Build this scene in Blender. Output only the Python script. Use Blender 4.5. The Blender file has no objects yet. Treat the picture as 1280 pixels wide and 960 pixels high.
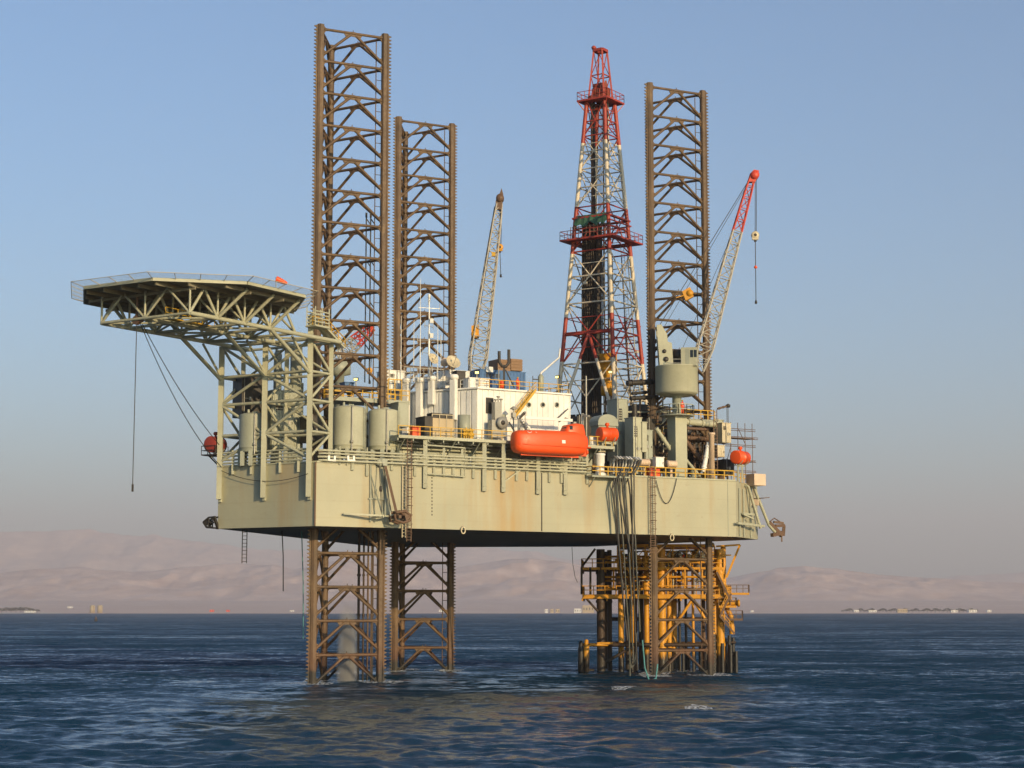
import bpy, math, random
import numpy as np
from mathutils import Vector as Vc
random.seed(7)
rng = np.random.default_rng(11)
R = math.radians
sc = bpy.context.scene
COL = sc.collection

# ------------------------------------------------------------------ camera model of the photograph (1280 x 960)
F, CX, CY, HZ, CAMH = 2306.0, 640.0, 480.0, 763.3, 8.7
PITCH = math.atan((HZ - CY) / F)
CP, SP = math.cos(PITCH), math.sin(PITCH)
CAM = Vc((0, 0, CAMH))
def ray(px, py):
    dx, dy = (px - CX) / F, (CY - py) / F
    return Vc((dx, CP - dy * SP, SP + dy * CP))
def at(px, py, Y):
    d = ray(px, py); return CAM + d * (Y / d.y)
def on_z(px, py, z):
    d = ray(px, py); return CAM + d * ((z - CAMH) / d.z)
def zy(py, Y): return at(CX, py, Y).z
def proj(p):
    q = p - CAM
    fw = q.y * CP + q.z * SP; up = -q.y * SP + q.z * CP
    return CX + F * q.x / fw, CY - F * up / fw

# ------------------------------------------------------------------ mesh builder
def frame(d):
    d = d.normalized()
    h = Vc((0, 0, 1)) if abs(d.z) < 0.95 else Vc((1, 0, 0))
    a = d.cross(h).normalized(); b = d.cross(a).normalized()
    return d, a, b
class MB:
    def __init__(s): s.v, s.f, s.m, s.mi, s.sm = [], [], [], 0, []
    def add(s, vs, fs, smooth=False):
        o = len(s.v); s.v += [tuple(x) for x in vs]
        for f in fs: s.f.append([i + o for i in f]); s.m.append(s.mi); s.sm.append(smooth)
        return s
    def box8(s, p):
        return s.add(p, [(0,3,2,1),(4,5,6,7),(0,1,5,4),(1,2,6,5),(2,3,7,6),(3,0,4,7)])
    def box(s, c, ex, ey, ez):            # centre, three half-extent vectors
        c, ex, ey, ez = Vc(c), Vc(ex), Vc(ey), Vc(ez)
        return s.box8([c-ex-ey-ez, c+ex-ey-ez, c+ex+ey-ez, c-ex+ey-ez, c-ex-ey+ez, c+ex-ey+ez, c+ex+ey+ez, c-ex+ey+ez])
    def bar(s, a, b, w, h=None):          # square bar
        a, b = Vc(a), Vc(b); h = w if h is None else h
        d, x, y = frame(b - a)
        return s.box((a + b) / 2, x * w / 2, y * h / 2, (b - a) / 2)
    def tube(s, a, b, r, n=8, r2=None, caps=True):
        a, b = Vc(a), Vc(b); r2 = r if r2 is None else r2
        d, x, y = frame(b - a)
        vs = []
        for p, rr in ((a, r), (b, r2)):
            for k in range(n):
                t = 2 * math.pi * k / n
                vs.append(p + x * math.cos(t) * rr + y * math.sin(t) * rr)
        s.add(vs, [(k, (k+1) % n, n + (k+1) % n, n + k) for k in range(n)], True)
        if caps:
            s.add(vs[:n], [tuple(range(n-1, -1, -1))]); s.add(vs[n:], [tuple(range(n))])
        return s
    def path(s, pts, r, n=6):
        pts = [Vc(p) for p in pts]; vs = []
        px = None
        for i, p in enumerate(pts):
            d = (pts[min(i+1, len(pts)-1)] - pts[max(i-1, 0)]).normalized()
            if px is None: _, px, _ = frame(d)
            px = (px - d * px.dot(d)).normalized(); y = d.cross(px)
            for k in range(n):
                t = 2 * math.pi * k / n
                vs.append(p + px * math.cos(t) * r + y * math.sin(t) * r)
        m = len(pts)
        fs = [(i*n+k, i*n+(k+1) % n, (i+1)*n+(k+1) % n, (i+1)*n+k) for i in range(m-1) for k in range(n)]
        s.add(vs, fs, True)
        s.add(vs[:n], [tuple(range(n-1, -1, -1))]); s.add(vs[-n:], [tuple(range(n))])
        return s
    def lathe(s, c, prof, n=24, axis=Vc((0, 0, 1))):
        c = Vc(c); d, x, y = frame(Vc(axis)); vs = []
        for (r, z) in prof:
            for k in range(n):
                t = 2 * math.pi * k / n
                vs.append(c + d * z + x * math.cos(t) * max(r, 1e-3) + y * math.sin(t) * max(r, 1e-3))
        m = len(prof)
        fs = [(i*n+k, i*n+(k+1) % n, (i+1)*n+(k+1) % n, (i+1)*n+k) for i in range(m-1) for k in range(n)]
        s.add(vs, fs, True)
        s.add(vs[:n], [tuple(range(n-1, -1, -1))]); s.add(vs[-n:], [tuple(range(n))])
        return s
    def prism(s, poly, z0, z1):           # poly: xy list, counter-clockwise
        n = len(poly)
        vs = [(p[0], p[1], z0) for p in poly] + [(p[0], p[1], z1) for p in poly]
        s.add(vs, [tuple(range(n-1, -1, -1)), tuple(range(n, 2*n))] + [(k, (k+1) % n, n + (k+1) % n, n + k) for k in range(n)])
        return s
    def plate(s, pts, nrm, t):            # flat polygon with thickness
        nrm = Vc(nrm).normalized() * t / 2; n = len(pts)
        a = [Vc(p) - nrm for p in pts]; b = [Vc(p) + nrm for p in pts]
        return s.add(a + b, [tuple(range(n-1, -1, -1)), tuple(range(n, 2*n))] + [(k, (k+1) % n, n + (k+1) % n, n + k) for k in range(n)])

WL = {}
def wloc(o): return WL.get(o.name, Vc((0, 0, 0))) if o else Vc((0, 0, 0))
def obj(name, mb, mats, parent=None, bevel=0):
    me = bpy.data.meshes.new(name)
    b = wloc(parent)
    me.from_pydata([(x - b.x, y - b.y, z - b.z) for x, y, z in mb.v], [], mb.f)
    for m in (mats if isinstance(mats, (list, tuple)) else [mats]): me.materials.append(m)
    me.polygons.foreach_set('material_index', mb.m)
    me.polygons.foreach_set('use_smooth', mb.sm)
    me.update()
    o = bpy.data.objects.new(name, me); COL.objects.link(o)
    if parent: o.parent = parent
    WL[o.name] = b
    if bevel:
        md = o.modifiers.new('bevel', 'BEVEL'); md.width = bevel; md.segments = 2; md.limit_method = 'ANGLE'
    return o
def tag(o, label=None, cat=None, group=None, kind=None):
    for k, v in (('label', label), ('category', cat), ('group', group), ('kind', kind)):
        if v: o[k] = v
    return o
def thing(name, loc, label, cat, group=None):
    o = bpy.data.objects.new(name, None); COL.objects.link(o)
    o.empty_display_size = .5; o.location = loc; WL[o.name] = Vc(loc)
    return tag(o, label, cat, group)
def single(name, mb, mat, label, cat, group=None):
    return tag(obj(name, mb, mat), label, cat, group)
def copy_tree(o, parent=None):
    c = o.copy(); COL.objects.link(c); WL[c.name] = wloc(o)
    if parent: c.parent = parent
    for ch in list(o.children): copy_tree(ch, c)
    return c
def dup(root, loc, label=None):
    c = copy_tree(root); c.location = loc; WL[c.name] = Vc(loc)
    if label: c['label'] = label
    return c

# ------------------------------------------------------------------ materials
def nodes(name):
    m = bpy.data.materials.new(name); m.use_nodes = True
    nt = m.node_tree; bs = nt.nodes['Principled BSDF']
    return m, nt, bs
def N(nt, t, **kw):
    n = nt.nodes.new(t)
    for k, v in kw.items():
        if k in n.inputs: n.inputs[k].default_value = v
        else: setattr(n, k, v)
    return n
def mixc(nt, fac, a, b, mode='MIX'):
    n = nt.nodes.new('ShaderNodeMix'); n.data_type = 'RGBA'; n.blend_type = mode
    for s, v in ((n.inputs[0], fac), (n.inputs[6], a), (n.inputs[7], b)):
        if hasattr(v, 'is_output'): nt.links.new(v, s)
        else: s.default_value = v if not isinstance(v, tuple) or len(v) == 4 else (*v, 1)
    return n.outputs[2]
def ramp(nt, src, stops):
    n = nt.nodes.new('ShaderNodeValToRGB'); e = n.color_ramp.elements
    while len(e) < len(stops): e.new(.5)
    for k, (p, c) in enumerate(stops):
        e[k].position = p; e[k].color = (c, c, c, 1) if not isinstance(c, tuple) else (*c, 1)
    nt.links.new(src, n.inputs[0]); return n.outputs[0]
def noise(nt, co, scale, detail=5, sx=1, sy=1, sz=1, rough=.55):
    mp = N(nt, 'ShaderNodeMapping'); mp.inputs['Scale'].default_value = (sx, sy, sz)
    nt.links.new(co, mp.inputs[0])
    n = N(nt, 'ShaderNodeTexNoise', Scale=scale, Detail=detail, Roughness=rough)
    nt.links.new(mp.outputs[0], n.inputs['Vector']); return n.outputs[0]
RUST = (.13, .048, .018)
def paint(name, rgb, rough=.55, dirt=.35, rust=.25, streak=.3, metal=0.0, var=.12, emit=None, sc_=1.0, wet=False):
    rgb = tuple(x * .83 for x in rgb)
    m, nt, bs = nodes(name)
    tc = N(nt, 'ShaderNodeNewGeometry'); co = tc.outputs['Position']
    big = noise(nt, co, .35 * sc_, 4)
    fine = noise(nt, co, 3.5 * sc_, 6)
    st = noise(nt, co, 1.6 * sc_, 5, 1, 1, .12)
    c = mixc(nt, ramp(nt, big, [(.3, 0), (.75, 1)]), tuple(x * (1 - var) for x in rgb), tuple(min(1, x * (1 + var)) for x in rgb))
    if dirt:
        f = ramp(nt, fine, [(.5, 0), (.8, dirt)])
        c = mixc(nt, f, c, tuple(x * .45 + .01 for x in rgb))
    if streak:
        f = ramp(nt, st, [(.55, 0), (.8, streak)])
        c = mixc(nt, f, c, tuple(x * .55 + y * .35 for x, y in zip(rgb, RUST)))
    if rust:
        sp = noise(nt, co, 1.1 * sc_, 8, 1, 1, .6, .7)
        f = ramp(nt, sp, [(.6, 0), (.72, rust)])
        c = mixc(nt, f, c, RUST)
    if wet:
        sep = N(nt, 'ShaderNodeSeparateXYZ'); nt.links.new(co, sep.inputs[0])
        wob = N(nt, 'ShaderNodeMath', operation='MULTIPLY_ADD'); nt.links.new(st, wob.inputs[0]); wob.inputs[1].default_value = -4.0; nt.links.new(sep.outputs[2], wob.inputs[2])
        f = ramp(nt, wob.outputs[0], [(0, 1.0), (.9, 0)])
        c = mixc(nt, f, c, (.022, .017, .013))
    nt.links.new(c, bs.inputs['Base Color'])
    bs.inputs['Metallic'].default_value = metal
    rr = ramp(nt, fine, [(.2, max(.05, rough - .12)), (.8, min(1, rough + .15))])
    nt.links.new(rr, bs.inputs['Roughness'])
    bp = N(nt, 'ShaderNodeBump', Strength=.25, Distance=.02); nt.links.new(fine, bp.inputs['Height'])
    nt.links.new(bp.outputs[0], bs.inputs['Normal'])
    if emit:
        bs.inputs['Emission Color'].default_value = (*emit[0], 1); bs.inputs['Emission Strength'].default_value = emit[1]
    return m
M = {}
M['leg'] = paint('weathered leg steel', (.108, .066, .036), .62, .35, .5, .45, wet=True)
def leg_paint():
    m = paint('weathered leg steel', (.135, .082, .042), .62, .35, .5, .45, wet=True, var=.3); nt = m.node_tree; bs = nt.nodes['Principled BSDF']
    src = bs.inputs['Base Color'].links[0].from_socket; g = N(nt, 'ShaderNodeNewGeometry'); co = g.outputs['Position']
    c = mixc(nt, ramp(nt, noise(nt, co, .45, 6, 1, 1, .45, .65), [(.46, 0), (.66, .7)]), src, (.055, .036, .022))
    c = mixc(nt, ramp(nt, noise(nt, co, .9, 6, 1, 1, .3, .65), [(.55, 0), (.72, .6)]), c, (.23, .145, .065))
    sep = N(nt, 'ShaderNodeSeparateXYZ'); nt.links.new(co, sep.inputs[0]); mr = N(nt, 'ShaderNodeMapRange'); nt.links.new(sep.outputs[2], mr.inputs[0])
    for i_, v_ in ((1, 8.5), (2, 2.0), (3, 0.0), (4, .55)): mr.inputs[i_].default_value = v_
    nz = N(nt, 'ShaderNodeMath', operation='MULTIPLY'); nt.links.new(mr.outputs[0], nz.inputs[0]); nt.links.new(ramp(nt, noise(nt, co, .5, 5, 1, 1, .4), [(.35, .2), (.6, 1)]), nz.inputs[1])
    c = mixc(nt, nz.outputs[0], c, (.12, .045, .02))
    wob = N(nt, 'ShaderNodeMath', operation='MULTIPLY_ADD'); nt.links.new(noise(nt, co, 1.3, 4), wob.inputs[0]); wob.inputs[1].default_value = -2.2; nt.links.new(sep.outputs[2], wob.inputs[2])
    c = mixc(nt, ramp(nt, wob.outputs[0], [(0, 1.0), (.7, 0)]), c, (.02, .017, .013))
    nt.links.new(c, bs.inputs['Base Color']); return m
M['leg'] = leg_paint()
M['sage'] = paint('sage paint', (.46, .46, .335), .5, .2, .15, .25)
M['sage2'] = paint('grey green paint', (.36, .38, .30), .5, .25, .15, .25)
M['white'] = paint('white paint', (.88, .87, .82), .45, .2, .12, .25)
M['cream'] = paint('cream paint', (.60, .52, .36), .5, .25, .1, .2)
M['yellow'] = paint('yellow rail paint', (.62, .36, .02), .45, .3, .15, .2)
M['well'] = paint('wellhead yellow paint', (.68, .31, .010), .5, .35, .35, .4, wet=True)
M['well_dark'] = paint('dark steel and painted shade', (.055, .032, .018), .6, .4, .5, .4, wet=True)  # dark steel; on the platform's left side it holds the hull's shade as colour
M['orange'] = paint('lifeboat orange', (.90, .098, .010), .45, .06, 0, .08, var=.05)
M['red'] = paint('red derrick paint', (.40, .050, .028), .5, .3, .2, .2)
M['dwhite'] = paint('white derrick paint', (.74, .65, .50), .5, .3, .4, .3)
M['blue'] = paint('blue container paint', (.045, .14, .33), .45, .2, .12, .2)
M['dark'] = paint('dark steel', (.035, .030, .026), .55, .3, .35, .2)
M['brown'] = paint('brown primer steel', (.15, .085, .05), .6, .35, .45, .3)
M['steel'] = paint('galvanised steel', (.38, .37, .33), .42, .3, .2, .2, metal=.3)
M['boom'] = paint('grey boom paint', (.45, .42, .36), .5, .3, .3, .2)
M['red_boom'] = paint('red boom paint', (.62, .06, .03), .5, .2, .2, .2)
M['rubber'] = paint('black rubber hose', (.022, .021, .020), .5, .3, 0, .1)
M['hose_grey'] = paint('grey hose', (.075, .08, .065), .5, .3, .1, .2)
M['teal'] = paint('teal rope', (.09, .30, .32), .7, .3, 0, 0)
M['green'] = paint('green tarpaulin', (.045, .13, .075), .75, .3, 0, .2)
M['pipe'] = paint('racked drill pipe', (.042, .030, .022), .45, .3, .5, .3, metal=.4)
M['timber'] = paint('brown crates', (.27, .16, .085), .7, .3, .1, .2)
M['glass'] = paint('dark window glass', (.02, .025, .03), .08, .1, 0, 0)
M['pink'] = paint('peach paint', (.72, .55, .40), .5, .2, .15, .2)
M['net'] = paint('safety net steel', (.42, .41, .38), .5, .2, .1, .1)
M['lamp'] = paint('lit floodlight lens', (.8, .75, .3), .3, 0, 0, 0, emit=((1.0, .86, .25), 2.2))
M['tan'] = paint('tan wall', (.55, .44, .28), .8, .1, 0, .1)
# ------------------------------------------------------------------ render settings, camera, light, sky
sc.render.engine = 'CYCLES'
sc.cycles.max_bounces = 6; sc.cycles.diffuse_bounces = 2; sc.cycles.glossy_bounces = 3
sc.cycles.transparent_max_bounces = 8; sc.cycles.volume_bounces = 0
sc.cycles.use_denoising = True
sc.cycles.sample_clamp_indirect = 4
sc.view_settings.view_transform = 'Standard'; sc.view_settings.look = 'None'
sc.view_settings.gamma = 1; sc.view_settings.exposure = EXPOSURE = 0.0
cam = bpy.data.cameras.new('camera'); co_ = bpy.data.objects.new('camera', cam); COL.objects.link(co_)
co_.location = CAM; co_.rotation_euler = (math.pi / 2 + PITCH, 0, 0)
cam.sensor_width = 36; cam.lens = 36 * F / 1280; cam.clip_start = .5; cam.clip_end = 60000
sc.camera = co_

SUN_AZ, SUN_EL = R(34), R(13.5)             # azimuth measured from straight behind the camera towards its right
sv = Vc((math.sin(SUN_AZ) * math.cos(SUN_EL), -math.cos(SUN_AZ) * math.cos(SUN_EL), math.sin(SUN_EL)))
sl = bpy.data.lights.new('sun', 'SUN'); sl.energy = 4.9; sl.angle = R(.5); sl.color = (1.0, .74, .41)
so = bpy.data.objects.new('sun', sl); COL.objects.link(so)
so.rotation_euler = sv.to_track_quat('Z', 'Y').to_euler(); so.location = (60, -60, 120)

w = bpy.data.worlds.new('World'); sc.world = w; w.use_nodes = True
nt = w.node_tree; bg = nt.nodes['Background']
sky = nt.nodes.new('ShaderNodeTexSky'); sky.sky_type = 'NISHITA'; sky.sun_disc = False
sky.sun_elevation = SUN_EL; sky.sun_rotation = math.atan2(sv.x, sv.y)
sky.air_density = 1.0; sky.dust_density = 1.4; sky.ozone_density = 2.2; sky.altitude = 0
tint = mixc(nt, 1.0, sky.outputs[0], (.94, 1.18, 1.37), 'MULTIPLY')
nt.links.new(tint, bg.inputs[0]); bg.inputs[1].default_value = .13

# ------------------------------------------------------------------ sea
rw = np.random.default_rng(5)
NW = 130
lam = np.exp(rw.uniform(np.log(.6), np.log(18), NW))
ang = R(250) + rw.normal(0, .62, NW)
kx, ky = np.cos(ang) * 2 * np.pi / lam, np.sin(ang) * 2 * np.pi / lam
amp = .0086 * lam ** .78 * np.exp(-(lam / 13) ** 2) * rw.uniform(.5, 1.4, NW)
pha = rw.uniform(0, 2 * np.pi, NW)
def sea_h(x, y, spacing=None):
    h = np.zeros_like(x); ox = np.zeros_like(x); oy = np.zeros_like(x)
    gust = .72 + .3 * np.sin(x * .021 + 1.3 * np.sin(y * .013)) * np.sin(y * .011 + .8 + .7 * np.sin(x * .009))
    gust = gust * (.72 + .28 * np.clip(np.hypot((x + 5) / 36, (y - 160) / 105) * 1.4 - .9, 0, 1))
    for i in range(NW):
        a = amp[i] * gust
        if spacing is not None: a = a * np.clip(lam[i] / (2.2 * spacing) - .6, 0, 1)
        t = kx[i] * x + ky[i] * y + pha[i]
        h += a * np.cos(t)
        q = .75 / np.hypot(kx[i], ky[i])
        ox -= a * np.sin(t) * kx[i] * q; oy -= a * np.sin(t) * ky[i] * q
    return h, ox, oy
FP = 1845.0
ds = [62.0]
while ds[-1] < 5900: ds.append(ds[-1] + max(.16, min(ds[-1] ** 2 / (CAMH * FP) * .55, 260)))
ds = np.array(ds); ths = np.linspace(R(-21), R(21), 640)
DD, TT = np.meshgrid(ds, ths, indexing='ij')
X0, Y0 = DD * np.tan(TT), DD + 0 * TT
sp = np.maximum(np.gradient(ds)[:, None] + 0 * TT, DD * (ths[1] - ths[0]))
hh, ox, oy = sea_h(X0, Y0, sp)
fade = np.clip((5600 - DD) / 2000, 0, 1)
V = np.stack([X0 + ox * fade, Y0 + oy * fade, hh * fade], -1).reshape(-1, 3)
nr, nc = DD.shape
idx = np.arange(nr * nc).reshape(nr, nc)
Q = np.stack([idx[:-1, :-1], idx[:-1, 1:], idx[1:, 1:], idx[1:, :-1]], -1).reshape(-1, 4)
# calm outer skirt so that the sheet reaches past every side
S = [(-9000, -400, -.02), (9000, -400, -.02), (9000, 5900, -.02), (-9000, 5900, -.02)]
e0, e1 = 62 * math.tan(R(21)), 5900 * math.tan(R(21))
S += [(-e0, 62, -.02), (e0, 62, -.02), (e1, 5900, -.02), (-e1, 5900, -.02)]
b = len(V); V = np.vstack([V, np.array(S)])
Q = np.vstack([Q, np.array([[b, b+1, b+5, b+4], [b+1, b+2, b+6, b+5], [b+3, b, b+4, b+7]])])
me = bpy.data.meshes.new('sea')
me.vertices.add(len(V)); me.vertices.foreach_set('co', V.astype(np.float32).ravel())
me.loops.add(Q.size); me.loops.foreach_set('vertex_index', Q.astype(np.int32).ravel())
me.polygons.add(len(Q)); me.polygons.foreach_set('loop_start', np.arange(0, Q.size, 4, dtype=np.int32))
me.polygons.foreach_set('loop_total', np.full(len(Q), 4, dtype=np.int32))
me.polygons.foreach_set('use_smooth', np.ones(len(Q), dtype=bool)); me.update(); me.validate()
sea = bpy.data.objects.new('sea', me); COL.objects.link(sea); tag(sea, kind='structure')
m, nt, bs = nodes('sea water')
g = N(nt, 'ShaderNodeNewGeometry')
bs.inputs['Base Color'].default_value = (.004, .026, .052, 1)
bs.inputs['Roughness'].default_value = .2; bs.inputs['Specular IOR Level'].default_value = .5; bs.inputs['IOR'].default_value = 1.333
def ncol(scale, detail, sx, sy, rough):
    mp = N(nt, 'ShaderNodeMapping'); mp.inputs['Scale'].default_value = (sx, sy, 0)
    nt.links.new(g.outputs['Position'], mp.inputs[0])
    n = N(nt, 'ShaderNodeTexNoise', Scale=scale, Detail=detail, Roughness=rough)
    nt.links.new(mp.outputs[0], n.inputs['Vector'])
    v = N(nt, 'ShaderNodeVectorMath', operation='SUBTRACT'); nt.links.new(n.outputs['Color'], v.inputs[0]); v.inputs[1].default_value = (.5, .5, .5)
    return v.outputs[0]
def vscale(v, k):
    n = N(nt, 'ShaderNodeVectorMath', operation='MULTIPLY'); nt.links.new(v, n.inputs[0])
    if isinstance(k, tuple): n.inputs[1].default_value = k
    else: nt.links.new(k, n.inputs[1])
    return n.outputs[0]
def vadd(a, b_):
    n = N(nt, 'ShaderNodeVectorMath', operation='ADD'); nt.links.new(a, n.inputs[0]); nt.links.new(b_, n.inputs[1]); return n.outputs[0]
# small wind waves as slopes: ripples and chop, calmer and rougher in gusts
gust = ramp(nt, noise(nt, g.outputs['Position'], .011, 4, .45, 1, 0, .6), [(.3, .55), (.7, 1.25)])
slopes = vadd(vscale(ncol(.045, 5, .30, 1, .62), (.1, .95, 0)), vadd(vscale(ncol(1.1, 5, .8, 1, .65), (1.3, 1.3, 0)), vscale(ncol(.24, 4, .6, 1, .55), (.95, .95, 0))))
# calmer water in the lee of the rig
vd_ = N(nt, 'ShaderNodeVectorMath', operation='SUBTRACT'); nt.links.new(g.outputs['Position'], vd_.inputs[0]); vd_.inputs[1].default_value = (-5, 160, 0)
vm_ = N(nt, 'ShaderNodeVectorMath', operation='MULTIPLY'); nt.links.new(vd_.outputs[0], vm_.inputs[0]); vm_.inputs[1].default_value = (1 / 36, 1 / 105, 0)
vl_ = N(nt, 'ShaderNodeVectorMath', operation='LENGTH'); nt.links.new(vm_.outputs[0], vl_.inputs[0])
wb_ = N(nt, 'ShaderNodeMath', operation='MULTIPLY_ADD'); nt.links.new(noise(nt, g.outputs['Position'], .04, 4), wb_.inputs[0]); wb_.inputs[1].default_value = .9; nt.links.new(vl_.outputs['Value'], wb_.inputs[2])
lee = ramp(nt, wb_.outputs[0], [(0, .25), (.5, .25), (1, 1)])
mb_ = N(nt, 'ShaderNodeMapRange'); nt.links.new(wb_.outputs[0], mb_.inputs[0])
for i_, v_ in ((1, 1.15), (2, 1.85), (3, .40), (4, 1.08)): mb_.inputs[i_].default_value = v_
mr_ = N(nt, 'ShaderNodeMapRange'); nt.links.new(wb_.outputs[0], mr_.inputs[0])
for i_, v_ in ((1, 1.15), (2, 1.85), (3, .62), (4, 1.15)): mr_.inputs[i_].default_value = v_
gust = N(nt, 'ShaderNodeMath', operation='MULTIPLY'); nt.links.new(mr_.outputs[0], gust.inputs[0]); gl_ = ramp(nt, noise(nt, g.outputs['Position'], .011, 4, .45, 1, 0, .6), [(.3, .6), (.7, 1.3)]); nt.links.new(gl_, gust.inputs[1]); gust = gust.outputs[0]
slopes = vadd(vscale(slopes, gust), vscale(mb_.outputs[0], (0, -.36, 0)))
nn = N(nt, 'ShaderNodeVectorMath', operation='NORMALIZE'); nt.links.new(vadd(g.outputs['Normal'], slopes), nn.inputs[0])
nt.links.new(nn.outputs[0], bs.inputs['Normal'])
me.materials.append(m)
sea_mat = m

# ------------------------------------------------------------------ far shore and desert hills
def vn(x, seed):                             # smooth 1-D value noise
    r_ = np.random.default_rng(seed); t = r_.uniform(-1, 1, 4096)
    i = np.floor(x).astype(int); f = x - i; f = f * f * (3 - 2 * f)
    return t[i % 4096] * (1 - f) + t[(i + 1) % 4096] * f
def vn2(x, y, seed):
    r_ = np.random.default_rng(seed); t = r_.uniform(-1, 1, (256, 256))
    i, j = np.floor(x).astype(int), np.floor(y).astype(int); f, g_ = x - i, y - j
    f = f*f*(3-2*f); g_ = g_*g_*(3-2*g_)
    T = lambda a, b_: t[a % 256, b_ % 256]
    return (T(i, j)*(1-f)+T(i+1, j)*f)*(1-g_) + (T(i, j+1)*(1-f)+T(i+1, j+1)*f)*g_
def fbm(x, y, seed, o=7):
    s_ = 0; a = 1.0
    for k in range(o): s_ = s_ + a * vn2(x * 2**k, y * 2**k, seed + k); a *= .52
    return s_
def hills(name, d0, d1, prof, seed, rough, mat, nrow=90, ncol=760):
    pxs = np.linspace(-420, 1700, ncol); q = np.linspace(0, 1, nrow)
    P, QQ = np.meshgrid(pxs, q); D = d0 + (d1 - d0) * QQ
    crest = np.interp(P, [p for p, _ in prof], [y for _, y in prof])
    dc = d0 + (d1 - d0) * .55
    top = np.maximum((766.5 - crest) / F * dc * 1.015 + CAMH, 0)
    X = (P - CX) / F * D * 1.01
    shape = np.clip(QQ / .55, 0, 1) ** 1.25 * np.clip((1 - QQ) / .3, 0, 1) ** .5
    n = fbm(X / (d0 * .06) + 31, D / (d0 * .05), seed); rid = 1 - np.abs(fbm(X / (d0 * .035) + 7, D / (d0 * .06), seed + 20))
    Z = top * shape * (1 + rough * .35 * n * np.sin(np.pi * np.clip(QQ / .55, 0, 1)) ) + top * shape * rough * .3 * (rid - .75) * (1 - np.clip((QQ - .45) / .1, 0, 1) * .5)
    Z = np.maximum(Z, 0) + 1.2
    Z[0] = -2
    V = np.stack([X, D, Z], -1).reshape(-1, 3); ix = np.arange(V.shape[0]).reshape(P.shape)
    Q_ = np.stack([ix[:-1, :-1], ix[:-1, 1:], ix[1:, 1:], ix[1:, :-1]], -1).reshape(-1, 4)
    me = bpy.data.meshes.new(name); me.from_pydata(V.tolist(), [], Q_.tolist()); me.update()
    me.polygons.foreach_set('use_smooth', np.ones(len(Q_), dtype=bool)); me.materials.append(mat)
    o = bpy.data.objects.new(name, me); COL.objects.link(o); tag(o, kind='structure'); return o
def desert(name, a, b_):
    m, nt, bs = nodes(name); g = N(nt, 'ShaderNodeNewGeometry')
    n = noise(nt, g.outputs['Position'], .0035, 8, 1, 1, 3, .62)
    nt.links.new(mixc(nt, ramp(nt, n, [(.35, 0), (.65, 1)]), a, b_), bs.inputs['Base Color']); bs.inputs['Roughness'].default_value = .95
    return m
mh = desert('pink desert rock', (.50, .33, .26), (.76, .56, .46))
msand = desert('shore sand', (.56, .385, .30), (.68, .50, .40))
hills('hills', 13500, 18500, [(-420, 715), (0, 722), (60, 716), (110, 712), (170, 718), (230, 715), (300, 709), (370, 713), (430, 706), (500, 712), (560, 716), (610, 708), (640, 703), (700, 705), (740, 714), (800, 724), (900, 728), (935, 722), (965, 715), (1000, 713), (1040, 716), (1090, 722), (1150, 727), (1220, 731), (1290, 733), (1700, 735)], 3, .55, mh)
hills('mountains', 27000, 36000, [(-420, 680), (0, 672), (120, 668), (220, 676), (330, 692), (420, 694), (520, 690), (590, 686), (660, 694), (720, 702), (800, 712), (900, 738), (1000, 745), (1120, 735), (1190, 724), (1280, 720), (1700, 712)], 9, .4, mh)
# low coastal plain behind the beach
mb = MB(); XS = np.linspace(-3600, 3600, 130)
rows = [(5640, -1.0), (5680, 1.6), (6200, 6), (7500, 18), (9000, 34), (13900, 84)]
for y, z in rows:
    for x in XS: mb.v.append((x, y + 40 * math.sin(x / 310) * (y < 6000) + (x > 600) * 30, z + (1.2 * math.sin(x / 140) if z > 2 else 0)))
n_ = len(XS)
for r_ in range(len(rows) - 1):
    for c_ in range(n_ - 1): mb.f.append([r_*n_+c_, r_*n_+c_+1, (r_+1)*n_+c_+1, (r_+1)*n_+c_]); mb.m.append(0); mb.sm.append(True)
tag(obj('shore', mb, msand), kind='structure')

# ------------------------------------------------------------------ haze
mb = MB(); mb.box((0, 19000, 998), (21000, 0, 0), (0, 21500, 0), (0, 0, 1002))
hz = obj('haze', mb, []); tag(hz, kind='stuff')
m = bpy.data.materials.new('haze air'); m.use_nodes = True; nt = m.node_tree
nt.nodes.remove(nt.nodes['Principled BSDF'])
pv = nt.nodes.new('ShaderNodeVolumePrincipled')
pv.inputs['Color'].default_value = (.93, .89, .97, 1); pv.inputs['Density'].default_value = HAZE = 6e-5
pv.inputs['Anisotropy'].default_value = 0.0
nt.links.new(pv.outputs[0], nt.nodes['Material Output'].inputs['Volume'])
hz.data.materials.append(m)
# ================================================================== THE RIG
def v2(x, y): return Vc((x, y, 0))
A0 = at(394.5, 657.5, 217.3); ZB = A0.z; ZT = zy(577.6, 217.3)
A = v2(A0.x, A0.y)
U = v2(.857, .515).normalized(); Nn = v2(U.y, -U.x)          # along the long side, and outwards from it
B0 = on_z(920.6, 671.8, ZB)
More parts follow.
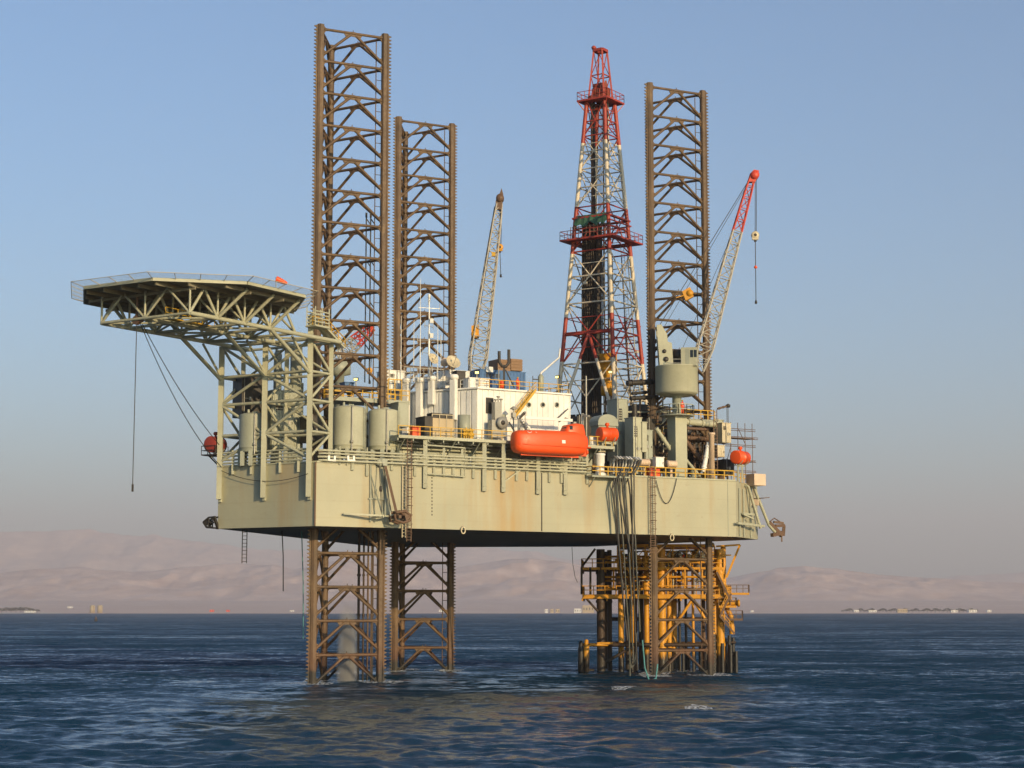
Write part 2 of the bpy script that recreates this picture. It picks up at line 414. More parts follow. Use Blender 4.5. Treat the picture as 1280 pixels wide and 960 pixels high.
# long side: solve for the far end along U
tB = None
k = (920.6 - CX) / F
lo, hi = 40, 80
for _ in range(60):
    mid = (lo + hi) / 2; p = A + U * mid
    if proj(Vc((p.x, p.y, ZB)))[0] < 920.6: lo = mid
    else: hi = mid
tB = lo; B = A + U * tB
W = v2(-.868, .496).normalized(); NA = v2(-W.y * -1 * -1, W.x)  # along the bow face
NA = v2(-W.y, W.x); NA = NA if NA.y < 0 else -NA
def solve_px(o, d, px, z, lo=-5, hi=60):
    s = 1 if proj(Vc((*(o + d * hi).xy, z)))[0] > proj(Vc((*(o + d * lo).xy, z)))[0] else -1
    for _ in range(60):
        m_ = (lo + hi) / 2; p = o + d * m_
        if (proj(Vc((p.x, p.y, z)))[0] - px) * s < 0: lo = m_
        else: hi = m_
    return lo
tC = solve_px(A, W, 272, ZB, 0, 40); C_ = A + W * tC
D_ = v2(*at(947.5, 674.5, B.y + 9.5).xy)
E_ = v2(*at(475, 685, 291).xy); F_ = v2(*at(736, 684, 288).xy)
HULL = [A, B, D_, F_, E_, C_]
def on_ab(px, py, off=0.0):                  # pixel onto the vertical plane parallel to the long side
    d = ray(px, py); return CAM + d * (((A - CAM).dot(Nn) + off) / d.dot(Nn))
def on_ac(px, py, off=0.0):
    d = ray(px, py); return CAM + d * (((A - CAM).dot(NA) + off) / d.dot(NA))
def ab(t, off, z): return Vc((*(A + U * t + Nn * off).xy, z))
def tab(px, off, z):                         # distance along the long side seen at px
    return solve_px(A + Nn * off, U, px, z, -10, 80)

# ------------------------------------------------------------------ hull
mhull, nt, bs = nodes('hull plating paint')
g = N(nt, 'ShaderNodeNewGeometry'); co = g.outputs['Position']
c = mixc(nt, ramp(nt, noise(nt, co, .12, 4), [(.3, 0), (.7, 1)]), (.315, .312, .225), (.395, .38, .268))
c = mixc(nt, ramp(nt, noise(nt, co, .8, 6, 1, 1, .1), [(.5, 0), (.85, .35)]), c, (.36, .31, .19))
c = mixc(nt, ramp(nt, noise(nt, co, .33, 6, 1, 1, .09, .6), [(.53, 0), (.76, .55)]), c, (.33, .20, .07))
c = mixc(nt, ramp(nt, noise(nt, co, 2.6, 7, 1, 1, .5, .7), [(.66, 0), (.74, .55)]), c, (.16, .075, .03))
wv = N(nt, 'ShaderNodeTexWave', Scale=.16, Distortion=.3); wv.bands_direction = 'Z'; nt.links.new(co, wv.inputs[0])
c = mixc(nt, ramp(nt, wv.outputs[0], [(.0, .10), (.02, 0)]), c, (.22, .18, .11))
nt.links.new(c, bs.inputs['Base Color']); bs.inputs['Roughness'].default_value = .5
dt_ = N(nt, 'ShaderNodeVectorMath', operation='DOT_PRODUCT'); nt.links.new(co, dt_.inputs[0]); dt_.inputs[1].default_value = U
ds_ = N(nt, 'ShaderNodeMath', operation='SUBTRACT'); nt.links.new(dt_.outputs['Value'], ds_.inputs[0]); ds_.inputs[1].default_value = A.dot(U) + tab(640, 0, ZB)
da_ = N(nt, 'ShaderNodeMath', operation='ABSOLUTE'); nt.links.new(ds_.outputs[0], da_.inputs[0])
dm_ = N(nt, 'ShaderNodeMapRange'); nt.links.new(da_.outputs[0], dm_.inputs[0])
for i_, v_ in ((1, 0), (2, 5.0), (3, 1.0), (4, 0)): dm_.inputs[i_].default_value = v_
dx_ = N(nt, 'ShaderNodeMath', operation='MULTIPLY'); nt.links.new(dm_.outputs[0], dx_.inputs[0]); nt.links.new(ramp(nt, noise(nt, co, .55, 5, 1, 1, .12, .6), [(.3, 0), (.62, .8)]), dx_.inputs[1])
c = mixc(nt, dx_.outputs[0], c, (.36, .225, .075))
c2_ = mixc(nt, ramp(nt, noise(nt, co, .5, 8, 1, 1, 2.5, .75), [(.62, 0), (.70, .45)]), c, (.24, .20, .13)); nt.links.new(c2_, bs.inputs['Base Color'])
bp = N(nt, 'ShaderNodeBump', Strength=.5, Distance=.09); nt.links.new(noise(nt, co, .5, 3), bp.inputs['Height']); nt.links.new(bp.outputs[0], bs.inputs['Normal'])
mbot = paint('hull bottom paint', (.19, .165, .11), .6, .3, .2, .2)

hull = thing('jackup_hull', (*A.xy, ZB), 'long sage green platform hull raised high above the sea on lattice legs', 'platform hull')
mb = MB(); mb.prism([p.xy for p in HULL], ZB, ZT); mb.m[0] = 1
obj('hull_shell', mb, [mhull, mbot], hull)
mb = MB(); mb.box(ab(tab(677, 0, 22), .03, (ZB + ZT) / 2), U * .07, Nn * .03, (0, 0, (ZT - ZB) / 2 - .1)); obj('weld_seam', mb, M['dark'], hull)
mb = MB(); mb.box(ab(tab(910, 0, 22), .02, (ZB + ZT) / 2), U * .05, Nn * .02, (0, 0, (ZT - ZB) / 2 - .1)); obj('weld_seam', mb, M['sage2'], hull)
mb = MB(); mb.bar(ab(-.1, .0, ZB + .05), ab(-.1, 0, ZT), .16); obj('corner_bead', mb, M['brown'], hull)
# bilge rounding strips and deck gutter
mb = MB(); mb.bar(ab(0, .06, ZT + .06), ab(tB, .06, ZT + .06), .14, .2); obj('gutter_bar', mb, M['sage'], hull)
mb = MB(); mb.bar(C_ + NA * .06 + Vc((0, 0, ZT + .06)), A + NA * .06 + Vc((0, 0, ZT + .06)), .14, .2); obj('gutter_bar', mb, M['sage'], hull)
# draught marks: a column of small dark welded plates
for i in range(13):
    p = on_ab(540, 593 + i * 4.2, .02); mb = MB(); mb.box(p, U * .07, Nn * .012, (0, 0, .10)); obj('draught_mark', mb, M['dark'], hull)
for px, py in ((579, 663), (840, 672)):
    p = on_ab(px, py, .25); mb = MB()
    mb.path([p + U * (.28 * math.cos(t)) + Vc((0, 0, .4 * math.sin(t))) for t in [x * math.pi / 6 for x in range(13)]], .09)
    mb.bar(p + Vc((0, 0, .35)), p - Nn * .3 + Vc((0, 0, .55)), .16); obj('lifting_eye', mb, M['cream'], hull)
# fairlead bracket on the bow corner
cf = C_ + NA * .2
f0 = on_ac(271, 653, .3); mb = MB()
L_ = lambda a, b_: f0 + W * a + Vc((0, 0, b_))
for q in (-.4, .4):
    o_ = NA * q
    mb.bar(L_(0, .65) + o_, L_(.9, .6) + o_, .2); mb.bar(L_(.9, .6) + o_, L_(1.75, .05) + o_, .2); mb.bar(L_(1.75, .05) + o_, L_(1.2, -.6) + o_, .2)
    mb.bar(L_(1.2, -.6) + o_, L_(0, -.7) + o_, .2); mb.bar(L_(.9, .6) + o_, L_(1.0, -.6) + o_, .14); mb.bar(L_(1.0, .0) + o_, L_(0, .0) + o_, .14)
mb.tube(L_(1.25, .0) - NA * .4, L_(1.25, 0) + NA * .4, .33, 12); mb.bar(L_(.1, -.75) - NA * .4, L_(.1, .7) + NA * .4, .3)
obj('fairlead', mb, M['dark'], hull)

# posts welded down the hull side that carry the pipe rails and the upper platform
thin = [(441, 588, 568), (459, 595, 570), (490, 588, 566), (519, 595, 566), (543, 595, 567), (555, 596, 560), (567, 597, 569), (578, 597, 560), (592, 598, 570), (619.5, 599, 573), (646, 601, 574), (659, 601, 575), (687, 603, 577), (702, 604, 578), (734, 605, 561)]
thick = [(531.5, 610), (605.5, 614), (629.5, 615), (673, 617.5), (707, 618.5)]
ZP = on_ab(640, 551, .7).z                    # top of the upper platform
for px, py, pt in thin:
    a, b_ = on_ab(px, py, .16), on_ab(px, pt, .16); mb = MB(); mb.bar(Vc((b_.x, b_.y, a.z)), b_, .24, .3); obj('bracket_post', mb, M['sage'], hull)
for px, py in thick:
    a = on_ab(px, py, .28); mb = MB(); b_ = Vc((a.x, a.y, ZP - .3)); mb.bar(a, b_, .42, .5)
    mb.box8([a - U*.21 - Nn*.25, a + U*.21 - Nn*.25, a + U*.21 - Nn*.24, a - U*.21 - Nn*.24, a - U*.21 - Nn*.25 + Vc((0,0,.6)), a + U*.21 - Nn*.25 + Vc((0,0,.6)), a + U*.21 + Nn*.25 + Vc((0,0,.6)), a - U*.21 + Nn*.25 + Vc((0,0,.6))])
    obj('bracket_post', mb, M['sage'], hull)
# four pipes running along the side just above deck level
for i, py in enumerate((562.5, 566.5, 570.5, 575)):
    z = on_ab(400, py, .35).z; off = .3 + .22 * (i % 2)
    mb = MB(); mb.path([ab(.3, off - .5, z), ab(.8, off, z), ab(tab(733, off, z), off, z)], .14 if i != 1 else .11, 8)
    single('deck_edge_pipe', mb, M['sage'], ['top pipe of the rack running above the hull edge', 'second pipe from the top along the hull edge', 'third pipe from the top along the hull edge', 'lowest pipe of the rack lying against the hull edge'][i], 'pipe', 'pipes along the hull edge')
for px in (425, 434, 459, 490):
    p = on_ab(px, 574, .2); mb = MB(); mb.bar(Vc((p.x, p.y, ZT - .2)), Vc((p.x, p.y, ZT + 2.0)), .14); obj('pipe_stanchion', mb, M['sage'], hull)
for px in (414, 438):
    p = on_ab(px, 574, .35); mb = MB(); mb.box(p + Vc((0,0,-.15)), U * .5, Nn * .3, (0, 0, .1))
    for q in (-.38, .38): mb.box(p + U * q + Vc((0, 0, .18)), U * .12, Nn * .2, (0, 0, .24))
    single('mooring_chock', mb, M['white'], 'white mooring chock at the hull edge ' + ('under the first grey tank' if px < 420 else 'nearer the long corner post of tanks'), 'chock', 'mooring chocks')
# bow-face short posts + pipes
for px, y0, y1 in ((291, 593, 563), (314, 593, 568), (350, 591, 563), (373, 590, 555)):
    a, b_ = on_ac(px, y0, .16), on_ac(px, y1, .16); mb = MB(); mb.bar(a, Vc((a.x, a.y, b_.z)), .3); obj('bracket_post', mb, M['sage'], hull)
for i, h in enumerate((.35, .75, 1.2, 1.6)):
    mb = MB(); mb.tube(A + W * .5 + NA * .3 + Vc((0, 0, ZT + h)), C_ - W * .3 + NA * .3 + Vc((0, 0, ZT + h)), .12)
    single('bow_pipe', mb, M['sage'], ['lowest', 'second lowest', 'second highest', 'topmost'][i] + ' pipe behind the helideck tower posts at the bow edge', 'pipe', 'pipes along the bow edge')

# ------------------------------------------------------------------ legs
LS = 8.75; TH = R(27); rho = LS / math.sqrt(3)
LTOP = zy(30.5, 224.0); BAY = 4.09
vd = lambda a: v2(math.cos(a), math.sin(a))
cLl = v2(*at(401, 30.5, 224.0).xy); c0 = cLl + vd(TH) * LS / 2 + vd(TH + R(90)) * LS / (2 * math.sqrt(3))
def make_leg(c, label):
    leg = thing('lattice_column', (c.x, c.y, 0), label, 'platform leg', 'lattice legs of the platform')
    ch = [c + vd(TH + R(210)) * rho, c + vd(TH - R(30)) * rho, c + vd(TH + R(90)) * rho]
    rk = [vd(TH + R(180)), vd(TH), vd(TH + R(90))]
    for p, d in zip(ch, rk):
        mb = MB(); t = v2(-d.y, d.x)
        prof = [p + d*.40 - t*.20, p + d*.40 + t*.20, p + d*.12 + t*.38, p - d*.30 + t*.36, p - d*.42 + t*.18, p - d*.42 - t*.18, p - d*.30 - t*.36, p + d*.12 - t*.38]
        mb.prism([q.xy for q in prof], -7, LTOP)
        o = obj('chord', mb, M['leg'], leg)
        mb = MB(); mb.box(p + d * .47 + Vc((0, 0, LTOP / 2 - 3.5)), d * .09, t * .07, (0, 0, LTOP / 2 + 3.4))
        z = -3.0
        while z < LTOP - .4:
            a, b_ = p + d * .55, p + d * .86
            mb.box8([Vc((*(a - t*.065).xy, z)), Vc((*(a + t*.065).xy, z)), Vc((*(b_ + t*.065).xy, z+.12)), Vc((*(b_ - t*.065).xy, z+.12)), Vc((*(a - t*.065).xy, z+.30)), Vc((*(a + t*.065).xy, z+.30)), Vc((*(b_ + t*.065).xy, z+.22)), Vc((*(b_ - t*.065).xy, z+.22))])
            z += .46
        obj('rack', mb, M['leg'], o)
    # one K brace on each side, then copies down the leg
    zt = LTOP - .55
    protos = []
    for i in range(3):
        a, b_ = ch[i], ch[(i + 1) % 3]; d = (b_ - a).normalized(); n_ = v2(-d.y, d.x); m_ = (a + b_) / 2
        P = lambda q, z: Vc((q.x, q.y, zt + z))
        mb = MB(); mb.tube(P(a + d*.3, 0), P(b_ - d*.3, 0), .18, 8)
        for e, s in ((a, 1), (b_, -1)):
            mb.tube(P(m_ - d*s*.35, -.22), P(e + d*s*.34, -BAY + .75), .18, 8)
            q = e + d * s * .38
            mb.plate([P(q, .55), P(q + d*s*.28, .2), P(q + d*s*1.0, .02), P(q + d*s*1.0, -.10), P(q + d*s*.28, -.25), P(q, -.75)], n_, .07)
            mb.plate([P(q, -BAY + 1.5), P(q + d*s*.42, -BAY + 1.22), P(q + d*s*.2, -BAY + .7), P(q, -BAY + .35)], n_, .07)
        mb.plate([P(m_ - d*1.35, .0), P(m_ - d*.85, -.75), P(m_ - d*.25, -.42), P(m_ + d*.25, -.42), P(m_ + d*.85, -.75), P(m_ + d*1.35, 0), P(m_ + d*.2, .2), P(m_ - d*.2, .2)], n_, .09)
        mb.tube(P(m_, .1), P(m_, .42), .05, 6)
        protos.append(obj('k_brace', mb, M['leg'], leg))
    nb = int((zt + 5) / BAY)
    for o in protos:
        for k in range(1, nb + 1):
            z = zt - k * BAY
            if ZB + 1 < z - BAY and z < ZT - 1.5: continue
            c_ = o.copy(); COL.objects.link(c_); c_.parent = leg; c_.location = (0, 0, -k * BAY)
    mb = MB(); q = ch[1] - vd(TH) * 1.0 + vd(TH + R(90)) * .5; mb.tube(Vc((q.x, q.y, -6)), Vc((q.x, q.y, LTOP - 1.0)), .07, 6)
    z = 2
    while z < LTOP - 2: mb.tube(Vc((q.x, q.y, z)), Vc((*(q + vd(TH) * .8).xy, z)), .045, 5); z += BAY
    obj('riser_pipe', mb, M['leg'], leg)
    return leg
legL = make_leg(c0, 'tallest looking brown lattice leg rising beside the helideck')
cRl = v2(*at(812, 102.5, 249.8).xy); cR = cRl + vd(TH) * LS / 2 + vd(TH + R(90)) * LS / (2 * math.sqrt(3))
cBl = v2(*at(498.5, 145.5, 267.6).xy); cB = cBl + vd(TH) * LS / 2 + vd(TH + R(90)) * LS / (2 * math.sqrt(3))
legR = dup(legL, (cR.x, cR.y, 0), 'brown lattice leg standing between the derrick and the red tipped crane')
legB = dup(legL, (cB.x, cB.y, 0), 'farthest brown lattice leg, behind the white living quarters')
# dark hanging cables inside the near leg above deck
q = c0
for px, y0, y1 in ((458, 268, 478), (463.5, 268, 478)):
    a, b_ = at(px, y0, 228.5), at(px, y1, 228.5); mb = MB(); mb.path([a, Vc((a.x, a.y, b_.z))], .09, 6)
    for k in range(4):
        z = a.z + (b_.z - a.z) * (k + .1) / 4; mb.bar(Vc((a.x, a.y, z)), Vc((a.x + .55, a.y, z - .8)), .13)
    mb.box(a + Vc((0, 0, -.1)), (.12, 0, 0), (0, .12, 0), (0, 0, .3))
    single('hung_cable', mb, M['dark'], 'dark cable with side hooks hung in the near leg, ' + ('nearer the helideck' if px < 460 else 'nearer the right chord'), 'cable', 'cables in the near leg')

for k, (px, r_, mt) in enumerate(((448, .17, 'well_dark'), (454, .12, 'well_dark'), (459.5, .12, 'leg'), (465, .16, 'well_dark'))):
    q = at(px, 780, 233.5 + .5 * (k % 2)); mb = MB(); mb.tube(Vc((q.x, q.y, -4)), Vc((q.x, q.y, ZB + .3)), r_, 10)
    for z in (3, 8, 13): mb.tube(Vc((q.x, q.y, z)), Vc((q.x, q.y, z + .3)), r_ * 1.5, 10)
    single('intake_pipe', mb, M[mt], ('thick dark water intake pipe inside the near leg, beside the falling water', 'thin dark intake pipe in the near leg, next to the thickest one', 'rusty brown intake pipe in the near leg between two dark ones', 'dark intake pipe in the near leg closest to its bright chord')[k], 'pipe', 'intake pipes in the near leg')
# ------------------------------------------------------------------ helideck and its tower
def up(p, z): return Vc((p.x, p.y, z))
P3 = A + W * tC * .055 + NA * .38; P1 = A + W * (tC - .45) + NA * .38; P2 = (P1 + P3) / 2
def ang_of(zd):
    n = on_z(237, 391, zd - 3.5); return math.degrees(math.atan2(P3.y - n.y, P3.x - n.x))
lo, hi = 40, 47
for _ in range(50):
    m_ = (lo + hi) / 2
    if ang_of(m_) < 57: lo = m_
    else: hi = m_
ZD = lo
if not 41 < ZD < 46.5: ZD = 44.3
ZC = ZD - 3.5
e1 = vd(R(57)); e2 = vd(R(147))
N1 = v2(*on_z(237, 391, ZC).xy)
V0 = v2(*on_z(190, 346, ZD).xy); V1 = v2(*on_z(316, 351, ZD).xy)
side = (V1 - V0).length; a0 = math.atan2(V1.y - V0.y, V1.x - V0.x)
OCT = [V0]
for k in range(7): OCT.append(OCT[-1] + vd(a0 + k * math.pi / 4) * side)
oc = sum(OCT, Vc()) / 8
OCT = [oc + (v - oc) * .935 + e1 * -.35 for v in OCT]; oc = sum(OCT, Vc()) / 8; side *= .935
print('ZD', ZD, 'side', side, 'ang', math.degrees(a0), [tuple(round(q) for q in proj(up(v, ZD))) for v in OCT])
hd = thing('helideck', (oc.x, oc.y, ZD), 'octagonal helicopter deck with wire safety nets on sage trusses above the bow', 'helideck')
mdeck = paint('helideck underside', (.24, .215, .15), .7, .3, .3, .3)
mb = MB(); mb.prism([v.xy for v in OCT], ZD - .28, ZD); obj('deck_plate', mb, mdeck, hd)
for k in range(8):
    a, b_ = OCT[k], OCT[(k+1) % 8]; o_ = ((a + b_) / 2 - oc).normalized()
    mb = MB(); mb.bar(up(a + o_ * .08, ZD - .16), up(b_ + o_ * .08, ZD - .16), .16, .36); obj('edge_beam', mb, M['sage'], hd)
# joists under the deck plate
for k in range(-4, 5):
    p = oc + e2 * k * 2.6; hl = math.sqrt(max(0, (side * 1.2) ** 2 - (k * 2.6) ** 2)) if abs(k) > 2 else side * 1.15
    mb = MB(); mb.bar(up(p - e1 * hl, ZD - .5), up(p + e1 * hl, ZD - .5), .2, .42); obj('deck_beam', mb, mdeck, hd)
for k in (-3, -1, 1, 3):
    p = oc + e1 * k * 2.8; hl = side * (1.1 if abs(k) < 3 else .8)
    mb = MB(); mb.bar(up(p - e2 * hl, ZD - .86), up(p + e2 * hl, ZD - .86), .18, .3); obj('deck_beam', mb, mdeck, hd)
# safety nets: tilted frames with mesh bars round the edge
mnet, nt, bs = nodes('safety net mesh')
tc = N(nt, 'ShaderNodeTexCoord')
bs.inputs['Base Color'].default_value = (.75, .70, .66, 1); bs.inputs['Roughness'].default_value = .6; bs.inputs['Alpha'].default_value = .13
for k in range(8):
    a, b_ = OCT[k], OCT[(k+1) % 8]; o_ = ((a + b_) / 2 - oc).normalized(); t = (b_ - a).normalized(); r_ = 1.5 * math.tan(math.pi / 8)
    a2, b2 = a + o_ * 1.5 - t * r_, b_ + o_ * 1.5 + t * r_
    mb = MB(); mb.plate([up(a, ZD + .06), up(b_, ZD + .06), up(b2, ZD + .36), up(a2, ZD + .36)], (0, 0, 1), .015)
    nto = obj('safety_net', mb, mnet, hd)
    mb = MB(); mb.tube(up(a2, ZD + .37), up(b2, ZD + .37), .035, 6)
    for j in range(5):
        f = j / 4; mb.tube(up(a.lerp(b_, f), ZD - .12), up(a2.lerp(b2, f), ZD + .38), .04, 6)
    obj('net_frame', mb, M['cream'], nto)
# trusses
TS = (P1 - P3).dot(e2) / 2
TR = [N1 + e2 * TS * i for i in range(3)]
Tlen = [(p - n).dot(e1) for p, n in zip((P3, P2, P1), TR)]
def strut(parent, a, b_, r=.19, mat='sage'):
    mb = MB(); mb.tube(a, b_, r, 8); return obj('strut', mb, M[mat], parent)
def inside(p, m_=.4): return all((p - OCT[k]).dot(v2((OCT[(k+1) % 8] - OCT[k]).y, -(OCT[(k+1) % 8] - OCT[k]).x).normalized()) < -m_ for k in range(8))
BACK = 4.0
for i, n in enumerate(TR):
    L = Tlen[i] + BACK
    mb = MB(); mb.tube(up(n, ZC), up(n + e1 * L, ZC), .25, 10); obj('truss_chord', mb, M['sage'], hd)
    nb = 5; st = (Tlen[i]) / nb
    pts = [n + e1 * st * k for k in range(nb + 1)]
    for k in range(nb + 1):
        q = up(pts[k], ZC)
        for dlt in (-st * .5 - (1.3 if k == 0 else 0), 0, st * .5):
            e_ = pts[k] + e1 * dlt
            if inside(e_): strut(hd, q, up(e_, ZD - .45), .17 if dlt else .13)
    # outriggers fanning to the deck edge
    if i in (0, 2):
        s_ = -1 if i == 0 else 1
        for k in range(nb):
            e_ = pts[k] + e2 * s_ * (3.6 if k else 2.0) + e1 * (.8 if k else -.6)
            if inside(e_, .2): strut(hd, up(pts[k], ZC), up(e_, ZD - .45), .2)
for k in range(6):
    f = k / 5; a, b_, c = [TR[i] + e1 * Tlen[i] * f for i in range(3)]
    for p, q in ((a, b_), (b_, c)):
        strut(hd, up(p, ZC), up(q, ZC), .17)
        if k < 5:
            p2 = TR[0 if p is a else 1] + e1 * Tlen[0 if p is a else 1] * (k + 1) / 5
            q2 = TR[1 if q is b_ else 2] + e1 * Tlen[1 if q is b_ else 2] * (k + 1) / 5
            strut(hd, up(p, ZC), up(q2, ZC), .13) if k % 2 else strut(hd, up(q, ZC), up(p2, ZC), .13)
        m_ = (p + q) / 2
        if inside(m_): strut(hd, up(p, ZC), up(m_, ZD - .45), .14); strut(hd, up(q, ZC), up(m_, ZD - .45), .14)
# maintenance walkway under the deck (yellowish rail)
mb = MB(); q0 = TR[1] + e1 * 2.5 - e2 * 1.2
mb.box(up(q0 + e1 * 4, ZC + .15), e1 * 5, e2 * .5, (0, 0, .06))
for k in range(6):
    mb.bar(up(q0 + e1 * (k * 2 - 1) - e2 * .45, ZC + .1), up(q0 + e1 * (k * 2 - 1) - e2 * .45, ZC + 1.3), .07)
for h in (.75, 1.3): mb.bar(up(q0 - e1 - e2 * .45, ZC + h), up(q0 + e1 * 9 - e2 * .45, ZC + h), .07)
obj('inspection_walkway', mb, M['yellow'], hd)
# the brown sheave at the outer end
q0 = TR[1] + e1 * .3 + e2 * 1.5; mb = MB(); mb.bar(up(q0, ZC - .3), up(q0 - e2 * 1.5, ZC + .1), .4); mb.tube(up(q0 - e1 * .25, ZC - .1), up(q0 + e1 * .25, ZC - .1), .5, 12)
mb.bar(up(q0, ZC - .2), up(q0, ZD - .4), .2); mb.bar(up(q0, ZC), up(q0 - e2 * 1.2 + e1, ZC + 1.4), .16); obj('rope_sheave', mb, M['brown'], hd)
SHV = up(q0, ZC - .4)
# tower: front posts on the bow face, second row behind
tow = hd
FP_, BP_ = [P3, P2, P1], []
ends = [621, 621.5, 597]
zf = [on_ac(385, 621, .4).z, on_ac(331, 622, .4).z, on_ac(280, 597, .4).z]
zf[2] = zf[1]
for i, p in enumerate(FP_):
    top = ZD - .6 if i == 0 else ZC
    mb = MB(); mb.bar(up(p, zf[i]), up(p, top), .62, .62)
    mb.box(up(p - NA * .2, zf[i] - .15), W * .2, NA * .15, (0, 0, .2))
    obj('tower_post', mb, M['sage'], tow)
    b_ = p + e1 * BACK; BP_.append(b_)
    mb = MB(); mb.bar(up(b_, ZT), up(b_, ZC), .5, .5); obj('tower_post', mb, M['sage'], tow)
mb = MB(); mb.bar(up(BP_[0], ZC), up(P3, ZD - .6), .45); obj('tower_post', mb, M['sage'], tow)
LV = [zy(py, P2.y) for py in (575, 542, 503, 468)] + [ZC]
for j, z in enumerate(LV):
    if j == 0: continue
    for i in range(3):
        strut(tow, up(FP_[i], z), up(BP_[i], z), .17)
        if i < 2:
            strut(tow, up(FP_[i], z), up(FP_[i+1], z), .19); strut(tow, up(BP_[i], z), up(BP_[i+1], z), .17)
for j in range(4):
    z0, z1 = LV[j], LV[j + 1]
    for i in range(2):
        a, b_ = (FP_[i], FP_[i+1]) if (i + j) % 2 == 0 else (FP_[i+1], FP_[i])
        strut(tow, up(a, z0), up(b_, z1), .19)
        a, b_ = (BP_[i], BP_[i+1]) if (i + j) % 2 else (BP_[i+1], BP_[i])
        strut(tow, up(a, z0), up(b_, z1), .16)
    for i in range(3):
        a, b_ = (FP_[i], BP_[i]) if j % 2 == 0 else (BP_[i], FP_[i])
        strut(tow, up(a, z0), up(b_, z1), .17)
# long raking struts from the tower up to the deck truss
for i in range(3):
    strut(tow, up(FP_[i], LV[3] - .3), up(TR[i] + e1 * Tlen[i] * .6, ZC), .24)
    strut(tow, up(FP_[i], LV[3]), up(FP_[i] - e1 * 3.2 + e2 * .2, ZC), .15)
# access stair head by the near tower post, yellow rails
def handrail(mb, pts, h=1.1, step=1.6, r=.045, mid=True):
    pts = [Vc(p) for p in pts]
    for a, b_ in zip(pts, pts[1:]):
        n = max(1, round((b_ - a).length / step))
        for k in range(n + 1):
            p = a.lerp(b_, k / n); mb.bar(p, p + Vc((0, 0, h)), r * 2)
        mb.bar(a + Vc((0, 0, h)), b_ + Vc((0, 0, h)), r * 2)
        if mid: mb.bar(a + Vc((0, 0, h * .52)), b_ + Vc((0, 0, h * .52)), r * 1.7)
    return mb
st = thing('stairway', up(BP_[0] + e1 * 1.0, ZT + 8), 'yellow railed stair climbing from the upper walkway to the helideck', 'stairs')
s0, s1 = up(BP_[0] + e1 * .9 - e2 * .9, ZC - .6), up(P3 + e1 * 1.0 - e2 * .9, ZD - 1.9)
mb = MB()
for q in (-.45, .45): mb.bar(s0 + e2 * q, s1 + e2 * q, .1, .26)
for k in range(22):
    p = s0.lerp(s1, (k + .5) / 22); mb.box(p, e2 * .45, e1 * .12, (0, 0, .03))
obj('stair_flight', mb, M['sage'], st)
for q in (-.45, .45):
    mb = MB(); handrail(mb, [s0 + e2 * q, s1 + e2 * q, s1 + e2 * q - e1 * 1.2]); obj('handrail', mb, M['yellow'], st)
# slatted landing at the deck corner
ld = thing('landing', up(P3, ZD - 1), 'slatted sage landing box at the helideck corner above the near tower post', 'landing')
mb = MB(); b0 = P3 - e2 * .2 + e1 * .3
for k in range(5): mb.box(up(b0, ZD - .35 - k * .42), e1 * 1.3, e2 * .08, (0, 0, .07)); mb.box(up(b0 - e2 * 1.3, ZD - .35 - k * .42), e1 * 1.3, e2 * .08, (0, 0, .07))
for a in (-1.3, 0, 1.3):
    for b_ in (0, -1.3): mb.bar(up(b0 + e1 * a + e2 * b_, ZD - 2.2), up(b0 + e1 * a + e2 * b_, ZD + .2), .12)
mb.box(up(b0 - e2 * .65, ZD - 2.15), e1 * 1.4, e2 * .8, (0, 0, .06)); obj('slat_screen', mb, M['sage'], ld)
# windsock
p = at(345, 352, OCT[2].y - 2); p = up(v2(p.x, p.y), ZD); ws = thing('windsock', p, 'small orange windsock on a short pole at the helideck edge', 'windsock')
mb = MB(); zs = zy(348.5, p.y); mb.tube(p, up(p, zs + .2), .05); obj('pole', mb, M['steel'], ws)
mb = MB(); mb.lathe(up(p, zs), [(.34, 0), (.3, .5), (.22, 1.1), (.14, 1.35)], 14, Vc((.93, .2, -.38))); obj('sock', mb, M['orange'], ws)
# ropes hanging from the helideck
def sag(a, b_, s, n=14): return [a.lerp(b_, k / n) - Vc((0, 0, s * 4 * (k / n) * (1 - k / n))) for k in range(n + 1)]
mb = MB(); mb.path([SHV, up(SHV, zy(612, SHV.y))], .05, 5); mb.box(up(SHV, zy(610, SHV.y)), (.1, 0, 0), (0, .1, 0), (0, 0, .4))
single('hanging_rope', mb, M['dark'], 'rope hanging straight down from the outer end of the helideck', 'rope', 'ropes under the helideck')
e_ = on_ac(277, 584, .5); mb = MB(); mb.path(sag(SHV + e1 * .6, e_, 1.6), .05, 5); single('mooring_line', mb, M['dark'], 'upper slack line running from the helideck end to the bow corner of the hull', 'rope', 'ropes under the helideck')
e_ = on_ac(274, 556, 1.5); mb = MB(); mb.path(sag(SHV + e1 * .9, e_, .8), .05, 5); single('mooring_line', mb, M['dark'], 'tauter slack line ending at the red canister beside the bow tower', 'rope', 'ropes under the helideck')
mb = MB(); mb.path(sag(on_ac(276, 588, .5), on_ac(385, 592, .9), 1.1), .04, 5); single('mooring_line', mb, M['dark'], 'slack line drooping across the bow face behind the three tower posts', 'rope', 'ropes under the helideck')

